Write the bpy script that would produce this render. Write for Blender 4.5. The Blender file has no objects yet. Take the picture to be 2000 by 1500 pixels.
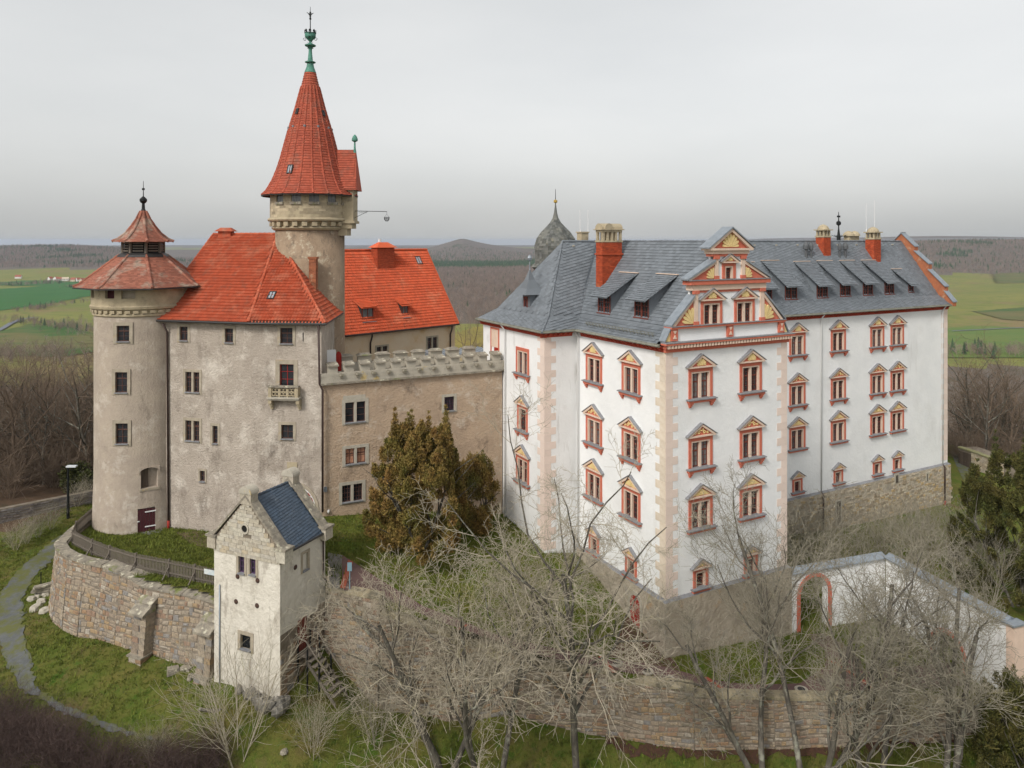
import bpy, math, random
import numpy as np
from mathutils import Vector, Matrix

random.seed(7); RNG = np.random.default_rng(7)
PI = math.pi
sc = bpy.context.scene
COL = sc.collection

# ------------------------------------------------------------------ camera, sky, sun, exposure
F, HOR, CZ = 1480.0, 470.0, 30.0                     # focal length and eye level in photo pixels, eye height
cam = bpy.data.objects.new('camera', bpy.data.cameras.new('camera')); COL.objects.link(cam)
cam.location = (0, 0, CZ); cam.rotation_euler = (PI/2, 0, 0)
cam.data.sensor_width = 36; cam.data.lens = F/2000*36
cam.data.shift_y = -(750-HOR)/2000
cam.data.clip_start = .5; cam.data.clip_end = 60000
sc.camera = cam

SUN_EL, SUN_AZ = math.radians(42), math.radians(215)   # azimuth clockwise from +Y: light from behind the camera, a little from the left
wd = bpy.data.worlds.new('World'); sc.world = wd; wd.use_nodes = True
nt = wd.node_tree; nt.nodes.clear()
sky = nt.nodes.new('ShaderNodeTexSky'); sky.sky_type = 'NISHITA'; sky.sun_disc = False
sky.sun_elevation = SUN_EL; sky.sun_rotation = SUN_AZ; sky.dust_density = 4; sky.ozone_density = 1.5
bg1 = nt.nodes.new('ShaderNodeBackground'); bg1.inputs[1].default_value = .05
hsw = nt.nodes.new('ShaderNodeHueSaturation'); hsw.inputs['Saturation'].default_value = .22   # cloud cover takes the blue out of the sky
nt.links.new(sky.outputs[0], hsw.inputs['Color']); nt.links.new(hsw.outputs[0], bg1.inputs[0])
tcw = nt.nodes.new('ShaderNodeTexCoord'); mpw = nt.nodes.new('ShaderNodeMapping'); mpw.inputs['Scale'].default_value = (1, 1, 3.5)
nzw = nt.nodes.new('ShaderNodeTexNoise'); nzw.inputs['Scale'].default_value = 1.5; nzw.inputs['Detail'].default_value = 5; nzw.inputs['Roughness'].default_value = .5
rpw = nt.nodes.new('ShaderNodeValToRGB')
rpw.color_ramp.elements[0].position = .3; rpw.color_ramp.elements[0].color = (.56, .575, .57, 1)
rpw.color_ramp.elements[1].position = .72; rpw.color_ramp.elements[1].color = (.74, .74, .72, 1)
bg2 = nt.nodes.new('ShaderNodeBackground'); bg2.inputs[1].default_value = .47
addw = nt.nodes.new('ShaderNodeAddShader'); outw = nt.nodes.new('ShaderNodeOutputWorld')
nt.links.new(tcw.outputs['Generated'], mpw.inputs[0]); nt.links.new(mpw.outputs[0], nzw.inputs['Vector'])
nt.links.new(nzw.outputs[0], rpw.inputs[0]); nt.links.new(rpw.outputs[0], bg2.inputs[0])
nt.links.new(bg1.outputs[0], addw.inputs[0]); nt.links.new(bg2.outputs[0], addw.inputs[1]); nt.links.new(addw.outputs[0], outw.inputs[0])

sun = bpy.data.objects.new('sun', bpy.data.lights.new('sun', 'SUN')); COL.objects.link(sun)
sun.data.energy = 1.5; sun.data.angle = math.radians(14); sun.data.color = (1, .95, .88)
sd = Vector((math.sin(SUN_AZ)*math.cos(SUN_EL), math.cos(SUN_AZ)*math.cos(SUN_EL), math.sin(SUN_EL)))
sun.rotation_euler = sd.to_track_quat('Z', 'Y').to_euler(); sun.location = sd*200

sc.view_settings.view_transform = 'Standard'; sc.view_settings.look = 'None'
sc.view_settings.exposure = .62; sc.view_settings.gamma = 1; sc.view_settings.use_curve_mapping = False
sc.cycles.use_denoising = True; sc.cycles.use_adaptive_sampling = True; sc.cycles.adaptive_threshold = .02
sc.cycles.max_bounces = 5; sc.cycles.diffuse_bounces = 3; sc.cycles.glossy_bounces = 2; sc.cycles.volume_bounces = 0
sc.cycles.transparent_max_bounces = 4

# ------------------------------------------------------------------ pixel helpers (a pixel gives a direction; the depth comes from the ground or wall)
def px(x, y, Y): return Vector(((x-1000)/F*Y, Y, CZ-(y-HOR)/F*Y))
def pz(x, y, z):
    Y = (CZ-z)*F/(y-HOR); return Vector(((x-1000)/F*Y, Y, z))
def pplane(x, y, p, n):
    d = Vector(((x-1000)/F, 1, -(y-HOR)/F)); o = Vector((0, 0, CZ))
    return o+d*((Vector(p)-o).dot(n)/d.dot(n))

# ------------------------------------------------------------------ materials
MATS = {}
def lin(r, g, b): return tuple((c/255/12.92 if c/255 <= .04045 else ((c/255+.055)/1.055)**2.4) for c in (r, g, b))
def M(name, c1, c2=None, scale=2., rough=.85, bump=0., bscale=30., c3=None, t3=(.6, .7), s3=.6, tone=0., rnd=0., stretch=(1, 1, 1), spec=.25, metal=0., d3=4., detail=7, c4=None, t4=(.62, .7), s4=3., st4=(1, 1, 1), bdist=.03, nrough=.6):
    if name in MATS: return MATS[name]
    m = bpy.data.materials.new(name); m.use_nodes = True; n = m.node_tree; L = n.links.new
    b = n.nodes['Principled BSDF']; b.inputs['Roughness'].default_value = rough; b.inputs['Metallic'].default_value = metal
    b.inputs['Specular IOR Level'].default_value = spec
    tc = n.nodes.new('ShaderNodeTexCoord')
    def noise(s, det, st=(1, 1, 1), off=0):
        mp = n.nodes.new('ShaderNodeMapping'); mp.inputs['Scale'].default_value = st; mp.inputs['Location'].default_value = (off, off*.7, off*.3)
        L(tc.outputs['Object'], mp.inputs[0]); z = n.nodes.new('ShaderNodeTexNoise')
        z.inputs['Scale'].default_value = s; z.inputs['Detail'].default_value = det; z.inputs['Roughness'].default_value = nrough
        L(mp.outputs[0], z.inputs['Vector']); return z.outputs[0]
    def ramp(src, a, c):
        r = n.nodes.new('ShaderNodeMapRange'); r.inputs[1].default_value = a; r.inputs[2].default_value = c; L(src, r.inputs[0]); return r.outputs[0]
    def mix(f, a, c, mode='MIX'):
        x = n.nodes.new('ShaderNodeMix'); x.data_type = 'RGBA'; x.blend_type = mode
        for k, v in ((0, f), (6, a), (7, c)):
            if hasattr(v, 'links') or hasattr(v, 'is_linked'): L(v, x.inputs[k])
            elif k == 0: x.inputs[0].default_value = v
            else: x.inputs[k].default_value = (*v, 1)
        return x.outputs[2]
    col = c1
    if c2: col = mix(ramp(noise(scale, detail, stretch), .36, .64), c1, c2)
    if c3: col = mix(ramp(noise(s3, d3, (1, 1, 1), 5.3), *t3), col, c3)
    if c4: col = mix(ramp(noise(s4, 6, st4, 11.7), *t4), col, c4)
    def brighten(col, src, amt):
        r = n.nodes.new('ShaderNodeMapRange'); r.inputs[3].default_value = 1-amt; r.inputs[4].default_value = 1+amt; L(src, r.inputs[0])
        cc = n.nodes.new('ShaderNodeCombineColor')
        for k in range(3): L(r.outputs[0], cc.inputs[k])
        return mix(1., col, cc.outputs[0], 'MULTIPLY')
    if tone:
        at = n.nodes.new('ShaderNodeAttribute'); at.attribute_name = 'tone'; col = brighten(col, at.outputs['Fac'], tone)
    if rnd:
        oi = n.nodes.new('ShaderNodeObjectInfo'); col = brighten(col, oi.outputs['Random'], rnd)
    if hasattr(col, 'is_linked'): L(col, b.inputs['Base Color'])
    else: b.inputs['Base Color'].default_value = (*col, 1)
    if bump:
        bp = n.nodes.new('ShaderNodeBump'); bp.inputs['Strength'].default_value = bump; bp.inputs['Distance'].default_value = bdist
        L(noise(bscale, 5), bp.inputs['Height']); L(bp.outputs[0], b.inputs['Normal'])
    MATS[name] = m; return m

def palette(name, cols, attr=True, rough=.9, scale=6., bump=.5, bscale=18., dirt=(.1, .09, .08)):
    """stones: one of several stone colours per piece (attribute tone or object random), with grain"""
    if name in MATS: return MATS[name]
    m = bpy.data.materials.new(name); m.use_nodes = True; n = m.node_tree; L = n.links.new; b = n.nodes['Principled BSDF']
    b.inputs['Roughness'].default_value = rough; b.inputs['Specular IOR Level'].default_value = .2
    at = n.nodes.new('ShaderNodeAttribute'); at.attribute_name = 'tone'
    rp = n.nodes.new('ShaderNodeValToRGB'); rp.color_ramp.interpolation = 'CONSTANT'; el = rp.color_ramp.elements
    el[0].position = 0; el[0].color = (*cols[0], 1); el[1].position = 1/len(cols); el[1].color = (*cols[1], 1)
    for i, c in enumerate(cols[2:], 2): e = el.new(i/len(cols)); e.color = (*c, 1)
    L(at.outputs['Fac'], rp.inputs[0])
    tc = n.nodes.new('ShaderNodeTexCoord'); nz = n.nodes.new('ShaderNodeTexNoise'); nz.inputs['Scale'].default_value = scale; nz.inputs['Detail'].default_value = 8
    nz.inputs['Roughness'].default_value = .65
    L(tc.outputs['Object'], nz.inputs['Vector'])
    mr = n.nodes.new('ShaderNodeMapRange'); mr.inputs[1].default_value = .4; mr.inputs[2].default_value = .75; mr.inputs[4].default_value = .75; L(nz.outputs[0], mr.inputs[0])
    mx = n.nodes.new('ShaderNodeMix'); mx.data_type = 'RGBA'; mx.inputs[7].default_value = (*dirt, 1)
    L(mr.outputs[0], mx.inputs[0]); L(rp.outputs[0], mx.inputs[6]); L(mx.outputs[2], b.inputs['Base Color'])
    n2 = n.nodes.new('ShaderNodeTexNoise'); n2.inputs['Scale'].default_value = bscale; n2.inputs['Detail'].default_value = 5; L(tc.outputs['Object'], n2.inputs['Vector'])
    bp = n.nodes.new('ShaderNodeBump'); bp.inputs['Strength'].default_value = bump; bp.inputs['Distance'].default_value = .04
    L(n2.outputs[0], bp.inputs['Height']); L(bp.outputs[0], b.inputs['Normal'])
    MATS[name] = m; return m

# castle and palace walls
mPl = M('castle_plaster', (.48, .415, .35), (.38, .325, .27), .45, bump=.7, bscale=7, c3=(.62, .56, .485), t3=(.5, .64), s3=.65, c4=(.22, .185, .15), t4=(.53, .7), s4=.55, st4=(1, 1, .45), bdist=.2, nrough=.74, detail=10, d3=9)
mPlT = M('tower_plaster', (.44, .37, .295), (.36, .30, .245), .8, bump=.8, bscale=7, c3=(.54, .48, .41), t3=(.53, .68), s3=.8, c4=(.22, .185, .15), t4=(.58, .75), s4=1.1, st4=(1, 1, .4), bdist=.08, nrough=.74, detail=10, d3=8)
mPlC = M('curtain_plaster', (.52, .39, .275), (.42, .315, .225), .6, bump=.8, bscale=6, c3=(.62, .53, .43), t3=(.53, .68), s3=.75, c4=(.22, .165, .12), t4=(.56, .72), s4=.8, st4=(1, 1, .7), bdist=.2, nrough=.74, detail=10, d3=8)
mPlJ = M('maiden_plaster', (.62, .46, .29), (.66, .54, .40), .5, bump=.4, bscale=9, c3=(.52, .31, .14), t3=(.55, .72), s3=.35, bdist=.06)
mKeep = M('keep_plaster', (.30, .215, .145), (.37, .275, .19), .9, bump=1., bscale=5, c3=(.50, .42, .31), t3=(.55, .62), s3=1.1, c4=(.15, .115, .085), t4=(.54, .7), s4=1.3, st4=(1, 1, .6), bdist=.14, nrough=.76, detail=10, d3=8)
mWhite = M('white_plaster', (.81, .81, .80), (.75, .755, .75), .6, bump=.5, bscale=3.5, c3=(.70, .695, .68), t3=(.55, .75), s3=.35, c4=(.50, .48, .45), t4=(.6, .88), s4=.5, st4=(1, 1, .22), bdist=.05)
mWhiteD = M('white_plaster_stained', (.80, .80, .79), (.75, .75, .74), .5, bump=.35, bscale=3.5, c3=(.50, .48, .45), t3=(.6, .85), s3=.45, c4=(.42, .40, .37), t4=(.57, .8), s4=.9, st4=(1.6, 1.6, .3), bdist=.05)
mGateW = M('gate_plaster', (.66, .62, .54), (.57, .53, .455), .9, bump=1., bscale=3, c3=(.50, .46, .39), t3=(.54, .68), s3=.9, c4=(.33, .29, .24), t4=(.57, .72), s4=1.3, st4=(1, 1, .35), bdist=.1, nrough=.68)
mSand = M('sandstone', (.44, .37, .25), (.33, .275, .185), 1.6, bump=.5, bscale=14, c4=(.16, .135, .1), t4=(.58, .78), s4=1.4, nrough=.66)
mSandG = M('grey_sandstone', (.46, .42, .345), (.36, .33, .27), 1.4, bump=.5, bscale=12, c3=(.5, .38, .17), t3=(.64, .72), s3=.9, c4=(.15, .14, .12), t4=(.6, .78), s4=1.8, nrough=.68)
mLich = M('lichen_stone', (.31, .275, .215), (.18, .16, .13), 3, bump=.7, bscale=16, c3=(.5, .47, .36), t3=(.58, .66), s3=2.4, c4=(.17, .19, .06), t4=(.6, .7), s4=1.1)
mSurr = M('window_stone', (.40, .345, .265), (.30, .26, .20), 2.5, bump=.4, bscale=16, c3=(.46, .31, .14), t3=(.6, .7), s3=1.3)
mPlinth = M('plinth_render', (.50, .435, .345), (.36, .305, .235), 1.1, bump=1., bscale=4.5, c3=(.47, .33, .2), t3=(.58, .7), s3=.9, c4=(.26, .25, .23), t4=(.57, .72), s4=.8, bdist=.13, nrough=.7)
mRubble = palette('rubble_stone', [(.47, .39, .28), (.52, .44, .32), (.40, .33, .24), (.56, .49, .38), (.36, .29, .2), (.50, .37, .2), (.44, .38, .3)])
mBast = palette('bastion_stone', [(.34, .275, .205), (.30, .24, .18), (.38, .315, .235), (.28, .22, .165), (.35, .25, .145), (.34, .285, .22), (.25, .235, .22), (.42, .37, .30), (.31, .2, .12), (.33, .265, .195), (.30, .2, .14), (.36, .285, .2), (.31, .26, .2)], dirt=(.10, .088, .072))
mBastM = M('bastion_mortar', (.24, .20, .155), (.15, .125, .095), 2, bump=.8, bscale=12)
# roofs
mSlate = M('palace_slate', (.158, .175, .192), (.132, .148, .164), .35, rough=.5, spec=.45, tone=.16, bump=.2, bscale=25, nrough=.7)
mSlateB = M('gatehouse_slate', (.05, .075, .11), (.058, .078, .105), 1.2, rough=.5, spec=.45, tone=.16, c3=(.16, .19, .22), t3=(.62, .75), s3=1.5)
mSlateG = M('turret_slate', (.11, .115, .11), (.16, .16, .14), 1.2, rough=.65, tone=.35, c3=(.2, .18, .12), t3=(.6, .7), s3=.9)
mLead = M('lead_sheet', (.30, .335, .37), (.24, .27, .30), 3, rough=.45, metal=.35)
mTile = M('castle_tile', (.43, .092, .042), (.37, .078, .036), .5, rough=.75, tone=.12, c3=(.50, .18, .105), t3=(.5, .72), s3=.6, c4=(.27, .12, .08), t4=(.54, .74), s4=1.6, st4=(1, 1, .25), nrough=.72)
mTileJ = M('maiden_tile', (.54, .10, .038), (.48, .088, .034), .5, rough=.75, tone=.12, c3=(.55, .2, .11), t3=(.55, .78), s3=.55, c4=(.36, .1, .05), t4=(.55, .75), s4=1.3, st4=(1, 1, .3), nrough=.72)
mTileK = M('keep_tile', (.36, .082, .045), (.31, .07, .04), .7, rough=.8, tone=.15, c3=(.24, .095, .065), t3=(.52, .72), s3=.9, c4=(.40, .15, .09), t4=(.58, .75), s4=1.6, nrough=.72)
mTileR = M('round_tower_tile', (.30, .115, .075), (.25, .10, .068), .8, rough=.85, tone=.25, c3=(.33, .30, .24), t3=(.52, .7), s3=.55, c4=(.2, .17, .13), t4=(.6, .72), s4=2)
mBrick = M('chimney_brick', (.42, .078, .03), (.34, .06, .026), 3, bump=.3, bscale=20, tone=.25, c3=(.48, .17, .08), t3=(.6, .75), s3=1.2)
mBrickD = M('old_brick', (.36, .13, .06), (.28, .1, .055), 3, bump=.4, bscale=20, tone=.3, c3=(.42, .3, .2), t3=(.6, .75), s3=1.2)
# palace trim
mRed = M('salmon_paint', (.56, .16, .10), (.50, .14, .09), 2, c3=(.66, .24, .17), t3=(.62, .78), s3=1.5)
mCove = M('eaves_red', (.44, .072, .04), (.36, .06, .035), 2)
mCream = M('cream_stone', (.70, .54, .43), (.63, .48, .38), 1.8, bump=.1)
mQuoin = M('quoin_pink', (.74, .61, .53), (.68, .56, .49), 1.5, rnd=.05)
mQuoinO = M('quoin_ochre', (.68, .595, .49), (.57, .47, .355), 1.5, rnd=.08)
mYel = M('yellow_paint', (.74, .57, .27), (.66, .50, .23), 3)
mGreyL = M('grey_ledge', (.25, .255, .265), (.19, .19, .2), 3, bump=.3)
mFrame = M('red_brown_paint', (.17, .045, .03), (.13, .036, .026), 4, rough=.6)
mFrameB = M('brown_paint', (.105, .05, .038), (.085, .042, .033), 4, rough=.6)
mFrameR = M('bright_red_paint', (.33, .022, .015), (.27, .02, .014), 4, rough=.55)
mGlass = M('window_glass', (.018, .02, .024), (.03, .032, .036), 1.3, rough=.12, spec=.6)
mSkyG = M('painted_reflection_glass', (.085, .09, .095), (.03, .032, .036), 1.1, rough=.1, spec=.7)  # sky reflection on some panes, painted as a lighter grey base colour
mCurt = M('curtained_glass', (.20, .20, .195), (.1, .1, .1), 2.2, rough=.2, spec=.5, stretch=(6, 6, .6))
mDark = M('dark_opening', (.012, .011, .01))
mPipeB = M('brown_pipe', (.055, .035, .03), rough=.5)
mPipeW = M('white_pipe', (.72, .72, .71), rough=.5)
mPipeR = M('red_pipe_foot', (.3, .03, .02), rough=.6)
mGutter = M('olive_gutter', (.24, .235, .19), (.17, .165, .13), 3, rough=.5)
mGutD = M('dark_gutter', (.035, .033, .032), rough=.5)
mCopper = M('verdigris', (.10, .27, .20), (.06, .17, .13), 3, rough=.6, c3=(.03, .07, .06), t3=(.58, .7), s3=2)
mIron = M('dark_iron', (.02, .022, .022), rough=.5, metal=.4)
mGold = M('gilded', (.5, .33, .08), rough=.4, metal=.5)
mWoodG = M('grey_wood', (.17, .145, .115), (.10, .085, .07), 3, stretch=(8, 8, .7), tone=.2, bump=.3, bscale=12)
mWoodB = M('maroon_boards', (.075, .022, .026), (.055, .017, .02), 3, stretch=(8, 8, .5))
mWoodD = M('brown_boards', (.10, .075, .055), (.06, .045, .035), 3, stretch=(8, 8, .5), rnd=.25)
# ground
mGrass = M('grass_ground', (.085, .125, .018), (.15, .135, .035), .5, rough=.95, bump=.8, bscale=14, c3=(.125, .09, .04), t3=(.54, .7), s3=.35, c4=(.05, .11, .012), t4=(.52, .68), s4=1.2, spec=.1, bdist=.1, nrough=.76)
mDrive = M('red_asphalt', (.155, .095, .085), (.125, .08, .074), 1.2, rough=.9, bump=.3, bscale=60, c3=(.10, .085, .08), t3=(.55, .75), s3=.35)
mGrav = M('grey_gravel', (.125, .13, .13), (.09, .095, .095), 3, rough=.95, bump=.5, bscale=50, c3=(.105, .11, .038), t3=(.42, .58), s3=.85, nrough=.72)
mCob = M('cobble', (.30, .28, .25), (.22, .205, .185), 9, rough=.9, bump=.8, bscale=14, tone=.3)
mLeafL = M('leaf_litter', (.085, .042, .026), (.05, .028, .02), 6, bump=.9, bscale=20)
# plants
mTwigP = M('pale_twig', (.44, .39, .30), (.31, .275, .21), 1.2, rough=.95, c3=(.27, .25, .10), t3=(.6, .72), s3=.6)
mTwigG = M('grey_twig', (.31, .28, .215), (.22, .20, .155), 1.2, rough=.95, c3=(.21, .185, .075), t3=(.58, .72), s3=.5)
mBark = M('bark', (.145, .13, .105), (.07, .062, .052), 2.5, rough=.95, bump=.9, bscale=14, c3=(.25, .25, .2), t3=(.55, .66), s3=1.6, stretch=(2, 2, .6))
mTwigB = M('brown_twig', (.19, .14, .10), (.13, .098, .072), .5, rough=.95, rnd=.25)
mTwigM = M('maroon_twig', (.11, .075, .065), (.07, .05, .045), .5, rough=.95, rnd=.2)
mFar = M('far_bare_tree', (.27, .205, .165), (.21, .165, .135), .4, rough=.95, rnd=.3)
mCon = M('far_conifer', (.04, .075, .035), (.06, .10, .045), .6, rough=.95, rnd=.3)
mYewD = M('dark_yew_leaf', (.07, .078, .02), (.10, .085, .024), .7, rough=.8, tone=.5, c3=(.04, .055, .014), t3=(.52, .72), s3=.7)
mYew = M('yew_leaf', (.18, .15, .038), (.235, .14, .044), .7, rough=.8, tone=.5, c3=(.10, .11, .025), t3=(.52, .72), s3=.7)

# ------------------------------------------------------------------ mesh collector
class MB:
    def __init__(s): s.v = []; s.f = []; s.m = []; s.t = []
    def add(s, vs, fs, mi=0, tone=None):
        o = len(s.v); s.v += [tuple(p) for p in vs]; t = random.random() if tone is None else tone
        for f in fs: s.f.append(tuple(i+o for i in f)); s.m.append(mi); s.t.append(t)
        return s
    def quad(s, a, b, c, d, mi=0, tone=None): return s.add((a, b, c, d), ((0, 1, 2, 3),), mi, tone)
    def hexa(s, p, mi=0, tone=None):   # p: 4 bottom, 4 top, counter-clockwise from above
        return s.add(p, ((3, 2, 1, 0), (4, 5, 6, 7), (0, 1, 5, 4), (1, 2, 6, 5), (2, 3, 7, 6), (3, 0, 4, 7)), mi, tone)
    def box(s, x0, x1, y0, y1, z0, z1, mi=0, tone=None):
        return s.hexa(((x0, y0, z0), (x1, y0, z0), (x1, y1, z0), (x0, y1, z0), (x0, y0, z1), (x1, y0, z1), (x1, y1, z1), (x0, y1, z1)), mi, tone)
    def prism(s, poly, y0, y1, mi=0, tone=None):   # poly in x,z ; extruded along y
        n = len(poly); vs = [(x, y0, z) for x, z in poly]+[(x, y1, z) for x, z in poly]
        fs = [tuple(range(n)), tuple(range(2*n-1, n-1, -1))]+[(i, i+n, (i+1) % n+n, (i+1) % n) for i in range(n)]
        return s.add(vs, fs, mi, tone)
    def solid(s, poly, z0, z1, mi=0, tone=None):   # poly in x,y ; extruded along z (z1 may be a list)
        n = len(poly); zt = z1 if hasattr(z1, '__len__') else [z1]*n
        vs = [(x, y, z0) for x, y in poly]+[(x, y, zt[i]) for i, (x, y) in enumerate(poly)]
        fs = [tuple(range(n-1, -1, -1)), tuple(range(n, 2*n))]+[(i, (i+1) % n, (i+1) % n+n, i+n) for i in range(n)]
        return s.add(vs, fs, mi, tone)
    def lathe(s, prof, n=24, c=(0, 0, 0), mi=0, a0=0., tone=None, caps=True):
        vs = []; fs = []
        for r, z in prof:
            for k in range(n):
                a = a0+2*PI*k/n; vs.append((c[0]+r*math.cos(a), c[1]+r*math.sin(a), c[2]+z))
        for j in range(len(prof)-1):
            for k in range(n): k2 = (k+1) % n; fs.append((j*n+k, j*n+k2, (j+1)*n+k2, (j+1)*n+k))
        if caps: fs += [tuple(range(n-1, -1, -1)), tuple(range((len(prof)-1)*n, len(prof)*n))]
        return s.add(vs, fs, mi, tone)
    def tube(s, pts, rad, n=6, mi=0, tone=None):
        pts = [Vector(p) for p in pts]; rad = rad if hasattr(rad, '__len__') else [rad]*len(pts)
        vs = []; fs = []; prev = None
        for i, p in enumerate(pts):
            d = (pts[min(i+1, len(pts)-1)]-pts[max(i-1, 0)]).normalized()
            a = d.orthogonal().normalized() if prev is None else (prev-d*prev.dot(d)).normalized()
            prev = a; b = d.cross(a)
            for k in range(n): t = 2*PI*k/n; vs.append(p+a*(rad[i]*math.cos(t))+b*(rad[i]*math.sin(t)))
        for i in range(len(pts)-1):
            for k in range(n): k2 = (k+1) % n; fs.append((i*n+k, i*n+k2, (i+1)*n+k2, (i+1)*n+k))
        fs += [tuple(range(n-1, -1, -1)), tuple(range((len(pts)-1)*n, len(pts)*n))]
        return s.add(vs, fs, mi, tone)
    def mesh(s, name, mats, smooth=False):
        me = bpy.data.meshes.new(name); me.from_pydata(s.v, [], s.f)
        for m in (mats if isinstance(mats, (list, tuple)) else [mats]): me.materials.append(m)
        me.polygons.foreach_set('material_index', s.m)
        if smooth: me.polygons.foreach_set('use_smooth', [True]*len(s.f))
        at = me.attributes.new('tone', 'FLOAT', 'FACE'); at.data.foreach_set('value', s.t); me.update(); return me
    def build(s, name, mats, parent=None, loc=(0, 0, 0), rz=0., smooth=False): return mk(name, s.mesh(name, mats, smooth), parent, loc, rz)

def mk(name, me, parent=None, loc=(0, 0, 0), rz=0., scale=None):
    o = bpy.data.objects.new(name, me); COL.objects.link(o); o.parent = parent; o.location = loc; o.rotation_euler = (0, 0, rz)
    if scale: o.scale = (scale,)*3 if not hasattr(scale, '__len__') else scale
    return o
def tag(o, label=None, cat=None, group=None, kind=None):
    for k, v in (('label', label), ('category', cat), ('group', group), ('kind', kind)):
        if v: o[k] = v
    return o
def root(name, loc, rz, label, cat, group=None): return tag(mk(name, None, None, loc, rz), label, cat, group)

def wall_grid(mb, fm, s0, s1, z0, z1, ops, depth=.3, step=None, mi=0, mr=None, zbot=None):
    """wall with real openings: fm(s, z, d) gives the point at depth d behind the face"""
    mr = mi if mr is None else mr
    ss = {s0, s1}; zs = {z0, z1}
    for a, b, c, d in ops: ss |= {a, b}; zs |= {c, d}
    if step: ss |= set(np.arange(s0, s1, step).tolist())
    ss = sorted(ss); zs = sorted(zs)
    for i in range(len(ss)-1):
        for j in range(len(zs)-1):
            cs, cz = (ss[i]+ss[i+1])/2, (zs[j]+zs[j+1])/2
            if any(a < cs < b and c < cz < d for a, b, c, d in ops): continue
            mb.quad(fm(ss[i], zs[j], 0), fm(ss[i+1], zs[j], 0), fm(ss[i+1], zs[j+1], 0), fm(ss[i], zs[j+1], 0), mi)
    for a, b, c, d in ops:
        P = [fm(a, c, 0), fm(b, c, 0), fm(b, d, 0), fm(a, d, 0)]; Q = [fm(a, c, depth), fm(b, c, depth), fm(b, d, depth), fm(a, d, depth)]
        for k in range(4): k2 = (k+1) % 4; mb.quad(P[k], Q[k], Q[k2], P[k2], mr)
        mb.quad(*Q, mr)
    return mb

def inside(pts, poly):
    x, y = pts[:, 0], pts[:, 1]; r = np.zeros(len(pts), bool); n = len(poly)
    for i in range(n):
        x1, y1 = poly[i]; x2, y2 = poly[(i+1) % n]
        c = ((y1 > y) != (y2 > y)) & (x < (x2-x1)*(y-y1)/((y2-y1) if y2 != y1 else 1e-9)+x1); r ^= c
    return r

def roof_face(mb, pts, w, l, tilt=0., kind='slate', mi=0, base=True, jit=.006):
    """cover the planar polygon pts (first edge = eaves) with overlapping slates or pantiles"""
    P = [Vector(p) for p in pts]; O = P[0]; S = (P[1]-P[0]).normalized()
    Nn = S.cross(P[2]-P[0]).normalized(); T = Nn.cross(S)
    if Nn.z < 0: Nn = -Nn; T = -T
    poly = [((p-O).dot(S), (p-O).dot(T)) for p in P]
    if base: mb.add([p-Nn*.01 for p in P], (tuple(range(len(P))),), mi, .5)
    A = np.array(poly); mn, mx = A.min(0)-1, A.max(0)+1
    ca, sa = math.cos(tilt), math.sin(tilt); c0 = (mn+mx)/2; R = np.hypot(*(mx-mn))/2+1
    cand = []
    nj, ni = int(2*R/l)+1, int(2*R/w)+1
    for j in range(nj):
        b = -R+j*l; off = (j % 2)*w/2 if kind == 'slate' else 0
        a = -R+np.arange(ni)*w+off
        cand.append(np.stack([c0[0]+a*ca-b*sa, c0[1]+a*sa+b*ca], 1))
    C = np.concatenate(cand)
    ok = np.ones(len(C), bool)
    for da, db in ((-.45, -.35), (.45, -.35), (.45, .5), (-.45, .5)):
        ok &= inside(C+np.array([da*w*ca-db*l*sa, da*w*sa+db*l*ca]), poly)
    for x, y in C[ok]:
        e = random.uniform(-jit, jit)
        def at(a, b, h): return O+S*(x+a*ca-b*sa)+T*(y+a*sa+b*ca)+Nn*h
        if kind == 'slate':
            h = .04+e; q = l*.62
            v = [at(-w*.49, -l*.5, h), at(w*.49, -l*.5, h+e), at(w*.49, q, .006), at(-w*.49, q, .006), at(-w*.49, -l*.5, 0), at(w*.49, -l*.5, 0)]
            mb.add(v, ((0, 1, 2, 3), (4, 5, 1, 0), (5, 2, 1), (4, 0, 3)), mi)
        elif kind == 'flat':
            h = .045+e
            v = [at(-w*.49, -l*.5, h), at(w*.49, -l*.5, h), at(w*.49, l*.56, .005), at(-w*.49, l*.56, .005), at(-w*.49, -l*.5, 0), at(w*.49, -l*.5, 0)]
            mb.add(v, ((0, 1, 2, 3), (4, 5, 1, 0)), mi)
        else:
            us = (-.5, -.3, -.1, .1, .3, .5); hs = (.005, .06, .025, .005, .06, .005); n = len(us)
            v = [at(u*w, -l*.5, hh+.06+e) for u, hh in zip(us, hs)]+[at(u*w, l*.56, hh) for u, hh in zip(us, hs)]+[at(u*w, -l*.5, 0) for u in us]
            fs = [(k, k+1, n+k+1, n+k) for k in range(n-1)]+[(2*n+k, 2*n+k+1, k+1, k) for k in range(n-1)]
            mb.add(v, fs, mi)
    return mb
def ridge_caps(name, parent, pts, r, mat, seg=.42, lift=.03):
    """a run of half-round ridge tiles along a polyline: one part"""
    mb = MB()
    for a, b in zip(pts[:-1], pts[1:]):
        a, b = Vector(a), Vector(b); n = max(1, int((b-a).length/seg))
        for k in range(n):
            p, q = a.lerp(b, k/n), a.lerp(b, (k+1.12)/n); mb.tube([p+Vector((0, 0, lift)), q+Vector((0, 0, lift-.02))], [r*1.06, r*.92], 8)
    return mb.build(name, mat, parent, smooth=False)
def pipe(name, parent, pts, r, mat): return MB().tube(pts, r, 8).build(name, mat, parent, smooth=True)
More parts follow.
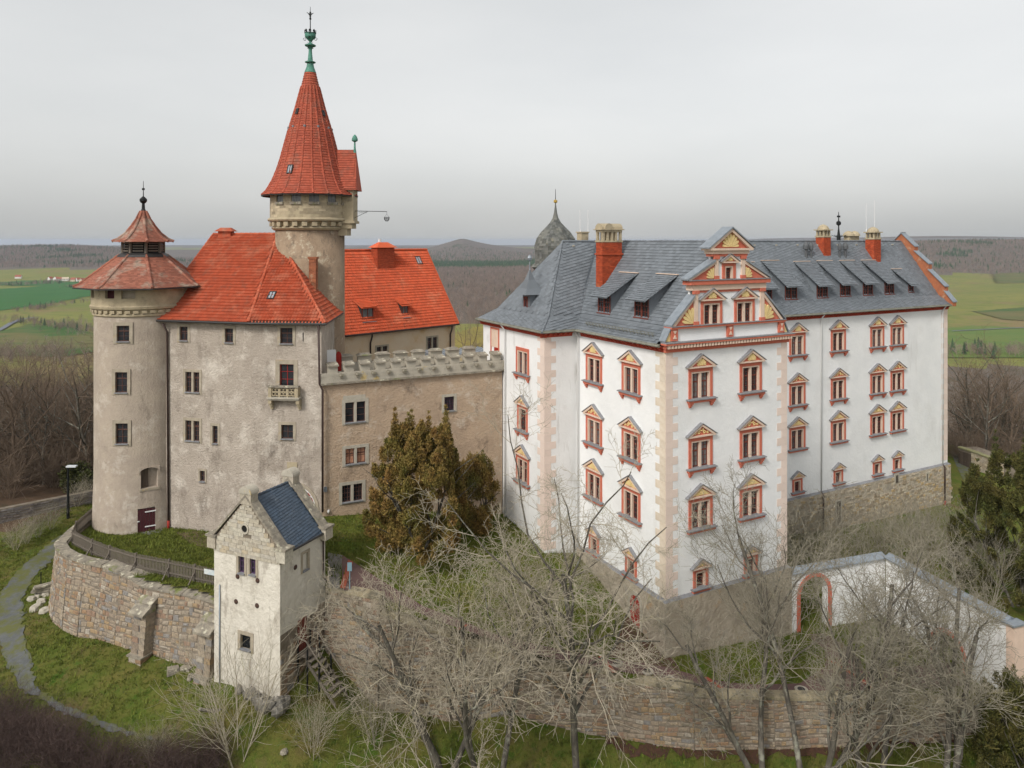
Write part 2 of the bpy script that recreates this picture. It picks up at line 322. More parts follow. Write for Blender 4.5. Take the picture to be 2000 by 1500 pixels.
# ------------------------------------------------------------------ the white renaissance palace (local x along the gable front, y into the hill)
ZP = 4.7; PA = math.atan2(.475, .88)
P0 = Vector((300/F*46, 46, ZP))
palace = root('palace', P0, PA, 'long white renaissance palace with slate roof and salmon pediment windows', 'palace')
pm = Matrix.Translation(P0) @ Matrix.Rotation(PA, 4, 'Z'); pinv = pm.inverted(); pr3 = Matrix.Rotation(PA, 3, 'Z')
def ploc(x, y, p, n): return pinv @ pplane(x, y, pm @ Vector(p), pr3 @ Vector(n))   # pixel -> point on a plane given in palace coordinates
EAVE, RIDGE = 18.8, 25.25
VW, WW, UL, UR, VB = 9.7, 10.41, -2.78, 43.85, 19.4
ZPL = 3.5    # plinth top

# window prototypes -------------------------------------------------
def fan(mb, cx, z0, r, n=9, a0=12, a1=168, y0=-.16, y1=-.06, mi=0):
    for k in range(n):
        a = math.radians(a0+(a1-a0)*k/(n-1)); d = math.radians((a1-a0)/(n-1)*.44)
        L = r*(.8+.2*math.sin(a)); pts = [(cx, z0)]
        for q, rr in ((-1, .62), (-.9, .85), (-.45, .98), (0, 1), (.45, .98), (.9, .85), (1, .62)): pts.append((cx+L*rr*math.cos(a+q*d), z0+L*rr*math.sin(a+q*d)))
        mb.prism(pts[::-1] if False else pts, y0-.012*(k % 2), y1, mi)
    return mb
def pal_window(W=1.35, H=1.55, fr=.2, ped='shell', brackets=True, lights=2, head=.24):
    hw = W/2; ci = .1; out = hw+ci+fr; P = []
    m = MB()
    for s in (-1, 1): m.box(min(s*out, s*(hw+ci)), max(s*out, s*(hw+ci)), -.06, .02, 0, H+ci+head)
    m.box(-(hw+ci), hw+ci, -.06, .02, H+ci, H+ci+head); P.append(('window', m.mesh('window', mRed), 0))
    m = MB()
    for s in (-1, 1): m.box(min(s*hw, s*(hw+ci)), max(s*hw, s*(hw+ci)), -.03, .24, 0, H)
    m.box(-hw-ci, hw+ci, -.03, .24, H, H+ci); P.append(('inner_surround', m.mesh('inner_surround', mCream), 1))
    if lights == 2: P.append(('mullion', MB().box(-.085, .085, .0, .22, 0, H).mesh('mullion', mCream), 1))
    for s in ((-1, 1) if lights == 2 else (0,)):
        a, b = (-hw, hw) if s == 0 else sorted((s*.085, s*hw)); m = MB(); mid = H*.62
        m.box(a, a+.055, .13, .19, 0, H); m.box(b-.055, b, .13, .19, 0, H); m.box(a+.055, b-.055, .13, .19, 0, .07); m.box(a+.055, b-.055, .13, .19, H-.05, H)
        m.box(a+.055, b-.055, .12, .19, mid, mid+.085); c = (a+b)/2; m.box(c-.014, c+.014, .14, .18, .07, mid); m.box(c-.014, c+.014, .14, .18, mid+.085, H-.05)
        for z in (.07+(mid-.07)/3, .07+(mid-.07)*2/3, (mid+.085+H-.05)/2): m.box(a+.055, b-.055, .142, .178, z-.012, z+.012)
        P.append(('casement', m.mesh('casement', mFrame), 1))
        P.append(('pane', MB().quad((a+.03, .165, .03), (b-.03, .165, .03), (b-.03, .165, H-.03), (a+.03, .165, H-.03)).mesh('pane', mGlass), 1))
    so = out+.2
    m = MB().hexa(((-so, -.3, -.09), (so, -.3, -.09), (so, .0, -.09), (-so, 0, -.09), (-so, -.3, -.03), (so, -.3, -.03), (so, 0.1, .0), (-so, .1, .0)), 0)
    m.box(-so+.08, so-.08, -.22, 0, -.24, -.09, 1); P.append(('sill', m.mesh('sill', [mGreyL, mRed]), 1))
    if brackets:
        for s in (-1, 1):
            c = s*(out-.1); m = MB().box(c-.15, c+.15, -.2, 0, -.33, -.24).box(c-.11, c+.11, -.15, 0, -.45, -.33).box(c-.075, c+.075, -.09, 0, -.55, -.45)
            P.append(('sill_bracket', m.mesh('sill_bracket', mRed), 1))
    if ped:
        z0 = H+ci+head; pw = out+.15; ph = pw*.62
        m = MB().box(-pw, pw, -.2, 0, z0, z0+.09, 1).prism([(-pw, z0+.09), (pw, z0+.09), (0, z0+.09+ph)], -.07, 0, 0)
        for s in (-1, 1):
            m.prism([(s*(pw+.02), z0+.09), (s*(pw-.22), z0+.09), (0, z0-.05+ph), (0, z0+.1+ph)], -.2, -.07, 1)
        P.append(('pediment', m.mesh('pediment', [mRed, mCream]), 1))
        m = MB()
        for s in (-1, 1): m.prism([(s*(pw+.1), z0+.07), (s*(pw+.1), z0+.115), (0, z0+.175+ph), (0, z0+.13+ph)], -.25, .02, 0)
        P.append(('pediment_roof', m.mesh('pediment_roof', mGreyL), 1))
        if ped == 'shell': m = fan(MB(), 0, z0+.13, ph*.66, y0=-.13, y1=-.071)
        elif ped == 'full': m = MB().prism([(-pw*.66, z0+.13), (pw*.66, z0+.13), (0, z0+.02+ph*.78)], -.1, -.071); fan(m, 0, z0+.14, ph*.5, 5, 30, 150, -.14, -.1)
        else:
            m = MB()
            for s in (-1, 1):
                for cx, cz, r in ((.2, .2, .1), (.45, .16, .075), (.12, .4, .06)):
                    pts = [(s*cx*pw+r*math.cos(t)*(1-t/14), -.1, z0+.1+cz*ph*1.15+r*math.sin(t)*(1-t/14)) for t in np.linspace(0, 6, 9)]; m.tube(pts, .035, 5)
            m.lathe([(.07, 0), (.05, .05)], 8, (0, -.1, z0+.15+ph*.3))
        P.append(('ornament', m.mesh('ornament', mYel), 1))
    return P, (hw+ci-.004, H+ci-.004)
def inst(proto, parent, loc, rz, glass=None, skip=()):
    r = None
    for name, me, lv in proto:
        if name in skip: continue
        if lv == 0: r = mk(name, me, parent, loc, rz)
        else:
            o = mk(name, me, r)
            if name == 'pane' and glass: o.material_slots[0].link = 'OBJECT'; o.material_slots[0].material = glass
    return r
WIN = {'shell': pal_window(), 'scroll': pal_window(ped='scroll'), 'full': pal_window(ped='full', brackets=False), 'none': pal_window(ped=None),
       'narrow': pal_window(W=.95, ped='scroll', lights=1, head=.2), 'small': pal_window(W=.62, H=.85, fr=.2, ped='full', brackets=False, lights=1, head=.2),
       'gable': pal_window(W=1.2, H=1.2, fr=.18, ped='shell', brackets=False, head=.17), 'attic': pal_window(W=.5, H=.7, fr=.22, ped='shell', brackets=False, lights=1, head=.2)}
SILLS = (15.5, 11.2, 7.42, 3.72)
TYPES = ('shell', 'scroll', 'full', 'small')

# facades: (origin, along, into, length, list of (s, row, type))
def facade(O, X, I, L, wins, z0, z1, mat, ops_extra=(), plinth=True):
    O, X, I = Vector(O), Vector(X), Vector(I); rz = math.atan2(X.y, X.x)
    fm = lambda s, z, d: O+X*s+I*d+Vector((0, 0, z))
    ops = []
    for s, z, t in wins:
        hw, h = WIN[t][1]; ops.append((s-hw, s+hw, z-.03, z+h))
        curt = random.random() < (.3 if z > 15 else .1)
        inst(WIN[t][0], palace, O+X*s+Vector((0, 0, z)), rz, mCurt if curt else (mSkyG if random.random() < .35 else None))
    wall_grid(MB(), fm, 0, L, z0, z1, ops+list(ops_extra), .34).build('wall', mat, palace)
def wins(cols, rows=(0, 1, 2, 3), types=TYPES): return [(s, SILLS[r], types[r]) for s in cols for r in rows]
facade((0, 0, 0), (1, 0, 0), (0, 1, 0), WW, wins((2.77, 7.06)), ZPL, EAVE, mWhite)
f2 = wins((VW-7.6, VW-3.4)); facade((0, VW, 0), (0, -1, 0), (1, 0, 0), VW, f2, ZPL, EAVE, mWhite)
facade((UL, VW, 0), (1, 0, 0), (0, 1, 0), -UL, [], ZPL-1, EAVE, mWhiteD)
vw = VB-12.81
facade((UL, VB, 0), (0, -1, 0), (1, 0, 0), VB-VW, [(vw, SILLS[0], 'none'), (vw, SILLS[1]+.1, 'narrow'), (vw, SILLS[2]+.1, 'full')], ZPL-1.5, EAVE, mWhiteD)
facade((WW, VW, 0), (1, 0, 0), (0, 1, 0), UR-WW, wins((22.54-WW, 27.76-WW, 33.1-WW, 36.0-WW)), ZPL-.25, EAVE, mWhite)
facade((WW, 0, 0), (0, 1, 0), (-1, 0, 0), VW, [], ZPL-.25, EAVE, mWhite)
facade((UR, VW, 0), (0, 1, 0), (-1, 0, 0), VB-VW, [], ZPL-.25, EAVE, mWhite)
facade((UR, VB, 0), (-1, 0, 0), (0, -1, 0), UR-UL, [], -4, EAVE, mWhite)

# plinth: battered rendered masonry, its door and vents
def pl_pt(u, v, z, out): return (u, v, z)
b = .22; zb = -2.2
pts_t = [(UL, VB), (UL, VW), (0, VW), (0, 0), (WW, 0), (WW, VW), (UR, VW), (UR, VB)]
pts_b = [(UL-b, VB), (UL-b, VW-b), (-b, VW-b), (-b, -b), (WW+b, -b), (WW+b, VW-b), (UR+b, VW-b), (UR+b, VB)]
m = MB()
for i in range(7):
    a, c = pts_t[i], pts_t[i+1]; a2, c2 = pts_b[i], pts_b[i+1]
    zt = ZPL if i in (2, 3, 4) else (ZPL-1.2 if i < 2 else ZPL-.25)
    m.quad((*a2, zb), (*c2, zb), (*c2, zt-.12), (*a2, zt-.12), 0); m.quad((*a2, zt-.12), (*c2, zt-.12), (*c, zt+.02), (*a, zt+.02), 1)
m.build('plinth', [mPlinth, mGreyL], palace)
# rubble facing stones on the wing's plinth
m = MB(); z = -1.5
while z < 2.9:
    h = random.uniform(.14, .26); u = WW+.3
    while u < UR:
        w = random.uniform(.2, .55)
        if random.random() < (.97 if z < 1.7 else .45):
            e = random.uniform(0, .05); hh = h*random.uniform(.75, .98); y0 = VW-b-.01-e
            m.add([(u+.02, y0, z+.02), (u+w-.02, y0, z+.02), (u+w-.03, y0, z+hh), (u+.03, y0, z+hh), (u, VW-b, z), (u+w, VW-b, z), (u+w, VW-b, z+hh+.02), (u, VW-b, z+hh+.02)],
                  ((0, 1, 2, 3), (4, 5, 1, 0), (1, 5, 6, 2), (2, 6, 7, 3), (4, 0, 3, 7)))
        u += w
    z += h
tag(m.build('plinth_stone', mRubble, palace), kind='stuff')
# cellar door in the left plinth, wall niches, iron vents
d = MB(); c = ploc(1241, 1190, (-b, 0, 0), (1, 0, 0)); vy, vz = c.y, c.z
d.box(-b-.06, -b+.02, vy-.75, vy-.5, vz-1.3, vz+.4).box(-b-.06, -b+.02, vy+.5, vy+.75, vz-1.3, vz+.4)
for k in range(7):
    t0, t1 = PI*k/7, PI*(k+1)/7
    d.hexa([(-b-.06+dx, vy+r*math.cos(t), vz+.4+r*math.sin(t)) for dx in (0, .08) for r, t in ((.5, t0), (.75, t0), (.75, t1), (.5, t1))])
dd = d.build('cellar_door', mSandG, palace)
MB().solid([(-b-.015, vy-.5), (-b+.02, vy-.5), (-b+.02, vy+.5), (-b-.015, vy+.5)], vz-1.3, vz+.42).build('door_leaf', mFrameR, dd)
m = MB(); m.add([(-b-.015, vy+.5*math.cos(t), vz+.42+.5*math.sin(t)) for t in np.linspace(0, PI, 12)], (tuple(range(12)),)); m.build('arched_top', mFrameR, dd)
for x, y, w, h in ((1751, 935, .32, .35), (1810, 932, .2, .35), (1637, 1003, .4, 1.1)):
    c = ploc(x, y, (0, VW-b, 0), (0, 1, 0)); mb = MB().box(c.x-w, c.x-w+.12, VW-b-.07, VW-b+.01, c.z-h, c.z+h).box(c.x+w-.12, c.x+w, VW-b-.07, VW-b+.01, c.z-h, c.z+h)
    o = mb.box(c.x-w, c.x+w, VW-b-.07, VW-b+.01, c.z+h, c.z+h+.14).build('plinth_niche', mSandG, palace)
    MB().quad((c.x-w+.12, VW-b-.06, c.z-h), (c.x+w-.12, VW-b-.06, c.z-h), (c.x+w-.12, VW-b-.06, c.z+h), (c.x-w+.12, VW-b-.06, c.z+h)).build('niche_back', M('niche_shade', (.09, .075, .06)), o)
# ground floor door in the re-entrant corner
d = MB().box(-1.75, -1.5, VW-.07, VW+.02, -.2, 2.3).box(-.3, -.05, VW-.07, VW+.02, -.2, 2.3).box(-1.75, -.05, VW-.07, VW+.02, 2.3, 2.6).build('side_door', mRed, palace)
for k in range(5): MB().box(-1.5+k*.24, -1.27+k*.24, VW-.05, VW+.01, -.2, 2.3).build('door_board', mFrame, d)
# window and red shutter door where the curtain wall meets the palace
c = ploc(967, 668, (UL, 0, 0), (1, 0, 0))
o = MB().box(UL-.05, UL+.01, c.y-.75, c.y-.6, c.z-1.2, c.z+1).box(UL-.05, UL+.01, c.y+.6, c.y+.75, c.z-1.2, c.z+1).box(UL-.05, UL+.01, c.y-.75, c.y+.75, c.z+1, c.z+1.15).build('blind_window', mRed, palace)
MB().box(UL-.03, UL-.01, c.y-.6, c.y+.6, c.z-.4, c.z+1).build('blind_panel', mCream, o)
MB().box(UL-.04, UL-.012, c.y-.55, c.y+.1, c.z-2.2, c.z-.4).build('door_leaf', mFrameR, o)

# quoins ------------------------------------------------------------
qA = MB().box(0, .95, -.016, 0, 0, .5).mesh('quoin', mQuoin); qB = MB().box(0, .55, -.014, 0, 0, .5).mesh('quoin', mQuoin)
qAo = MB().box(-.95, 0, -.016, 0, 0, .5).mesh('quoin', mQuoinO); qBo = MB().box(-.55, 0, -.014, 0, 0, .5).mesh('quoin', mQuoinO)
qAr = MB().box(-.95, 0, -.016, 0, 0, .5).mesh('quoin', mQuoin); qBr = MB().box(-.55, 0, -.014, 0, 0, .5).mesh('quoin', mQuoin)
n = int((EAVE-ZPL)/.505)
for k in range(n):
    z = ZPL+.03+k*.505; L = k % 2
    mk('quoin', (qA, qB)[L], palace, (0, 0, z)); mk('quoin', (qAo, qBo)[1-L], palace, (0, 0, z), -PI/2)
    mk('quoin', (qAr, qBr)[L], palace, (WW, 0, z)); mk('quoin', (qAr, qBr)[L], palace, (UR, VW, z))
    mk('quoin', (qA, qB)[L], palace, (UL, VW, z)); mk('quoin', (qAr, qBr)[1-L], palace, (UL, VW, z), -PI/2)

# eaves: red cove with brackets, gutter -----------------------------
def eaves(a, c, outn):
    a, c, o = Vector((*a, 0)), Vector((*c, 0)), Vector((*outn, 0)); X = (c-a).normalized(); L = (c-a).length
    m = MB()
    def seg(s0, s1, prof):
        for (d0, z0), (d1, z1) in zip(prof[:-1], prof[1:]):
            m.quad(a+X*s0+o*d0+Vector((0, 0, z0)), a+X*s1+o*d0+Vector((0, 0, z0)), a+X*s1+o*d1+Vector((0, 0, z1)), a+X*s0+o*d1+Vector((0, 0, z1)))
    seg(0, L, [(.02, EAVE-.32), (.06, EAVE-.3), (.1, EAVE-.12), (.22, EAVE-.02), (.44, EAVE+.04)])
    for k in range(int(L/.42)):
        s = .2+k*.42; p = a+X*s; q = a+X*(s+.1)
        m.hexa([p+o*.05+Vector((0, 0, EAVE-.27)), q+o*.05+Vector((0, 0, EAVE-.27)), q+o*.42+Vector((0, 0, EAVE-.04)), p+o*.42+Vector((0, 0, EAVE-.04)),
                p+o*.05+Vector((0, 0, EAVE+.03)), q+o*.05+Vector((0, 0, EAVE+.03)), q+o*.42+Vector((0, 0, EAVE+.035)), p+o*.42+Vector((0, 0, EAVE+.035))])
    m.build('eaves_cove', mCove, palace)
    m = MB(); e = X*.0
    m.tube([a+o*.5+Vector((0, 0, EAVE+.1)), c+o*.5+Vector((0, 0, EAVE+.1))], .075, 8); m.tube([a+o*.44+Vector((0, 0, EAVE+.2)), c+o*.44+Vector((0, 0, EAVE+.2))], .03, 6)
    m.build('gutter', mGutter, palace)
eaves((0, .0), (0, VW-.5), (-1, 0)); eaves((UL-.4, VW), (-.5, VW), (0, -1)); eaves((UL, VW-.4), (UL, VB+.4), (-1, 0)); eaves((WW, VW), (UR+.1, VW), (0, -1)); eaves((UR, VB), (UL, VB), (0, 1)); eaves((WW, .3), (WW, VW-.5), (1, 0))

# roof --------------------------------------------------------------
E0, K0 = EAVE+.12, EAVE+1.05; OV, KN = .5, .85        # eaves line, knee of the sweep
UM, VM = 5.2, 14.57
def P(u, v, z): return (u, v, z)
sl = MB()
kL = 1  # main front
roof_face(sl, [P(UL-OV, VW-OV, E0), P(UR, VW-OV, E0), P(UR, VW+KN, K0), P(UL+KN, VW+KN, K0)], .34, .25, .25)
roof_face(sl, [P(UL+KN, VW+KN, K0), P(UR, VW+KN, K0), P(UR, VM, RIDGE), P(1.77, VM, RIDGE)], .34, .25, .25)
tag(sl.build('main_slope', mSlate, palace), kind='stuff')
sl = MB()
roof_face(sl, [P(UL-OV, VB+OV, E0), P(UL-OV, VW-OV, E0), P(UL+KN, VW+KN, K0), P(UL+KN, VB-KN, K0)], .34, .25, -.28)
roof_face(sl, [P(UL+KN, VB-KN, K0), P(UL+KN, VW+KN, K0), P(1.77, VM, RIDGE)], .34, .25, -.28)
tag(sl.build('hip_slope', mSlate, palace), kind='stuff')
sl = MB()
roof_face(sl, [P(-OV, VM, E0), P(-OV, .45, E0), P(KN, .45, K0), P(KN, VM, K0)], .36, .26, .0)
roof_face(sl, [P(KN, VM, K0), P(KN, .45, K0), P(UM, .45, RIDGE), P(UM, VM, RIDGE)], .36, .26, .0)
roof_face(sl, [P(WW+OV, .45, E0), P(WW+OV, VM, E0), P(WW-KN, VM, K0), P(WW-KN, .45, K0)], .36, .26, .0)
roof_face(sl, [P(WW-KN, .45, K0), P(WW-KN, VM, K0), P(UM, VM, RIDGE), P(UM, .45, RIDGE)], .36, .26, .0)
tag(sl.build('cross_slope', mSlate, palace), kind='stuff')
m = MB(); m.quad(P(UR, VB+OV, E0), P(UL-OV, VB+OV, E0), P(UL+KN, VB-KN, K0), P(UR, VB-KN, K0)); m.add([P(UR, VB-KN, K0), P(UL+KN, VB-KN, K0), P(1.77, VM, RIDGE), P(UR, VM, RIDGE)], ((0, 1, 2, 3),))
m.build('rear_slope', mSlate, palace)
ridge_caps('ridge_capping', palace, [P(1.77, VM, RIDGE), P(UR-.3, VM, RIDGE)], .1, mSlate, .6, .0)
ridge_caps('ridge_capping', palace, [P(UM, .5, RIDGE), P(UM, VM, RIDGE)], .09, mSlate, .6, .0)
ridge_caps('hip_capping', palace, [P(UL-OV, VW-OV, E0), P(UL+KN, VW+KN, K0), P(1.77, VM, RIDGE)], .07, mSlate, .4, .0)
# light valley flashing between the two front slopes
m = MB(); va, vb_ = Vector(P(KN, VW+KN+.15, K0+.06)), Vector(P(UM-.3, VM-.35, RIDGE-.1)); nv = 22
for k in range(nv):
    p, q = va.lerp(vb_, k/nv), va.lerp(vb_, (k+.94)/nv); s1 = Vector((-.16, -.02, .07)); s2 = Vector((.1, .14, .13))
    m.quad(p+s1, p+s2, q+s2, q+s1)
m.build('valley_flashing', mLead, palace)
for k in range(30):   # roof hooks along the ridge
    u = 2.5+k*1.4
    if k % 2 == 0: MB().box(u, u+.16, VM-.42, VM-.3, RIDGE-.42, RIDGE-.3).build('roof_hook', mSandG, palace)

# stepped end gable -------------------------------------------------
def gz(v): return RIDGE-(RIDGE-E0)*abs(v-VM)/(VM-VW+OV)
st = [(VW-OV-.12, E0-.1), (VW-OV-.12, E0+.28), (VW+.2, gz(VW+.2)+.5), (VW+.2, gz(VW+.2)+.95), (VW+1.9, gz(VW+1.9)+.6), (VW+1.9, gz(VW+1.9)+1.15), (VW+3.4, gz(VW+3.4)+.7), (VW+3.4, gz(VW+3.4)+1.15), (VM, RIDGE+.85)]
full = st+[(2*VM-v, z) for v, z in st[::-1][1:]]
m = MB(); nn = len(full); x0, x1 = UR-.05, UR+.45
m.add([(x0, v, z) for v, z in full]+[(x1, v, z) for v, z in full], [tuple(range(nn)), tuple(range(2*nn-1, nn-1, -1))]+[(i, i+nn, (i+1) % nn+nn, (i+1) % nn) for i in range(nn)])
eg = m.build('end_gable', mBrickD, palace)
for i in range(nn-1):
    (v0, z0), (v1, z1) = full[i], full[i+1]
    if abs(v1-v0) > .2 and i < nn-2:
        MB().hexa([(x0-.12, v0-.05, z0+.0), (x1+.12, v0-.05, z0), (x1+.12, v1+.05, z1), (x0-.12, v1+.05, z1), (x0-.12, v0-.05, z0+.1), (x1+.12, v0-.05, z0+.1), (x1+.12, v1+.05, z1+.1), (x0-.12, v1+.05, z1+.1)]).build('coping', mLead, eg)

# front gable -------------------------------------------------------
GC = 5.2
gm_ = MB().box(0.35, WW-.35, 0.02, .5, 18.8, 20.0)
for a, c, z0, z1, lst in ((GC-3, GC+3, 20.0, 22.2, [(3.68, 20.06, 'gable'), (6.5, 20.06, 'gable')]), (GC-1.3, GC+1.3, 22.2, 24.4, [(GC-.05, 22.88, 'attic')])):
    op = [(s-WIN[t][1][0]-a, s+WIN[t][1][0]-a, z-.03, z+WIN[t][1][1]) for s, z, t in lst]
    wall_grid(gm_, lambda s, z, d, a=a: Vector((a+s, .02+d, z)), 0, c-a, z0, z1, op, .28); gm_.box(a, c, .32, .5, z0, z1)
gable = gm_.build('front_gable', mWhite, palace)
m = MB(); m.box(-.3, WW+.3, -.42, .1, 18.96, 19.07, 0).box(-.1, WW+.1, -.12, .05, 18.5, 18.72, 0).box(-.3, WW+.3, -.44, .12, 19.07, 19.12, 1).box(-.16, WW+.16, -.2, .06, 18.72, 18.96, 0)
m.build('main_cornice', [mRed, mGreyL], gable)
den = MB().box(-.075, .075, -.18, 0, -.2, 0).mesh('dentil', mCream)
for k in range(43): mk('dentil', den, gable, (.0+k*.248, -.2, 18.95))
def pil(u, z0, z1, w=.32, inset=True):
    m = MB().box(u-w/2, u+w/2, -.1, .02, z0, z1, 0).box(u-w/2-.07, u+w/2+.07, -.16, .02, z1-.22, z1, 1).box(u-w/2-.05, u+w/2+.05, -.14, .02, z0, z0+.22, 1)
    return m.build('pilaster', [mCream, mRed], gable)
for u in (.62, GC, WW-.62):
    m = MB().box(u-.25, u+.25, -.12, .02, 19.17, 19.9, 0); m.prism([(u-.14, 19.3), (u+.14, 19.3), (u, 19.55)], -.15, -.12, 1).prism([(u-.14, 19.8), (u, 19.58), (u+.14, 19.8)], -.15, -.12, 1); m.build('attic_pedestal', [mRed, mCream], gable)
MB().box(.3, WW-.3, -.2, .52, 19.9, 20.02, 0).box(.3, WW-.3, -.24, .54, 20.02, 20.06, 1).build('ledge', [mRed, mGreyL], gable)
for u in (GC-2.85, GC+2.85): pil(u, 20.06, 22.2)
m = MB().box(GC-3.15, GC+3.15, -.12, .52, 22.2, 22.55, 1).box(GC-3.4, GC+3.4, -.26, .54, 22.55, 22.8, 0).box(GC-3.5, GC+3.5, -.3, .56, 22.8, 22.86, 2).box(GC-2.6, GC+2.6, -.05, .0, 22.05, 22.2, 0)
m.build('entablature', [mRed, mCream, mGreyL], gable)
for u in (GC-1.15, GC+1.15): pil(u, 22.86, 24.35, .28)
m = MB().box(GC-1.5, GC+1.5, -.1, .52, 24.3, 24.46, 0).box(GC-1.6, GC+1.6, -.16, .54, 24.46, 24.68, 1).box(GC-1.85, GC+1.85, -.28, .56, 24.68, 24.82, 1)
m.build('upper_entablature', [mRed, mCream], gable)
m = MB().prism([(GC-1.75, 24.82), (GC+1.75, 24.82), (GC, 26.0)], -.06, .5, 0)
for s in (-1, 1): m.prism([(GC+s*1.85, 24.82), (GC+s*1.55, 24.82), (GC, 25.88), (GC, 26.08)], -.26, -.06, 1)
m.build('top_pediment', [mRed, mCream], gable)
m = MB()
for s in (-1, 1): m.prism([(GC+s*1.98, 24.8), (GC+s*1.98, 24.88), (GC, 26.2), (GC, 26.1)], -.34, .62)
m.build('gable_coping', mLead, gable)
fan(MB(), GC, 24.9, .85, 9, 8, 172, -.14, -.06).build('shell_ornament', mYel, gable)
for s in (-1, 1):
    a, c = GC+s*4.75, GC+s*3.0
    m = MB().prism([(a, 20.06), (c, 20.06), (c, 21.8)], .0, .42, 0); m.prism([(a, 20.06), (a-s*.25, 20.06), (c, 21.6), (c, 21.85)], -.1, .0, 1); m.build('scroll_wing', [mRed, mCream], gable)
    MB().prism([(a+s*.16, 20.04), (a+s*.16, 20.16), (c+s*.02, 21.95), (c+s*.02, 21.8)], -.2, .55).build('wing_coping', mLead, gable)
    fan(MB(), c+s*.08, 20.14, 1.0, 5, 92 if s < 0 else 12, 168 if s < 0 else 88, -.08, .0).build('shell_ornament', mYel, gable)
    a, c = GC+s*3.45, GC+s*1.3
    m = MB().prism([(a, 22.86), (c, 22.86), (c, 23.98)], .0, .42, 0); m.prism([(a, 22.86), (a-s*.25, 22.86), (c, 23.8), (c, 24.02)], -.1, .0, 1); m.build('scroll_wing', [mRed, mCream], gable)
    MB().prism([(a+s*.14, 22.84), (a+s*.14, 22.95), (c+s*.02, 24.12), (c+s*.02, 23.98)], -.2, .55).build('wing_coping', mLead, gable)
    fan(MB(), c+s*.08, 22.92, .68, 5, 94 if s < 0 else 10, 170 if s < 0 else 86, -.08, .0).build('shell_ornament', mYel, gable)
    MB().prism([(GC+s*5.2, 19.16), (GC+s*4.85, 19.16), (GC+s*4.85, 19.85)], -.02, .4).build('corner_scroll', mYel, gable)
    MB().prism([(GC+s*5.32, 19.14), (GC+s*5.32, 19.22), (GC+s*4.85, 20.05), (GC+s*4.85, 19.88)], -.1, .5).build('corner_coping', mLead, gable)
for u in (3.68, 6.5): inst(WIN['gable'][0], palace, (u, .0, 20.06), 0, None, ('sill',))
inst(WIN['attic'][0], palace, (GC-.05, .0, 22.88), 0, None, ('sill',))

# dormers -----------------------------------------------------------
def dormer(c, rz, w=1.25, h=1.05, k=1.3, pitch=.5, lights=2):
    dv = (h+.1)/(k-pitch)
    o = mk('dormer', None, palace, c, rz)
    m = MB(); hw = w/2
    for s in (-1, 1):
        m.add([(s*hw, 0, -.15), (s*hw, 0, h), (s*hw, dv*.85, h+pitch*dv*.85), (s*hw, dv*.85, -.15)], ((0, 1, 2, 3),))
    m.quad((-hw, .06, 0), (hw, .06, 0), (hw, .06, h), (-hw, .06, h)); m.build('cheek', mSlate, o)
    r = MB(); roof_face(r, [(-hw-.36, -.6, h-.1), (hw+.36, -.6, h-.1), (hw+.36, dv, h+.2+pitch*dv), (-hw-.36, dv, h+.2+pitch*dv)], .3, .22, 0)
    r.quad((-hw-.36, -.6, h-.15), (hw+.36, -.6, h-.15), (hw+.36, dv, h+.15+pitch*dv), (-hw-.36, dv, h+.15+pitch*dv)); r.build('dormer_roof', mSlate, o)
    MB().box(-hw-.36, hw+.36, dv-.1, dv+.05, h+.2+pitch*dv, h+.25+pitch*dv).build('top_flashing', mCream, o)
    f = MB().box(-hw, -hw+.09, -.02, .05, 0, h).box(hw-.09, hw, -.02, .05, 0, h).box(-hw+.09, hw-.09, -.02, .05, h-.09, h).box(-hw-.05, hw+.05, -.1, .05, -.08, 0)
    if lights == 2: f.box(-.07, .07, -.02, .05, 0, h-.09)
    for a, bb in (((-hw+.09, -.07), (.07, hw-.09)) if lights == 2 else ((-hw+.09, hw-.09),)):
        f.box(a, bb, 0, .04, h*.6, h*.6+.05)
        cc = (a+bb)/2; f.box(cc-.013, cc+.013, .0, .03, 0, h-.09); f.box(a, bb, 0, .03, h*.3, h*.3+.025)
    f.build('window_frame', mFrame, o)
    MB().quad((-hw+.05, .04, .02), (hw-.05, .04, .02), (hw-.05, .04, h-.05), (-hw+.05, .04, h-.05)).build('pane', mGlass, o)
    return o
pn = Vector((0, -(RIDGE-K0), VM-VW-KN)); pp = P(10, VM, RIDGE)
for x, y, w, h in ((1545, 584, 1.5, 1.2), (1606, 581, 1.42, 1.15), (1651, 578, 1.42, 1.15), (1695, 576, 1.4, 1.15), (1737, 574, 1.4, 1.15), (1779, 570, .8, .75), (1496, 589, 1.45, 1.2)):
    c = ploc(x, y, pp, pn); dormer((c.x, c.y, c.z), 0, w, h, (RIDGE-K0)/(VM-VW-KN), .8, 2 if w > 1 else 1)
pn2 = Vector((-(RIDGE-K0), 0, UM-KN))
for x, y in ((1180, 611), (1253, 620)):
    c = ploc(x, y, P(UM, 3, RIDGE), pn2); dormer((c.x, c.y, c.z), -PI/2, 1.5, 1.25, (RIDGE-K0)/(UM-KN), .62)
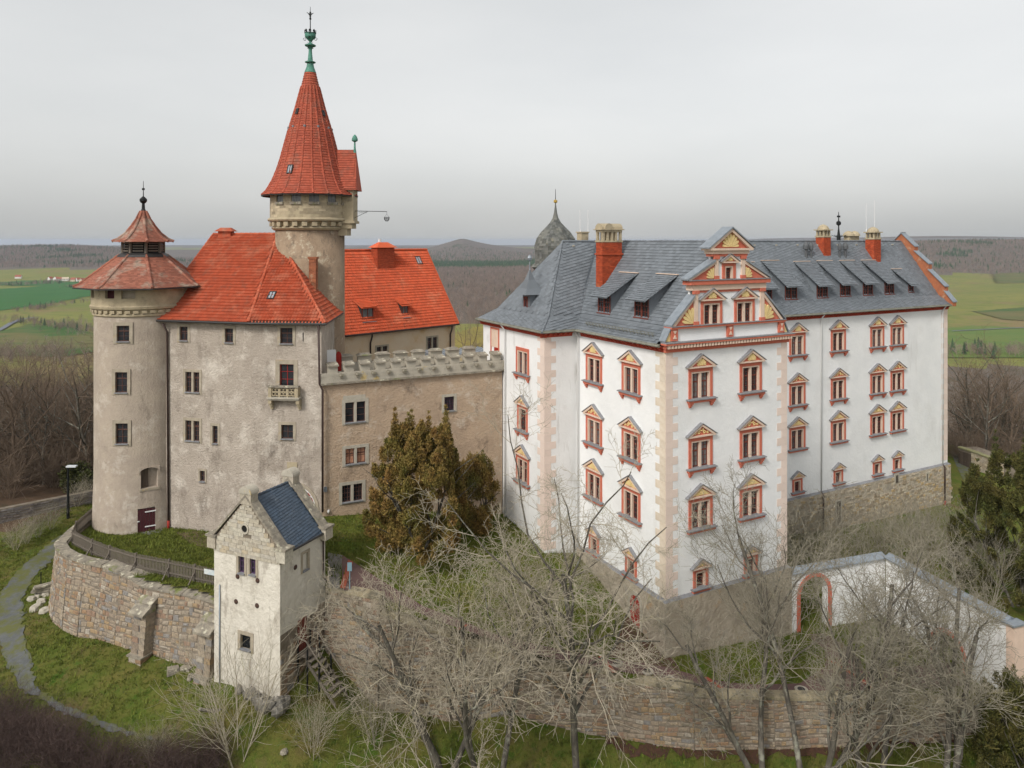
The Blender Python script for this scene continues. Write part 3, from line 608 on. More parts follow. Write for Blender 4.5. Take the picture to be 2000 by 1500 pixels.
# small pyramid dormer on the hip
c = ploc(1028, 600, P(1.77, VM, RIDGE), Vector((-(RIDGE-K0), 0, 1.77-UL-KN))); o = mk('turret_dormer', None, palace, c, -PI/2)
MB().box(-.55, .55, 0, 1.4, -.1, 1.0).build('cheek', mSlate, o)
m = MB()
for k in range(4):
    a0, a1 = PI/4+PI/2*k, PI/4+PI/2*(k+1); prof = ((1.2, .98), (.8, 1.45), (.4, 2.1), (.05, 2.85))
    for (r0, z0), (r1, z1) in zip(prof[:-1], prof[1:]): m.quad((r0*math.cos(a0), .3+r0*math.sin(a0), z0), (r0*math.cos(a1), .3+r0*math.sin(a1), z0), (r1*math.cos(a1), .3+r1*math.sin(a1), z1), (r1*math.cos(a0), .3+r1*math.sin(a0), z1))
m.build('pyramid_roof', mSlate, o)
MB().lathe([(.05, 2.5), (.04, 3.3), (.16, 3.4), (.2, 3.55), (.12, 3.7), (.02, 3.8)], 10, (0, .3, .2)).build('finial', mLead, o)
MB().box(-.35, -.22, -.04, .02, 0, .8).box(.1, .22, -.04, .02, 0, .8).box(-.22, .1, -.04, .02, .7, .8).build('window_frame', mFrame, o)
MB().quad((-.22, -.01, 0), (.1, -.01, 0), (.1, -.01, .7), (-.22, -.01, .7)).build('pane', mGlass, o)

# chimneys ----------------------------------------------------------
def brick_stack(mb, x0, x1, y0, y1, z0, z1, mi=0):
    z = z0; k = 0
    while z < z1:
        for (ax, ay, bx, by) in ((x0, y0, x1, y0), (x0, y1, x0, y0), (x1, y0, x1, y1), (x1, y1, x0, y1)):
            L = math.hypot(bx-ax, by-ay); dx, dy = (bx-ax)/L, (by-ay)/L; n = max(1, round(L/.26)); o = (k % 2)*.5; nx, ny = dy, -dx
            for j in range(-1, n):
                s0, s1 = max(0, (j+o)*L/n), min(L, (j+1+o)*L/n)
                if s1-s0 < .03: continue
                e = .012; a, c = s0+.008, s1-.008
                mb.quad((ax+dx*a+nx*e, ay+dy*a+ny*e, z+.008), (ax+dx*c+nx*e, ay+dy*c+ny*e, z+.008), (ax+dx*c+nx*e, ay+dy*c+ny*e, z+.09), (ax+dx*a+nx*e, ay+dy*a+ny*e, z+.09), mi)
        z += .1; k += 1
    mb.box(x0, x1, y0, y1, z0, z1, mi, .3); return mb
def big_chimney(u0, u1, v0, v1, z0, z1):
    o = mk('chimney', None, palace, (0, 0, 0)); m = brick_stack(MB(), u0, u1, v0, v1, z0, z1); tag(m.build('brick_shaft', mBrick, o), kind='stuff')
    MB().box(u0-.08, u1+.08, v0-.08, v1+.08, z1-.95, z1-.83).build('brick_band', mBrick, o)
    MB().box(u0-.06, u1+.06, v0-.06, v1+.06, z1, z1+.12).build('stone_base', mSand, o)
    m = MB(); z2 = z1+.12
    for uu in np.linspace(u0+.09, u1-.09, 5):
        for vv in (v0+.09, v1-.09):
            m.box(uu-.09, uu+.09, vv-.09, vv+.09, z2, z2+.62)
    m.build('cap_pier', mSand, o)
    m = MB().box(u0-.02, u1+.02, v0-.02, v1+.02, z2+.62, z2+.78); m.box(u0-.14, u1+.14, v0-.14, v1+.14, z2+.78, z2+.86)
    nn = 10; cu = (u0+u1)/2; cvm = (v0+v1)/2; rv = (v1-v0)/2+.05
    arc = [(cvm+rv*math.cos(t), z2+.86+.42*math.sin(t)) for t in np.linspace(0, PI, nn)]
    m.add([(u0-.05, a_, b_) for a_, b_ in arc]+[(u1+.05, a_, b_) for a_, b_ in arc], [tuple(range(nn)), tuple(range(2*nn-1, nn-1, -1))]+[(i, i+nn, i+nn+1, i+1) for i in range(nn-1)])
    cu2 = u0+.5; pts = [(cu2+.38*math.cos(t), z2+.84+.44*math.sin(t)) for t in np.linspace(0, PI, nn)]; m.prism(pts, v0-.12, cvm)
    m.build('vaulted_cap', mSand, o); return o
c = ploc(1177, 562, P(UM, 3, RIDGE), pn2)
big_chimney(c.x, c.x+1.75, c.y, c.y+.85, c.z-.8, (pinv @ px(1190, 473, (pm @ c).y)).z)
def small_chimney(x, yb, ytop, w=.95):
    c = ploc(x, yb, pp, pn); u, v, z = c; o = mk('chimney', None, palace, (u, v, z)); ht = (yb-ytop)/F*(pm @ c).y; zb_ = ht-1.25
    tag(brick_stack(MB(), -w/2, w/2, 0, w, -.6, zb_).build('brick_shaft', mBrick, o), kind='stuff')
    MB().box(-w/2-.06, w/2+.06, -.06, w+.06, zb_, zb_+.14).build('stone_base', mSand, o)
    m = MB()
    for a in (-w/2+.1, 0, w/2-.1):
        for bb in (.1, w/2, w-.1):
            if a == 0 and bb == w/2: continue
            m.box(a-.08, a+.08, bb-.08, bb+.08, zb_+.14, zb_+.66)
    m.build('cap_pier', mSand, o)
    m = MB().box(-w/2-.14, w/2+.14, -.14, w+.14, zb_+.66, zb_+.76); m.lathe([(w*.58, zb_+.76), (w*.52, zb_+.92), (w*.4, zb_+1.08), (w*.2, zb_+1.2), (.04, zb_+1.25)], 14, (0, w/2, 0)); m.build('domed_cap', mSand, o)
small_chimney(1616, 500, 438); small_chimney(1714, 512, 443, 1.0)
for x, yb, s in ((1574, 502, .22), (1584, 503, .18), (1640, 503, .16), (1651, 502, .22)):
    c = ploc(x, yb, pp, pn); MB().lathe([(s*.55, -.3), (s*.55, .7), (s*1.2, .75), (s*1.25, 1.1), (s*.8, 1.35), (.02, 1.45)], 12).build('roof_vent', M('zinc_vent', (.10, .105, .11), rough=.5), palace, c)
def rear(x, y, v=17.5): return ploc(x, y, P(0, v, 0), Vector((0, 1, 0)))
c = rear(1138, 472); MB().box(-.35, .35, -.35, .35, -2.5, .75).box(-.42, .42, -.42, .42, .75, .85).build('rear_chimney', mSand, palace, c)
for x, yt in ((1133, 410), (1148.5, 410), (1692, 398), (1708, 392)):
    c = rear(x, 474); h = (474-yt)/F*(pm @ c).y; MB().lathe([(.05, -2), (.04, h*.35), (.025, h*.36), (.018, h)], 8, mi=0).build('antenna', mPipeW, palace, c)
c = rear(1663, 470, 18.5); m = MB().box(-.9, .9, -.4, .4, -3, 0).box(-.8, .8, -.35, .35, .0, .5)
for s in (-.45, .45): m.lathe([(.62, .5), (.55, .72), (.35, .95), (.05, 1.05)], 12, (s, 0, 0))
m.build('double_chimney', mSand, palace, c)
c = rear(1638, 470, 19); m = MB().lathe([(.28, -2), (.2, .3), (.07, 1.3), (.06, 1.6), (.25, 1.75), (.25, 2.0), (.06, 2.15), (.03, 3.1)], 10); m.box(-.25, .25, -.02, .02, 2.5, 2.7)
for k in range(6): a = k*PI/3; m.tube([(.15*math.cos(a), .15*math.sin(a), .35), (.75*math.cos(a), .75*math.sin(a), .6)], .03, 4)
m.build('weather_vane', mIron, palace, c)
# downpipes
for u, v, ax in ((-.12, VW-.25, 0), (25.43, VW-.12, 1), (42.9, VW-.12, 1), (UL-.12, 15.4, 0)):
    t = (u-.35, v, EAVE+.05) if ax == 0 else (u, v-.35, EAVE+.05)
    pipe('downpipe', palace, [t, (u, v, EAVE-.4), (u, v, ZPL-.3 if ax else .5)], .06, mPipeW)
    if ax: pipe('downpipe_foot', palace, [(u, v, ZPL-.3), (u, v-b, ZPL-.5), (u, v-b, -.5)], .07, mPipeB); pipe('pipe_shoe', palace, [(u, v-b-.01, -.3), (u, v-b-.01, -1.2)], .085, mPipeR)
# snow guard along the left slope
m = MB()
for k in range(20):
    v = 1.2+k*.38; m.tube([(.02, v, K0-.55), (-.1, v, K0-.28)], .02, 4)
for dz in (-.3, -.42): m.tube([(-.08, 1, K0+dz+.02), (-.08, 8.6, K0+dz+.02)], .018, 4)
m.build('snow_guard', mGutter, palace)

# stair tower with onion dome behind the palace ---------------------
ct = px(1085, 470, 77); ot = root('onion_dome_tower', (ct.x, ct.y, 6), 0, 'slender white stair tower with grey slate onion dome behind the palace', 'tower')
k = ct.y/F
prof = [((x-1086)*k*1.07, (HOR-y)*k+24) for x, y in ((1129, 525), (1133, 521), (1126, 514), (1126, 500), (1127, 480), (1123, 466), (1114, 453), (1104, 443), (1096, 434), (1091, 425))]
MB().lathe([(2.05, 0), (2.05, prof[0][1])], 8, a0=PI/8).build('wall', mWhite, ot); MB().lathe([(2.06, prof[0][1]-.35), (2.4, prof[0][1])], 8, a0=PI/8).build('cornice', mCove, ot)
m = MB(); nseg = 8
for j in range(len(prof)-1):
    (r0, z0), (r1, z1) = prof[j], prof[j+1]; L = math.hypot(r1-r0, z1-z0); q = max(1, round(L/.22))
    for i in range(q):
        f0, f1 = i/q, (i+1)/q; ra, rb = r0+(r1-r0)*f0, r0+(r1-r0)*f1; za, zb2 = z0+(z1-z0)*f0, z0+(z1-z0)*f1
        for s in range(nseg):
            a0, a1 = PI/8+2*PI*s/nseg, PI/8+2*PI*(s+1)/nseg; p0, p1 = Vector((math.cos(a0), math.sin(a0), 0)), Vector((math.cos(a1), math.sin(a1), 0))
            nt_ = max(1, round(ra*.8/.3))
            for t in range(nt_):
                u0, u1 = t/nt_, (t+.95)/nt_; A, B = p0.lerp(p1, u0), p0.lerp(p1, u1)
                m.quad(A*(ra+.03)+Vector((0, 0, za)), B*(ra+.03)+Vector((0, 0, za)), B*rb+Vector((0, 0, zb2)), A*rb+Vector((0, 0, zb2)))
tag(m.build('slate_dome', mSlateG, ot), kind='stuff')
zz = prof[-1][1]; MB().lathe([(.3, zz-.05), (.16, zz+.5), (.06, zz+1.3), (.05, zz+1.5)], 10).build('spire', mSlateG, ot)
MB().lathe([(.02, zz+1.45), (.19, zz+1.55), (.19, zz+1.75), (.02, zz+1.85)], 12).build('gilded_ball', mGold, ot); MB().lathe([(.035, zz+1.8), (.02, zz+2.9)], 6).build('lightning_rod', mIron, ot)
# ------------------------------------------------------------------ windows of the old castle
def stone_window(w, h, lights=1, bars=(1, 2), fw=.17, mat=mSurr, frame=mFrameB, transom=None, sill=mGreyL, depth=.22):
    P = []; hw = w/2; m = MB()
    for s in (-1, 1): m.box(min(s*hw, s*(hw+fw)), max(s*hw, s*(hw+fw)), -.035, depth, -fw*.7, h+fw)
    m.box(-hw, hw, -.035, depth, h, h+fw); m.box(-hw, hw, -.035, depth, -fw*.7, -.02); P.append(('window', m.mesh('window', mat), 0))
    P.append(('sill', MB().box(-hw-.04, hw+.04, -.12, .1, -.06, 0).mesh('sill', sill), 1))
    spans = [(-hw, hw)]
    if lights == 2: P.append(('mullion', MB().box(-.09, .09, -.02, depth, 0, h).mesh('mullion', mat), 1)); spans = [(-hw, -.09), (.09, hw)]
    for a, b in spans:
        m = MB(); y0, y1 = depth-.1, depth-.04
        m.box(a, a+.05, y0, y1, 0, h); m.box(b-.05, b, y0, y1, 0, h); m.box(a+.05, b-.05, y0, y1, 0, .05); m.box(a+.05, b-.05, y0, y1, h-.05, h)
        if transom: m.box(a+.05, b-.05, y0-.01, y1, h*transom, h*transom+.07)
        for k in range(1, bars[0]+1): x = a+(b-a)*k/(bars[0]+1); m.box(x-.018, x+.018, y0+.01, y1-.01, .05, h-.05)
        for k in range(1, bars[1]+1): z = h*k/(bars[1]+1); m.box(a+.05, b-.05, y0+.012, y1-.012, z-.014, z+.014)
        P.append(('casement', m.mesh('casement', frame), 1))
        P.append(('pane', MB().quad((a+.02, depth-.06, .02), (b-.02, depth-.06, .02), (b-.02, depth-.06, h-.02), (a+.02, depth-.06, h-.02)).mesh('pane', mGlass), 1))
    return P, (hw+fw-.004, h+fw-.004, fw*.7)
def flat_wall(parent, A, B, zb, zt, wl, mat, s_ext=(0, 0), base=0., name='wall', extra=()):
    """wall from A to B (seen from outside left to right, world x,y); wl: (pixel x centre, pixel y sill, proto, glass)"""
    A, B = Vector((A[0], A[1], 0)), Vector((B[0], B[1], 0)); X = (B-A).normalized(); I = Vector((-X.y, X.x, 0)); L = (B-A).length
    R = parent.matrix_world if False else Matrix.Translation(parent.location); inv = parent.location
    fm = lambda s, z, d: A+X*s+I*d+Vector((0, 0, z))-inv
    ops = list(extra)
    for x, y, pr, gl in wl:
        c = pplane(x, y, A, I); s = (c-A).dot(X); hw, h, f = pr[1]
        ops.append((s-hw, s+hw, c.z-f+.004, c.z+h)); inst(pr[0], parent, Vector((c.x, c.y, c.z))-inv, math.atan2(X.y, X.x), gl)
    return wall_grid(MB(), fm, 0, L, zb, zt, ops, .4, step=None).build(name, mat, parent)
W_top = stone_window(.68, 1.0, 1, (1, 1), .2, transom=.6); W_dbl = stone_window(1.16, 1.45, 2, (1, 3), .2, transom=.68); W_nar = stone_window(.42, 1.25, 1, (0, 3), .18)
W_sm = stone_window(.42, .75, 1, (1, 1), .14); W_B1 = stone_window(.9, 1.1, 1, (1, 2), .2, transom=.62); W_B2 = stone_window(.86, .98, 1, (1, 1), .2)
W_bal = stone_window(1.02, 1.6, 1, (1, 2), .3, frame=mFrameR); W_t = stone_window(.88, 1.12, 1, (1, 2), .24, transom=.62); W_t2 = stone_window(.86, 1.45, 1, (1, 2), .22, transom=.66)
W_c1 = stone_window(1.45, 1.42, 2, (0, 2), .22, mat=mSandG); W_c3 = stone_window(1.45, 1.2, 2, (2, 3), .22, mat=mSandG); W_st = stone_window(.8, 1.05, 1, (3, 4), .2, mat=mSandG, frame=mIron)
mInfill = M('brick_infill', (.40, .16, .09), (.46, .27, .18), 7, bump=.5, bscale=16)
mStain = M('leaded_glass', (.02, .03, .06), (.1, .04, .05), 14, rough=.15, spec=.5)

# ------------------------------------------------------------------ old castle building
TZ = 9.2    # terrace level
ob = root('old_castle', (-20, 57, TZ), 0, 'beige rough plastered castle block with steep red tiled hip roof', 'castle building')
A0, A1, A2 = (-25.6, 55.15), (-18.3, 53.2), (-13.25, 52.7); A3, A4, A5 = (-13.9, 60), (-15, 65.5), (-27.5, 65.5)
ZT = 24.25
flat_wall(ob, A0, A1, TZ-2.2, ZT, [(359, 665, W_top, None), (447.5, 669, W_top, None), (376, 766, W_dbl, None), (376, 861, W_dbl, None), (420.5, 866, W_nar, None), (395.5, 940, W_sm, None)], mPl)
flat_wall(ob, A1, A2, TZ-2.2, ZT, [(559.5, 671, W_B1, None), (560, 756, W_bal, None), (561, 857, W_B2, None)], mPl)
for a, b in ((A2, A3), (A3, A4), (A4, A5)): flat_wall(ob, a, b, TZ-2.2, ZT, [], mPl)
def rel(p, o): return Vector(p)-o.location
# arched gateway half hidden by the gatehouse
def arch_ring(mb, c, X, n, r0, r1, d0, d1, a0=0, a1=PI, k=14, mi=0, tone=None):
    for i in range(k):
        t0, t1 = a0+(a1-a0)*i/k, a0+(a1-a0)*(i+1)/k
        pt = lambda r, t, d: c+X*(r*math.cos(t))+Vector((0, 0, r*math.sin(t)))+n*d
        mb.hexa([pt(r0, t0, d0), pt(r1, t0, d0), pt(r1, t0, d1), pt(r0, t0, d1), pt(r0, t1, d0), pt(r1, t1, d0), pt(r1, t1, d1), pt(r0, t1, d1)], mi, tone)
Xb = Vector((A2[0]-A1[0], A2[1]-A1[1], 0)).normalized(); nb = Vector((Xb.y, -Xb.x, 0))
cg = pplane(573, 992, (*A1, 0), nb)-ob.location
gt = MB(); arch_ring(gt, cg, Xb, nb, 1.62, 1.85, .0, .06); gt = gt.build('gate_arch', mSurr, ob)
m = MB(); m.add([cg+Xb*(1.62*math.cos(t))+Vector((0, 0, 1.62*math.sin(t)))+nb*.012 for t in np.linspace(0, PI, 20)], (tuple(range(20)),)); m.build('fanlight', mFrameR, gt)
m = MB()
for r in (1.6, 1.32): arch_ring(m, cg, Xb, nb, r-.05, r, .02, .05, k=20)
for i in range(22):
    t0, t1 = PI*i/22, PI*(i+1)/22; r0, r1 = (1.34, 1.56) if i % 2 else (1.56, 1.34)
    m.tube([cg+Xb*(r0*math.cos(t0))+Vector((0, 0, r0*math.sin(t0)))+nb*.04, cg+Xb*(r1*math.cos(t1))+Vector((0, 0, r1*math.sin(t1)))+nb*.04], .02, 4)
m.build('fan_lattice', mPipeW, gt)
for k in range(8):
    a = cg+Xb*(-1.6+k*.4)+nb*.02; MB().box(.01, .39, -.03, .0, -2.0, 0).build('gate_board', mWoodB, gt, a, math.atan2(Xb.y, Xb.x))
for s in (-1, 1): MB().box(-.12, .12, -.06, .02, -2.0, 0).build('gate_jamb', mSurr, gt, cg+Xb*(s*1.73), math.atan2(Xb.y, Xb.x))
p = pplane(571, 911, (*A1, 0), nb)-ob.location; MB().box(-.36, .36, -.05, .02, -.3, .3).build('keystone_block', mSand, ob, p, math.atan2(Xb.y, Xb.x))
# balcony under the red door
p = pplane(559, 786, (*A1, 0), nb)-ob.location; bal = mk('balcony', None, ob, p, math.atan2(Xb.y, Xb.x))
MB().box(-1.15, 1.15, -.62, 0, .35, .47).box(-1.08, 1.08, -.55, 0, .25, .35).build('floor_slab', mSandG, bal)
for s in (-1, 1):
    MB().prism([(s*1.0-.12, .25), (s*1.0+.12, .25), (s*1.0+.1, -.45), (s*1.0-.1, -.45)], -.12, 0).box(s*1.0-.12, s*1.0+.12, -.5, 0, .0, .25).box(s*1.0-.11, s*1.0+.11, -.32, 0, -.22, 0).build('corbel', mSand, bal)
    MB().box(s*.95-.11, s*.95+.11, -.58, -.36, .47, 1.15).build('corner_post', mSand, bal)
    MB().box(s*.95-.07, s*.95+.07, -.36, 0, .5, 1.15).build('side_panel', mSand, bal)
MB().box(-1.12, 1.12, -.64, -.32, 1.15, 1.26).build('rail', mLich, bal)
for k in range(3):
    cx = -.58+k*.58; m = MB()
    for dx, dz in ((-.12, .13), (.12, .13), (-.12, -.13), (.12, -.13)): arch_ring(m, Vector((cx+dx, -.46, .81+dz)), Vector((1, 0, 0)), Vector((0, -1, 0)), .09, .15, -.05, .05, 0, 2*PI, 10)
    m.build('tracery_panel', mSand, bal)
for k in range(4): MB().box(-.58*1.5+k*.58-.05, -.58*1.5+k*.58+.05, -.53, -.39, .47, 1.15).build('baluster', mSand, bal)
# roof
EZ = 24.3; E = [Vector(v) for v in ((-26.1, 54.75, EZ), (-18.35, 52.72, EZ), (-12.85, 52.2, EZ), (-13.45, 60.2, EZ), (-14.8, 66, EZ), (-28, 66, EZ))]
R1 = Vector((-18.6, 60.2, 30.5)); dA = (E[1]-E[0]).normalized(); R0 = R1-dA*5.9
of = lambda *ps: [Vector(p)-ob.location for p in ps]
t = MB()
roof_face(t, of(E[0], E[1], R1, R0), .23, .31, 0, 'pan'); tag(t.build('front_slope', mTile, ob), kind='stuff')
t = MB(); roof_face(t, of(E[1], E[2], R1), .23, .31, 0, 'pan'); tag(t.build('front_slope', mTile, ob), kind='stuff')
t = MB(); roof_face(t, of(E[2], E[3], R1), .23, .31, 0, 'pan'); tag(t.build('end_slope', mTile, ob), kind='stuff')
t = MB()
for f in ((E[3], E[4], R1), (E[4], E[5], R0, R1), (E[5], E[0], R0)): t.add(of(*f), (tuple(range(len(f))),))
t.build('rear_slope', mTile, ob)
ridge_caps('ridge_capping', ob, of(R0, R1), .12, mTile); ridge_caps('hip_capping', ob, of(E[1], R1), .12, mTile); ridge_caps('hip_capping', ob, of(E[2], R1), .1, mTile); ridge_caps('hip_capping', ob, of(E[0], R0), .1, mTile)
MB().tube([p+Vector((.04, .1, .05)) for p in of(E[3], R1)], .1, 6).build('lead_edging', mGutD, ob)
g = [p+Vector((0, -.05, -.06)) for p in of(E[0], E[1], E[2], E[3])]
MB().tube(g, .085, 8).build('gutter', mGutD, ob)
m = MB(); k = 0
for a, b in ((E[0], E[1]), (E[1], E[2])):
    n = int((b-a).length/.24)
    for i in range(n): q = a.lerp(b, (i+.3)/n)-ob.location; m.box(q.x, q.x+.1, q.y+.02, q.y+.12, q.z-.02, q.z+.12)
m.build('eaves_clip', mGutD, ob)
# skylight, ridge vent, snow guard, chimney
def on_face(x, y, f): n = (f[1]-f[0]).cross(f[2]-f[0]).normalized(); return pplane(x, y, f[0], n), (n if n.z > 0 else -n)
p, n = on_face(531, 578, (E[1], E[2], R1))
def skylight(parent, p, n, X, w, h):
    o = mk('skylight', None, parent, p-parent.location); T = n.cross(X)
    q = lambda a, b, c: X*a+T*b+n*c
    m = MB()
    for a0, a1, b0, b1 in ((-w, -w+.07, -h, h), (w-.07, w, -h, h), (-w+.07, w-.07, -h, -h+.07), (-w+.07, w-.07, h-.07, h), (-.02, .02, -h+.07, h-.07)):
        m.hexa([q(a0, b0, .0), q(a1, b0, 0), q(a1, b1, 0), q(a0, b1, 0), q(a0, b0, .12), q(a1, b0, .12), q(a1, b1, .12), q(a0, b1, .12)])
    m.build('frame', mGutD, o); MB().quad(q(-w+.05, -h+.05, .09), q(w-.05, -h+.05, .09), q(w-.05, h-.05, .09), q(-w+.05, h-.05, .09)).build('pane', M('skylight_glass', (.3, .33, .36), rough=.1, spec=.8), o)
    return o
skylight(ob, p, n, (E[2]-E[1]).normalized(), .26, .38)
p = R0.lerp(R1, .2)-ob.location
o = mk('roof_vent', None, ob, p); MB().box(-.5, .5, -.4, .4, -.3, .25).build('vent_shaft', mTile, o)
MB().hexa([(-.75, -.6, .25), (.75, -.6, .25), (.75, .6, .25), (-.75, .6, .25), (-.4, -.15, .55), (.4, -.15, .55), (.4, .15, .55), (-.4, .15, .55)]).build('tiled_cap', mTile, o)
m = MB(); a, b = px(535, 619, 53.3), px(602, 620, 53.2)
for d in (.0, .14): m.tube([a-ob.location+Vector((0, 0, d)), b-ob.location+Vector((0, 0, d))], .02, 4)
for k in range(14): q = a.lerp(b, k/13)-ob.location; m.tube([q+Vector((0, .15, -.12)), q+Vector((0, 0, .15))], .018, 4)
m.build('snow_guard', mGutD, ob)
c = px(612, 560, 57.2); o = mk('chimney', None, ob, c-ob.location)
tag(brick_stack(MB(), -.26, .26, -.26, .26, -1.0, 2.1).build('brick_shaft', mBrickD, o), kind='stuff'); MB().box(-.33, .33, -.33, .33, 2.1, 2.25).build('brick_cap', mBrickD, o)
# downpipes
p1, p2 = px(318, 632, 54.5), px(328, 648, 54.95); p3 = px(328, 1020, 54.75)
pipe('downpipe', ob, [q-ob.location for q in (p1, Vector((p2.x, p2.y-.12, p2.z)), Vector((p3.x, p2.y-.12, TZ+.5)))], .075, mPipeB)
pipe('pipe_shoe', ob, [Vector((p3.x, p2.y-.12, TZ+.55))-ob.location, Vector((p3.x, p2.y-.12, TZ-.2))-ob.location], .095, mPipeR)
p1, p2, p3, p4 = px(622, 634, 52.25), px(624, 750, 52.5), px(630, 762, 52.5), px(630, 1000, 52.5)
pipe('downpipe', ob, [q-ob.location for q in (p1, p2, p3, p4)], .075, mPipeB)
MB().box(-.02, .02, -.05, 0, -.3, .3).build('iron_anchor', mIron, ob, pplane(592, 658, (*A1, 0), nb)-ob.location)

# ------------------------------------------------------------------ round tower on the left
RC = Vector((-27.73, 57.0, TZ)); rt = root('round_tower', RC, 0, 'round plastered tower with two-tiered octagonal lichen-grey tiled roof', 'tower')
RR = 3.28
def cyl(r, c=(0, 0), bat=0., z0=0):
    def fm(a, z, d):
        q = r+bat*max(0., 4-z)/4-d; return Vector((c[0]-q*math.cos(a), c[1]-q*math.sin(a), z))
    return fm
fm = cyl(RR, bat=.12)
def ang(x):     # front angle of the cylinder seen at pixel x (angle grows left to right)
    d = Vector(((x-1000)/F, 1)); C = Vector((RC.x, RC.y)); a = d.dot(d); bq = d.dot(C); cq = C.dot(C)-RR*RR
    t = (bq-math.sqrt(max(0, bq*bq-a*cq)))/a; h = d*t-C; return math.atan2(-h.y, -h.x), d.y*t
ops = []
for x, ys, pr in ((240, 667, W_t), (236.5, 767, W_t2), (237.5, 867, W_t2)):
    a, Yh = ang(x); z = CZ-(ys-HOR)/F*Yh-TZ; hw, h, f = pr[1]; da = hw/RR
    ops.append((a-da*1.03, a+da*1.03, z-f, z+h)); cpt = fm(a, z, .03)
    inst(pr[0], rt, cpt, a-PI/2)
a, Yh = ang(292); zn = CZ-(953-HOR)/F*Yh-TZ; ops.append((a-.17, a+.17, zn, zn+1.45)); an = a
ad, Yd = ang(286); ops.append((ad-.17, ad+.17, -.1, 1.72))
wall_grid(MB(), fm, 0, 2*PI, -1.5, 15.7, ops, .45, step=PI/24).build('wall', mPlT, rt, smooth=False)
# niche and door
o = mk('niche', None, rt, fm(an, zn, 0), an-PI/2)
MB().box(-.66, .66, -.03, .06, -.16, 0).build('niche_sill', mSurr, o); m = MB(); m.box(-.6, -.05, .3, .4, 0, 1.4).build('shutter', mWoodD, o)
m = MB(); pts = [(.68*math.cos(t), 1.05+.42*math.sin(t)) for t in np.linspace(0, PI, 10)]; m.prism(pts+[(-.68, 1.5), (.68, 1.5)][::1], .0, .3); m.build('niche_arch', mPlT, o)
o = mk('door', None, rt, fm(ad, 0, 0), ad-PI/2)
for k in range(6): x0 = -.6+k*.2; MB().box(x0+.005, x0+.195, .1, .16, -.05, 1.5+.2*math.cos((k-2.5)/2.9*1.2)).build('door_board', mWoodB, o)
for z in (.35, 1.4): MB().box(-.1, .62, .06, .1, z, z+.07).build('strap_hinge', mPipeW, o)
MB().box(-.6, -.45, .05, .1, .8, .86).build('latch', mPipeW, o)
# cornice, upper storey, roofs
MB().lathe([(RR, 15.35), (RR+.12, 15.42), (RR+.12, 15.55), (RR+.05, 15.6), (RR+.08, 15.85), (RR+.26, 15.92), (RR+.3, 16.08), (RR+.19, 16.16)], 48).build('cornice', mSand, rt)
mod = MB().box(-.17, .17, -.14, 0, 0, .2).mesh('cornice_block', mSand)
for k in range(40): a = 2*PI*k/40; mk('cornice_block', mod, rt, cyl(RR+.07)(a, 15.62, 0), a-PI/2)
fu = cyl(RR+.19); ops = []
for x, w in ((178, .3), (217.5, .36), (252, .44)):
    a, _ = ang(max(x, 186)); ops.append((a-w/RR, a+w/RR, 16.7, 17.3))
for k in range(3): ops.append((PI+.8*k+.5, PI+.8*k+.72, 16.7, 17.3))
wall_grid(MB(), fu, 0, 2*PI, 16.1, 17.6, ops, .3, step=PI/24).build('upper_storey', mSand, rt)
for i, (a0, a1, z0, z1) in enumerate(ops[:3]):
    m = MB(); m.quad(fu(a0, z0, .22), fu(a1, z0, .22), fu(a1, z1, .22), fu(a0, z1, .22)); m.build('shutter', (mDark, mWoodB, mSurr)[i], rt)
VA = [math.radians(v) for v in (57, 102, 147, 192, 237, 282, 327, 12)]      # measured from +x towards the camera
def oct_pt(r, z, a): return Vector((r*math.cos(a), -r*math.sin(a), z))
def oct_roof(prof, mat, parent, w, l, name):
    m = MB()
    for i in range(8):
        a0, a1 = VA[i], VA[i]+PI/4
        for (r0, z0), (r1, z1) in zip(prof[:-1], prof[1:]):
            L = math.hypot(r1-r0, z1-z0); q = max(1, round(L/l))
            for j in range(q):
                f0, f1 = j/q, (j+1.15)/q; ra, rb = r0+(r1-r0)*f0, r0+(r1-r0)*f1; za, zb = z0+(z1-z0)*f0, z0+(z1-z0)*f1
                A, B, C, D = oct_pt(ra+.0, za+.035, a1), oct_pt(ra, za+.035, a0), oct_pt(rb, zb, a0), oct_pt(rb, zb, a1)
                nt = max(1, int((A-B).length/w))
                for t in range(nt):
                    u0, u1 = t/nt, (t+.96)/nt; p, q_ = A.lerp(B, u0), A.lerp(B, u1)
                    m.quad(p, q_, D.lerp(C, u1), D.lerp(C, u0)); m.quad(p-Vector((0, 0, .05)), q_-Vector((0, 0, .05)), q_, p)
            m.quad(oct_pt(r0, z0-.01, a1), oct_pt(r0, z0-.01, a0), oct_pt(r1, z1-.01, a0), oct_pt(r1, z1-.01, a1), 0, .4)
        ridge_caps('hip_capping', parent, [oct_pt(r, z, a0) for r, z in prof], .1, mat, .36)
    tag(m.build(name, mat, parent), kind='stuff')
oct_roof([(4.6, 17.45), (4.15, 17.68), (1.62, 19.72)], mTileR, rt, .2, .17, 'lower_roof')
MB().lathe([(4.55, 17.4), (3.4, 17.55)], 8, a0=-VA[0], caps=False).build('soffit', mWoodG, rt)
MB().lathe([(4.64, 17.34), (4.64, 17.44)], 8, a0=-VA[0], caps=False).build('gutter', mGutD, rt)
MB().lathe([(1.85, 19.6), (1.75, 19.75), (1.42, 19.92)], 8, a0=-VA[0]).build('lantern_skirt', mGutD, rt)
m = MB()
MB().lathe([(1.28, 19.8), (1.28, 20.95)], 8, a0=-VA[0]).build('lantern_core', mDark, rt)
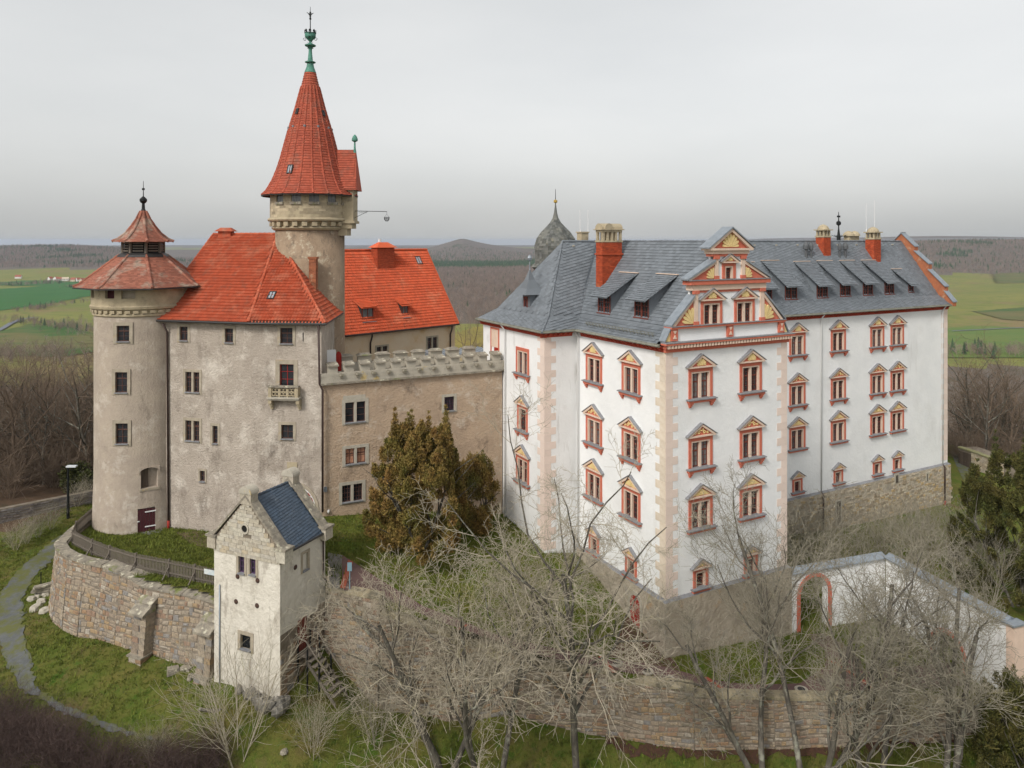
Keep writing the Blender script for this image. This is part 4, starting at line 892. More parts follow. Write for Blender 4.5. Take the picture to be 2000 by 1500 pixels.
for i in range(8):
    a = VA[i]; MB().lathe([(.12, 0), (.12, 1.0)], 6).build('lantern_post', mWoodG, rt, oct_pt(1.4, 19.88, a))
    am = a+PI/8
    for k in range(4):
        z = 20.0+k*.19; p = oct_pt(1.3, z, am); MB().box(-.36, .36, -.06, .05, 0, .09).build('louvre', mWoodG, rt, p, -am+PI/2)
oct_roof([(2.12, 20.72), (1.65, 20.95), (1.15, 21.4), (.75, 21.95), (.44, 22.45), (.22, 22.95)], mTileR, rt, .18, .16, 'upper_roof')
MB().lathe([(.27, 22.85), (.12, 23.2), (.1, 23.6), (.18, 23.65), (.26, 23.78), (.26, 23.92), (.14, 24.05), (.07, 24.12)], 12).build('finial', mIron, rt); MB().lathe([(.04, 24.1), (.015, 25.3)], 6).box(-.1, .1, -.02, .02, 24.6, 24.75).build('spike', mIron, rt)

# ------------------------------------------------------------------ keep with the tall red spire
KC = Vector((-16.05, 60.3, 12)); kp = root('keep_tower', KC, 0, 'tall round stone keep with pointed red tiled spire and green copper finial', 'tower'); Z = lambda w: w-KC.z
MB().lathe([(2.78, Z(10)), (2.69, Z(20)), (2.67, Z(31.1))], 40).build('shaft', mKeep, kp, smooth=True)
MB().lathe([(2.76, Z(30.8)), (2.95, Z(30.95)), (2.95, Z(31.05)), (2.8, Z(31.1)), (2.86, Z(31.45)), (3.18, Z(31.5)), (3.26, Z(31.62)), (3.18, Z(31.75)), (3.0, Z(31.8))], 40).build('cornice', mSand, kp)
mod = MB().prism([(-.2, 0), (.2, 0), (.2, .32), (-.2, .32)], -.26, 0).mesh('corbel_block', mSand)
for k in range(26): a = 2*PI*k/26; mk('corbel_block', mod, kp, cyl(2.84)(a, Z(31.12), 0), a-PI/2)
fk = cyl(3.06); RRb, RCb = RR, RC; RR, RC = 3.06, KC; ops = []; sl = []
for x in (546, 578, 614, 649, 672):
    a, _ = ang(x); ops.append((a-.125, a+.125, Z(32.95), Z(33.6))); sl.append(a)
for k in range(6): a = PI+.3+k*.52; ops.append((a-.13, a+.13, Z(32.95), Z(33.6))); sl.append(a)
RR, RC = RRb, RCb
wall_grid(MB(), fk, 0, 2*PI, Z(31.7), Z(33.75), ops, .3, step=PI/20).build('drum', mSand, kp)
for a in sl:
    w = mk('slot_window', MB().box(-.44, .44, -.1, .05, -.2, 0).mesh('slot_window', mLich), kp, fk(a, Z(32.95), 0), a-PI/2)
    MB().quad((-.38, .1, 0), (.38, .1, 0), (.38, .1, .65), (-.38, .1, .65)).build('pane', mCurt, w)
# coursed blocks on the drum
m = MB(); 
for j in range(5):
    for k in range(34):
        a0 = 2*PI*(k+(j % 2)*.5)/34; a1 = a0+2*PI/34-.012; z0 = Z(31.8+j*.225); z1 = z0+.2
        if random.random() < .8: m.quad(fk(a0, z0, -.012), fk(a1, z0, -.012), fk(a1, z1, -.012), fk(a0, z1, -.012))
tag(m.build('ashlar_block', M('ashlar', (.43, .36, .25), (.34, .28, .19), 1.5, tone=.3, bump=.5, bscale=14, c4=(.15, .125, .09), t4=(.6, .75), s4=1.2), kp), kind='stuff')
cone = [(3.7, 33.55), (3.32, 33.95), (2.88, 34.75), (2.54, 35.6), (2.26, 36.5), (1.74, 38.5), (1.14, 40.5), (.7, 42.2), (.42, 43.4)]
NR = 20; m = MB()
for (r0, z0), (r1, z1) in zip(cone[:-1], cone[1:]):
    L = math.hypot(r1-r0, z1-z0); q = max(1, round(L/.21))
    for j in range(q):
        f0, f1 = j/q, (j+1.12)/q; ra, rb = r0+(r1-r0)*f0, r0+(r1-r0)*f1; za, zb = z0+(z1-z0)*f0, z0+(z1-z0)*f1
        for k in range(NR):
            a0 = 2*PI*k/NR; nn = max(1, round(ra*2*PI/NR/.22))
            for t in range(nn):
                b0, b1 = a0+2*PI/NR*t/nn, a0+2*PI/NR*(t+.97)/nn
                pt = lambda r, z, a: (r*math.cos(a), r*math.sin(a), Z(z))
                m.quad(pt(ra+.035, za+.02, b0), pt(ra+.035, za+.02, b1), pt(rb, zb, b1), pt(rb, zb, b0)); m.quad(pt(ra, za-.02, b0), pt(ra, za-.02, b1), pt(ra+.035, za+.02, b1), pt(ra+.035, za+.02, b0))
    m.lathe([(r0-.01, Z(z0)), (r1-.01, Z(z1))], NR, tone=.4, caps=False)
tag(m.build('spire', mTileK, kp), kind='stuff')
for k in range(NR):
    a = 2*PI*k/NR; ridge_caps('rib', kp, [(r*math.cos(a), r*math.sin(a), Z(z)) for r, z in cone[:-1]], .085, mTileK, .33, .015)
MB().lathe([(3.72, Z(33.45)), (3.74, Z(33.55)), (3.0, Z(33.72))], NR, caps=False).build('soffit', mGutD, kp)
def cone_at(x, y):
    z = CZ-(y-HOR)/F*57.5; r = np.interp(z, [c[1] for c in cone], [c[0] for c in cone]); Yf = KC.y-r*.9
    X = (x-1000)/F*Yf-KC.x; a = math.acos(max(-1, min(1, X/r))); return Vector((r*math.cos(a), -r*math.sin(a), Z(z))), -a
for x, y, w, h in ((568, 330, .23, .36), (668, 334, .2, .36), (581, 210, .12, .24), (627, 212, .12, .24)):
    p, a = cone_at(x, y); X = Vector((-math.sin(a), math.cos(a), 0)); n = Vector((math.cos(a), math.sin(a), .33)).normalized(); skylight(kp, p+KC, n, X, w, h)
for k in range(10):
    a = 2*PI*(k+.5)/10; r = 1.66; MB().lathe([(.1, -.08), (.1, .08)], 6).build('putlog_hole', mGreyL, kp, (r*math.cos(a), r*math.sin(a), Z(38.9)))
# oriel with its own little roof on the right side of the drum
ox = mk('oriel', None, kp, (2.35, -.4, 0))
MB().box(-.4, 1.3, -.75, .95, Z(31.35), Z(34.0)).build('oriel_wall', mSand, ox); MB().box(-.4, 1.42, -.85, 1.05, Z(31.35), Z(31.55)).box(-.4, 1.2, -.7, .9, Z(30.95), Z(31.35)).box(-.4, .8, -.6, .8, Z(30.4), Z(30.95)).build('oriel_corbel', mSand, ox)
t = MB(); rf = lambda *p: [Vector(q) for q in p]
roof_face(t, rf((-.9, -1.0, Z(33.95)), (1.6, -1.0, Z(33.95)), (1.35, .1, Z(37.2)), (-.9, .1, Z(37.2))), .2, .2, 0, 'flat'); roof_face(t, rf((1.6, 1.2, Z(33.95)), (-.9, 1.2, Z(33.95)), (-.9, .1, Z(37.2)), (1.35, .1, Z(37.2))), .2, .2, 0, 'flat')
t.add(rf((1.6, -1.0, Z(33.95)), (1.6, 1.2, Z(33.95)), (1.35, .1, Z(37.2))), ((0, 1, 2),)); tag(t.build('oriel_roof', mTileK, ox), kind='stuff')
MB().lathe([(.14, Z(36.9)), (.08, Z(37.3)), (.06, Z(37.8)), (.24, Z(37.9)), (.24, Z(38.05)), (.16, Z(38.25)), (.03, Z(38.4))], 12, (1.25, .1, 0)).build('oriel_finial', mCopper, ox)
# iron bracket with hanging fire basket
ib = mk('fire_basket', None, kp, (3.9, -.4, 0)); zb = Z(32.35)
m = MB().tube([(-.3, 0, zb), (2.25, 0, zb-.05)], .025, 5).tube([(-.3, 0, zb-.55), (.75, 0, zb-.04)], .018, 5).tube([(2.25, 0, zb-.05), (2.25, 0, zb-.25)], .015, 4)
for s in (-.18, .18): m.tube([(2.25, 0, zb-.25), (2.25+s, 0, zb-.5)], .01, 4)
for k in range(4): arch_ring(m, Vector((.1+k*.17, 0, zb-.12-.0*k)), Vector((1, 0, 0)), Vector((0, 1, 0)), .05, .065, -.01, .01, 0, 2*PI, 8)
m.build('bracket', mIron, ib)
m = MB()
for k in range(8): a = 2*PI*k/8; m.tube([(2.25+.2*math.cos(a), .2*math.sin(a), zb-.48), (2.25+.2*math.cos(a), .2*math.sin(a), zb-.66), (2.25+.08*math.cos(a), .08*math.sin(a), zb-.82)], .018, 4)
for z, r in ((zb-.5, .2), (zb-.62, .2)): m.tube([(2.25+r*math.cos(t), r*math.sin(t), z) for t in np.linspace(0, 2*PI, 13)], .018, 4)
m.build('basket', mIron, ib)
# copper finial with crown
zq = lambda w: Z(43.4+(w-43.4)*.65)
MB().lathe([(.47, Z(43.35)), (.3, zq(44.0)), (.25, zq(44.45)), (.3, zq(44.5)), (.42, zq(44.58)), (.42, zq(44.66)), (.25, zq(44.75)), (.2, zq(44.85)), (.13, zq(46.0)), (.15, zq(46.3)), (.25, zq(46.35)), (.16, zq(46.45)), (.42, zq(46.6)), (.44, zq(46.72)), (.16, zq(46.9)), (.08, zq(47.1)), (.1, zq(47.55))], 16).build('copper_finial', mCopper, kp, smooth=False)
cr = mk('crown', None, kp, (0, 0, zq(47.55)), 0, .74); MB().lathe([(.12, -.35), (.55, .1), (.58, .18), (.58, .5), (.64, .56), (.5, .56), (.48, .2)], 16, caps=False).build('crown_band', mCopper, cr)
for k in range(8):
    a = 2*PI*k/8+.2; MB().prism([(-.06, .5), (.06, .5), (.06, .62), (.15, .7), (.12, .82), (0, .92), (-.12, .82), (-.15, .7), (-.06, .62)], -.03, .03).build('crown_leaf', mIron, cr, (.58*math.cos(a), .58*math.sin(a), 0), a+PI/2)
for k in range(4):
    a = PI/2*k; MB().tube([((.35+.18*math.cos(t)*(1-t/12))*math.cos(a)+.25*math.cos(a), (.35+.18*math.cos(t)*(1-t/12))*math.sin(a)+.25*math.sin(a), -.12+.2*math.sin(t)*(1-t/12)) for t in np.linspace(0, 7, 12)], .025, 4).build('scroll', mIron, cr)
    MB().tube([(.06*math.cos(a), .06*math.sin(a), -.6), (.25*math.cos(a), .25*math.sin(a), -.5), (.28*math.cos(a), .28*math.sin(a), -.4)], .02, 4).build('small_scroll', mIron, cr)
MB().lathe([(.06, .0), (.05, 2.0), (.12, 2.05), (.12, 2.15), (.05, 2.2), (.02, 3.4)], 8).build('rod', mIron, cr)
MB().prism([(-.06, 2.1), (.06, 2.1), (.1, 2.5), (.38, 2.75), (.12, 2.65), (.08, 2.85), (-.08, 2.85), (-.1, 2.65), (-.42, 2.85), (-.1, 2.45)], -.03, .03).build('eagle', mIron, cr)

# ------------------------------------------------------------------ maiden building behind the keep
JR, JL = Vector((-5.6, 80, 0)), Vector((-19.5, 66.1, 0)); jX = (JR-JL).normalized(); jI = Vector((-jX.y, jX.x, 0)); JZ = 21.25; jd = 5.45; JH = 29.0
jb = root('maiden_house', (JR.x-5, JR.y-1, 8), 0, 'ochre plastered house with large bright orange-red tiled roof behind the keep', 'house')
of = lambda *ps: [Vector(p)-jb.location for p in ps]; ov = .35; V = lambda p, z: Vector((p.x, p.y, z))
JLi, JRi = JL+jI*.0, JR-jX*.25
W_j = stone_window(1.25, 1.15, 2, (1, 1), .17, transom=.62)
flat_wall(jb, JL+jI*ov, JRi+jI*ov, 10, JZ, [(746, 700, W_j, None), (844, 681, W_j, None)], mPlJ)
flat_wall(jb, JRi+jI*ov, JRi+jI*(2*jd-ov), 10, JZ, [], mPlJ); flat_wall(jb, JRi+jI*(2*jd-ov), JL+jI*(2*jd-ov), 10, JZ, [], mPlJ)
g = MB(); g.add(of(V(JRi+jI*ov, JZ), V(JRi+jI*(2*jd-ov), JZ), V(JRi+jI*jd, JH-.3)), ((0, 1, 2),)); g.build('gable_wall', mPlJ, jb)
t = MB(); roof_face(t, of(V(JL, JZ), V(JR, JZ), V(JR+jI*jd, JH), V(JL+jI*jd, JH)), .24, .32, 0, 'pan'); tag(t.build('front_slope', mTileJ, jb), kind='stuff')
t = MB(); t.add(of(V(JR+jI*2*jd, JZ), V(JL+jI*2*jd, JZ), V(JL+jI*jd, JH), V(JR+jI*jd, JH)), ((0, 1, 2, 3),)); t.build('rear_slope', mTileJ, jb)
ridge_caps('ridge_capping', jb, of(V(JL+jI*jd, JH), V(JR+jI*jd, JH)), .12, mTileJ); ridge_caps('verge_capping', jb, of(V(JR, JZ), V(JR+jI*jd, JH)), .07, mTileJ)
MB().tube(of(V(JL-jI*.06, JZ-.08), V(JR-jI*.06, JZ-.08)), .09, 8).build('gutter', mPipeB, jb)
for x, y0, y1 in ((727, 652, 690), (883, 637, 690)):
    n = jI; a = pplane(x, y0, JL+jI*0, n); b = a+jI*.28+Vector((0, 0, -.9)); a2 = a+Vector((0, 0, -.25)); pipe('downpipe', jb, of(a, a2, b, b-Vector((0, 0, 6))), .08, mPipeB)
jn = jX.cross(V(JL+jI*jd, JH)-V(JL, JZ)).normalized(); ja = math.atan2(jX.y, jX.x)
for x, y, w, h in ((718, 622, 1.3, 1.15), (791, 614, .75, 1.0)):
    p = pplane(x, y, V(JL, JZ), jn)-jb.location; o = mk('dormer', None, jb, p, ja); hw = w/2; dv = 2.6
    m = MB()
    for s in (-1, 1): m.add([(s*hw, 0, -.1), (s*hw, 0, h), (s*hw, dv, h+.45*dv), (s*hw, dv, -.1)], ((0, 1, 2, 3),))
    m.quad((-hw, .06, 0), (hw, .06, 0), (hw, .06, h), (-hw, .06, h)); m.build('cheek', mGutD, o)
    r = MB(); roof_face(r, rf((-hw-.25, -.35, h-.1), (hw+.25, -.35, h-.1), (hw+.25, dv+.2, h+.1+.45*(dv+.2)), (-hw-.25, dv+.2, h+.1+.45*(dv+.2))), .22, .28, 0, 'pan'); r.quad((-hw-.25, -.35, h-.15), (hw+.25, -.35, h-.15), (hw+.25, dv, h+.05+.45*dv), (-hw-.25, dv, h+.05+.45*dv)); r.build('dormer_roof', mTileJ, o)
    MB().box(-hw, -hw+.1, -.02, .05, 0, h).box(hw-.1, hw, -.02, .05, 0, h).box(-hw+.1, hw-.1, -.02, .05, h-.1, h).box(-hw-.05, hw+.05, -.12, .05, -.1, 0).box(-.05, .05, -.02, .05, 0, h-.1).build('window_frame', mFrame, o)
    MB().quad((-hw+.05, .03, .02), (hw-.05, .03, .02), (hw-.05, .03, h-.05), (-hw+.05, .03, h-.05)).build('pane', mCurt, o)
    MB().box(-hw-.1, hw+.1, -.4, -.05, -.32, -.28).build('apron', mLead, o)
p = pplane(817, 509, V(JL, JZ), jn); skylight(jb, p, jn if jn.z > 0 else -jn, jX, .35, .5)
p = pplane(754, 527, V(JL, JZ), jn)-jb.location; o = mk('chimney', None, jb, p, ja)
tag(brick_stack(MB(), -1.05, 1.05, 0, 1.1, -.5, 2.3).build('brick_shaft', mBrick, o), kind='stuff'); MB().box(-1.12, 1.12, -.07, 1.17, 2.0, 2.1).build('brick_band', mBrick, o)
MB().hexa([(-1.3, -.25, 2.3), (1.3, -.25, 2.3), (1.3, 1.35, 2.3), (-1.3, 1.35, 2.3), (-.55, .45, 2.85), (.55, .45, 2.85), (.55, .65, 2.85), (-.55, .65, 2.85)]).build('tiled_cap', mTileJ, o)
MB().box(-.5, -.3, .45, .65, 2.6, 3.2).build('flue', mPipeW, o); MB().box(-1.05, 1.05, -.06, 0, -.5, -.05).build('lead_apron', mLead, o)

# ------------------------------------------------------------------ curtain wall with battlements
CA, CB = Vector((-13.25, 52.72, 0)), Vector((-.75, 58.65, 0)); cX = (CB-CA).normalized(); cI = Vector((-cX.y, cX.x, 0)); CL = (CB-CA).length; ca = math.atan2(cX.y, cX.x)
cw = root('curtain_wall', (CA.x, CA.y, 9), 0, 'pinkish plastered curtain wall with crenellated parapet between castle and palace', 'castle wall')
flat_wall(cw, CA, CB, 6.5, 20.05, [(694, 824, W_c1, None), (694.5, 905, W_c1 if False else stone_window(1.45, 1.1, 2, (1, 1), .22, mat=mSandG, transom=.62), mInfill), (688, 979, W_c3, None), (877.5, 802, W_st, mStain)], mPlC)
of = lambda p: Vector(p)-cw.location
c = mk('parapet', None, cw, (0, 0, 0), ca)
MB().box(-.1, CL+.1, -.18, .45, 11.05, 11.75).build('stone_band', mSandG, c); MB().box(-.1, CL+.1, -.26, .45, 10.95, 11.06).build('string_course', mLich, c); MB().box(0, CL, .45, 3.4, 10.4, 10.8).build('walkway', mSandG, c)
# ashlar joints: separate blocks proud of the band
blk = []
for j in range(3):
    s = -.1+(j % 2)*.35
    while s < CL:
        w = random.uniform(.55, 1.05); MB().box(s+.012, min(s+w, CL)-.012, -.2, -.15, 11.08+j*.22, 11.08+j*.22+.21).build('ashlar_block', mSandG, c); s += w
body = MB().box(-.34, .34, -.16, .34, 0, .5).mesh('merlon', mSandG)
cop = MB().hexa([(-.39, -.3, .46), (.39, -.3, .46), (.39, .4, .52), (-.39, .4, .52), (-.39, -.3, .54), (.39, -.3, .54), (.39, .4, .7), (-.39, .4, .7)]).mesh('coping', mLich)
out = MB().box(-.14, .14, -.3, .2, -.22, -.06).box(-.1, .1, -.24, .2, -.34, -.22).mesh('spout_block', mLich)
nm = 12
for k in range(nm):
    s = .75+k*(CL-1.3)/(nm-1); o = mk('merlon', body, c, (s, 0, 11.75)); mk('coping', cop, o)
    if k < nm-1: mk('spout_block', out, c, (s+(CL-1.3)/(nm-1)/2, -.1, 11.75))
MB().box(0, CL, 3.1, 3.5, 10.8, 11.85).build('inner_parapet', mSandG, c)
for k in range(9):
    s = 1.0+k*1.42; o = MB().box(s-.5, s+.5, 3.05, 3.5, 11.85, 12.35).build('inner_merlon', mSandG, c)
    MB().hexa([(s-.58, 2.9, 12.35), (s+.58, 2.9, 12.35), (s+.58, 3.65, 12.35), (s-.58, 3.65, 12.35), (s-.35, 3.15, 12.52), (s+.35, 3.15, 12.52), (s+.35, 3.4, 12.52), (s-.35, 3.4, 12.52)]).build('coping', mLich, o)
o = MB().box(.5, 1.5, 2.3, 2.6, 10.8, 13.0).build('white_porch', mWhite, c)
MB().prism([(1.52, 10.8), (1.92, 10.8), (1.92, 12.6), (1.84, 12.8), (1.72, 12.88), (1.6, 12.8), (1.52, 12.6)], 2.35, 2.5).build('red_door', mFrameR, o)
o = MB().box(CL-3.6, CL+2, 4, 9, 11.2, 11.5).build('passage_roof', mLead, c)
for k in range(14): MB().box(CL-3.6+k*.4, CL-3.5+k*.4, 4, 9, 11.5, 11.58).build('sheet_rib', mLead, o)
p = pplane(692, 775, CA, cI)-cw.location; MB().box(-.8, .8, -.02, 0, -.3, .12).build('plaster_patch', mSandG, cw, p, ca)
p = pplane(635, 955, CA, cI)-cw.location; MB().box(-.1, .1, -.16, 0, -.16, .16).build('meter_box', mLead, cw, p, ca)
p = pplane(641, 999, CA, cI)-cw.location; MB().lathe([(.03, -.1), (.09, 0), (.07, .14)], 8, (0, -.1, 0)).build('wall_lamp', mPipeW, cw, p, ca)
# ------------------------------------------------------------------ terrain
def rbf(pts):
    A = np.array(pts, float); P2, z = A[:, :2], A[:, 2]; n = len(A)
    def phi(d2): return .5*d2*np.log(d2+1e-6)
    D = ((P2[:, None]-P2[None])**2).sum(-1); K = phi(D)+np.eye(n)*2.0; Q = np.concatenate([np.ones((n, 1)), P2], 1)
    S = np.linalg.solve(np.block([[K, Q], [Q.T, np.zeros((3, 3))]]), np.concatenate([z, np.zeros(3)])); w, c = S[:n], S[n:]
    def f(x, y):
        x, y = np.atleast_1d(np.asarray(x, float)), np.atleast_1d(np.asarray(y, float)); sh = x.shape; x, y = x.ravel(), y.ravel(); o = np.zeros_like(x)
        for i in range(0, len(x), 20000):
            d = (x[i:i+20000, None]-P2[None, :, 0])**2+(y[i:i+20000, None]-P2[None, :, 1])**2; o[i:i+20000] = phi(d) @ w+c[0]+c[1]*x[i:i+20000]+c[2]*y[i:i+20000]
        return o.reshape(sh)
    return f
def G(x, y, z): p = pz(x, y, z); return (p.x, p.y, z)
outer = [G(92, 1188, 5.2), G(140, 1238, 4.85), G(174, 1250, 4.95), G(298, 1282, 5.1), G(378, 1304, 5.0), G(555, 1360, 5.3), G(440, 1345, 5.0), G(640, 1330, 5.2), G(100, 1350, 4.0), G(300, 1450, 2.9), G(500, 1480, 2.6), G(600, 1420, 3.6), G(700, 1400, 3.4), G(800, 1480, 1.8),
         G(1000, 1490, 1.2), G(1300, 1470, 1.1), G(1600, 1465, 1.2), G(1850, 1450, 1.3), G(1990, 1400, 2.2), G(820, 1350, 3.9), G(1000, 1400, 2.5), G(1150, 1430, 1.7), G(1300, 1452, 1.4), G(1500, 1452, 1.4), G(1700, 1432, 1.6), G(30, 1200, 4.6), G(60, 1120, 4.8), G(110, 1040, 5.4), G(0, 1400, 3.4), G(0, 1500, 2.6),
         (-46, 70, 6.5), (-50, 85, 4), (-40, 95, 2), (0, 20, -7), (-32, 24, -4), (30, 22, -6), (0, -10, -20), (40, 56, 3.0), (35, 45, 2.5), (62, 82, 3.4), (52, 100, 2.6), (30, 96, 3), (0, 100, 3), (-25, 100, 2), (0, 70, 4), (-20, 60, 4), (20, 60, 2.5), (12, 48, 2.4), (-5, 49, 4), (-38, 60, 5.0), (-44, 60, 5.2), (48, 40, .5), (55, 60, 2.6)]
Hnear = rbf(outer)
inner = [(-13.0, 52.5, 10.75), (-9.5, 54.2, 10.4), (-6, 55.5, 9.9), (-2, 57.5, 9.0), G(650, 1130, 10.1), G(760, 1170, 9.0), G(870, 1210, 8.0), G(1000, 1245, 6.7), G(1100, 1272, 5.9), G(1200, 1293, 5.15), (9.3, 45.6, 4.75), (6, 50, 6.4), (3.5, 53, 7.7), (1.5, 55, 8.4), G(1400, 1340, 4.05), G(1600, 1320, 3.8), G(1800, 1330, 3.1),
         G(800, 1090, 9.5), G(900, 1100, 8.9), G(1100, 1150, 7.1), (18.5, 50.5, 3.6), (26, 53.5, 3.4), (23.7, 64.5, 5.0), (42, 75.2, 4.1), G(1800, 1050, 3.7), G(1650, 1100, 3.7), G(1880, 940, 3.7), (19, 60, 4.9), (50, 84, 3.6), (60, 95, 2.6), (46, 62, 3.1), (36, 52, 2.8), (32, 45, 2.4), (29, 44.4, 2.5)]
Hin = rbf(inner)
VAL = -70.
def ridge(pxs, D0, W, tab):
    xs = [t[0] for t in tab]; zs = [CZ-(t[1]-HOR)/F*D0 for t in tab]
    def f(x, y):
        D = np.maximum(y, 1.); P = 1000+F*x/D; h = np.interp(P, xs, zs); return np.where(y > 300, (h-VAL)*np.exp(-((D-D0)/W)**2), 0)
    return f
RID = [ridge(None, 3900, 1100, [(-1500, 490), (0, 484), (130, 482), (230, 486), (330, 505), (450, 508), (3000, 508)]),
       ridge(None, 5200, 800, [(-900, 489), (250, 488), (600, 486), (700, 484), (800, 482), (838, 483), (862, 476), (882, 470), (893, 466.5), (903, 464.5), (914, 466.5), (930, 471), (955, 476.5), (985, 481), (1020, 485), (1100, 487), (1300, 486), (2600, 488)]),
       ridge(None, 9500, 1600, [(-900, 481), (0, 480), (300, 479), (600, 479), (1040, 479), (1200, 474), (1300, 468), (1345, 470), (1400, 469), (1500, 466), (1700, 463), (1850, 461), (2000, 462.5), (2600, 464)]),
       ridge(None, 3100, 700, [(-900, 516), (1000, 516), (1200, 505), (1500, 484), (1750, 475), (1800, 473), (1900, 471), (2000, 471.5), (2600, 473)])]
def H(x, y):
    x, y = np.atleast_1d(np.asarray(x, float)), np.atleast_1d(np.asarray(y, float))
    r = np.hypot(x, y-62); w = np.clip((r-50)/45, 0, 1); w = w*w*(3-2*w)
    t = np.clip((r-60)/330, 0, 1); hill = 4+(VAL-4)*(1-(1-t)**2)+0*x
    hn = Hnear(np.clip(x, -70, 70), np.clip(y, -20, 120)); hn = np.clip(hn, -25, 9)
    far = sum(f(x, y) for f in RID)
    und = np.where(r > 400, 3*np.sin(x/310.)*np.cos(y/420.), 0)
    rough = .06*np.sin(x*1.3+y*.7)*np.sin(y*1.1-x*.4)
    return hn*(1-w)+hill*w+far+und+rough*(1-w)
rr = np.concatenate([np.arange(0, 62, .8), 62*np.geomspace(1, 260, 120)]); aa = np.concatenate([np.linspace(math.radians(38), math.radians(142), 416), np.linspace(math.radians(142), math.radians(398), 150)[1:-1]])
RG, AG = np.meshgrid(rr, aa, indexing='ij'); gx, gy = RG*np.cos(AG), 62+RG*np.sin(AG); gzz = H(gx, gy)
na, nr = len(aa), len(rr); verts = np.stack([gx, gy, gzz], -1).reshape(-1, 3)
ii, jj = np.meshgrid(np.arange(nr-1), np.arange(na), indexing='ij'); j2 = (jj+1) % na
faces = np.stack([ii*na+jj, (ii+1)*na+jj, (ii+1)*na+j2, ii*na+j2], -1).reshape(-1, 4)
me = bpy.data.meshes.new('ground'); me.from_pydata(verts.tolist(), [], faces.tolist()); me.polygons.foreach_set('use_smooth', [True]*len(me.polygons))
# near grass, far woodland floor and meadow: one sheet, material by distance from the castle
mG = M('castle_hill_ground', (.085, .12, .02), (.15, .13, .038), .4, rough=.95, bump=.9, bscale=9, c3=(.12, .09, .045), t3=(.52, .68), s3=.25, c4=(.05, .105, .014), t4=(.53, .68), s4=.9, spec=.1, bdist=.12, nrough=.76)
mF = M('woodland_floor', (.16, .13, .105), (.11, .095, .08), .03, rough=.95, c3=(.05, .065, .03), t3=(.57, .68), s3=.004, spec=.1, nrough=.75)
mMead = M('meadow', (.20, .195, .055), (.15, .165, .045), .006, rough=.95, spec=.1, c3=(.20, .155, .07), t3=(.5, .62), s3=.005, c4=(.12, .155, .035), t4=(.5, .7), s4=.05)
mLF = M('beech_leaf_floor', (.115, .075, .048), (.075, .052, .036), .8, rough=.95, bump=.8, bscale=8, c3=(.06, .06, .03), t3=(.55, .68), s3=.15, spec=.1, nrough=.74)
for m_ in (mG, mF, mMead, mLF): me.materials.append(m_)
fc = verts[faces].mean(1); rc = np.hypot(fc[:, 0], fc[:, 1]-62); D = np.maximum(fc[:, 1], 1); fpx = 1000+F*fc[:, 0]/D
mi = np.where(rc < 78, 0, 1); mi = np.where((fc[:, 0] < -40-(fc[:, 1]-66)*-.0+np.minimum(0, (66-fc[:, 1])*-.9)) & (fc[:, 1] > 56), 1, mi); mi = np.where((fc[:, 0] > .57*fc[:, 1]+1) & (fc[:, 1] > 92), 1, mi); mi = np.where((fc[:, 1] > 72) & (fc[:, 0] < -34), 1, mi); fp_ = fpx+40*np.sin(D/170.)
mi = np.where((D > 520) & (D < 2350) & (fp_ < 420), 2, mi); mi = np.where((D > 600) & (D < 2050) & (fp_ > 1560), 2, mi)
mi = np.where((D > 5900) & (D < 8300), 2, mi); mi = np.where((D > 560) & (D < 900) & (fp_ > 780) & (fp_ < 1200), 2, mi)
mi = np.where((mi == 1) & (rc < 170), 3, mi)
me.polygons.foreach_set('material_index', mi.astype(int)); me.update()
tag(mk('ground', me), kind='structure')

def sheet(name, poly, hf, mat, step=.5, lift=0., label=None):
    A = np.array(poly); mn, mx = A.min(0), A.max(0); nx, ny = int((mx[0]-mn[0])/step)+2, int((mx[1]-mn[1])/step)+2
    X, Y = np.meshgrid(mn[0]+np.arange(nx)*step, mn[1]+np.arange(ny)*step, indexing='ij'); Zs = hf(X, Y)+lift
    cen = np.stack([X[:-1, :-1].ravel()+step/2, Y[:-1, :-1].ravel()+step/2], 1); ok = inside(cen, poly).reshape(nx-1, ny-1)
    i, j = np.nonzero(ok); f = np.stack([i*ny+j, (i+1)*ny+j, (i+1)*ny+j+1, i*ny+j+1], 1)
    used = np.unique(f); mp = -np.ones(nx*ny, int); mp[used] = np.arange(len(used)); V_ = np.stack([X.ravel(), Y.ravel(), Zs.ravel()], 1)[used]
    me = bpy.data.meshes.new(name); me.from_pydata(V_.tolist(), [], mp[f].tolist()); me.materials.append(mat); me.polygons.foreach_set('use_smooth', [True]*len(me.polygons))
    return tag(mk(name, me), kind='structure')
# front wall line (x, y, coping z)
def FW(x, y, z): p = pz(x, y, z); return (p.x, p.y, z)
dz_ = lambda p, z: (p[0], p[1], z)
q1, q2, q3, q4, q5 = FW(742, 1172, 9.55), FW(1004, 1264, 6.35), FW(1187, 1306, 5.35), FW(1356, 1338, 4.85), FW(880, 1236, 7.6)
fw = [FW(636, 1152, 9.55), q1, dz_(q1, 9.0), q5, dz_(q5, 7.3), q2, dz_(q2, 5.5), q3, dz_(q3, 4.9), q4, dz_(q4, 4.45), FW(1512, 1357, 4.3), FW(1700, 1360, 4.0), FW(1860, 1368, 3.6), FW(1955, 1380, 2.9)]
Hin2 = lambda x, y: np.maximum(Hin(x, y), H(x, y)+.03)
poly_in = [(-12.2, 45.2)]+[(x, y+.25) for x, y, z in fw]+[(34, 44.5), (48, 52), (70, 78), (72, 100), (40, 100), (20, 70), (0, 62), (-12.6, 53.6), (-14.5, 52.3), (-14.8, 47)]
sheet('courtyard_lawn', poly_in, Hin2, mGrass, .4)
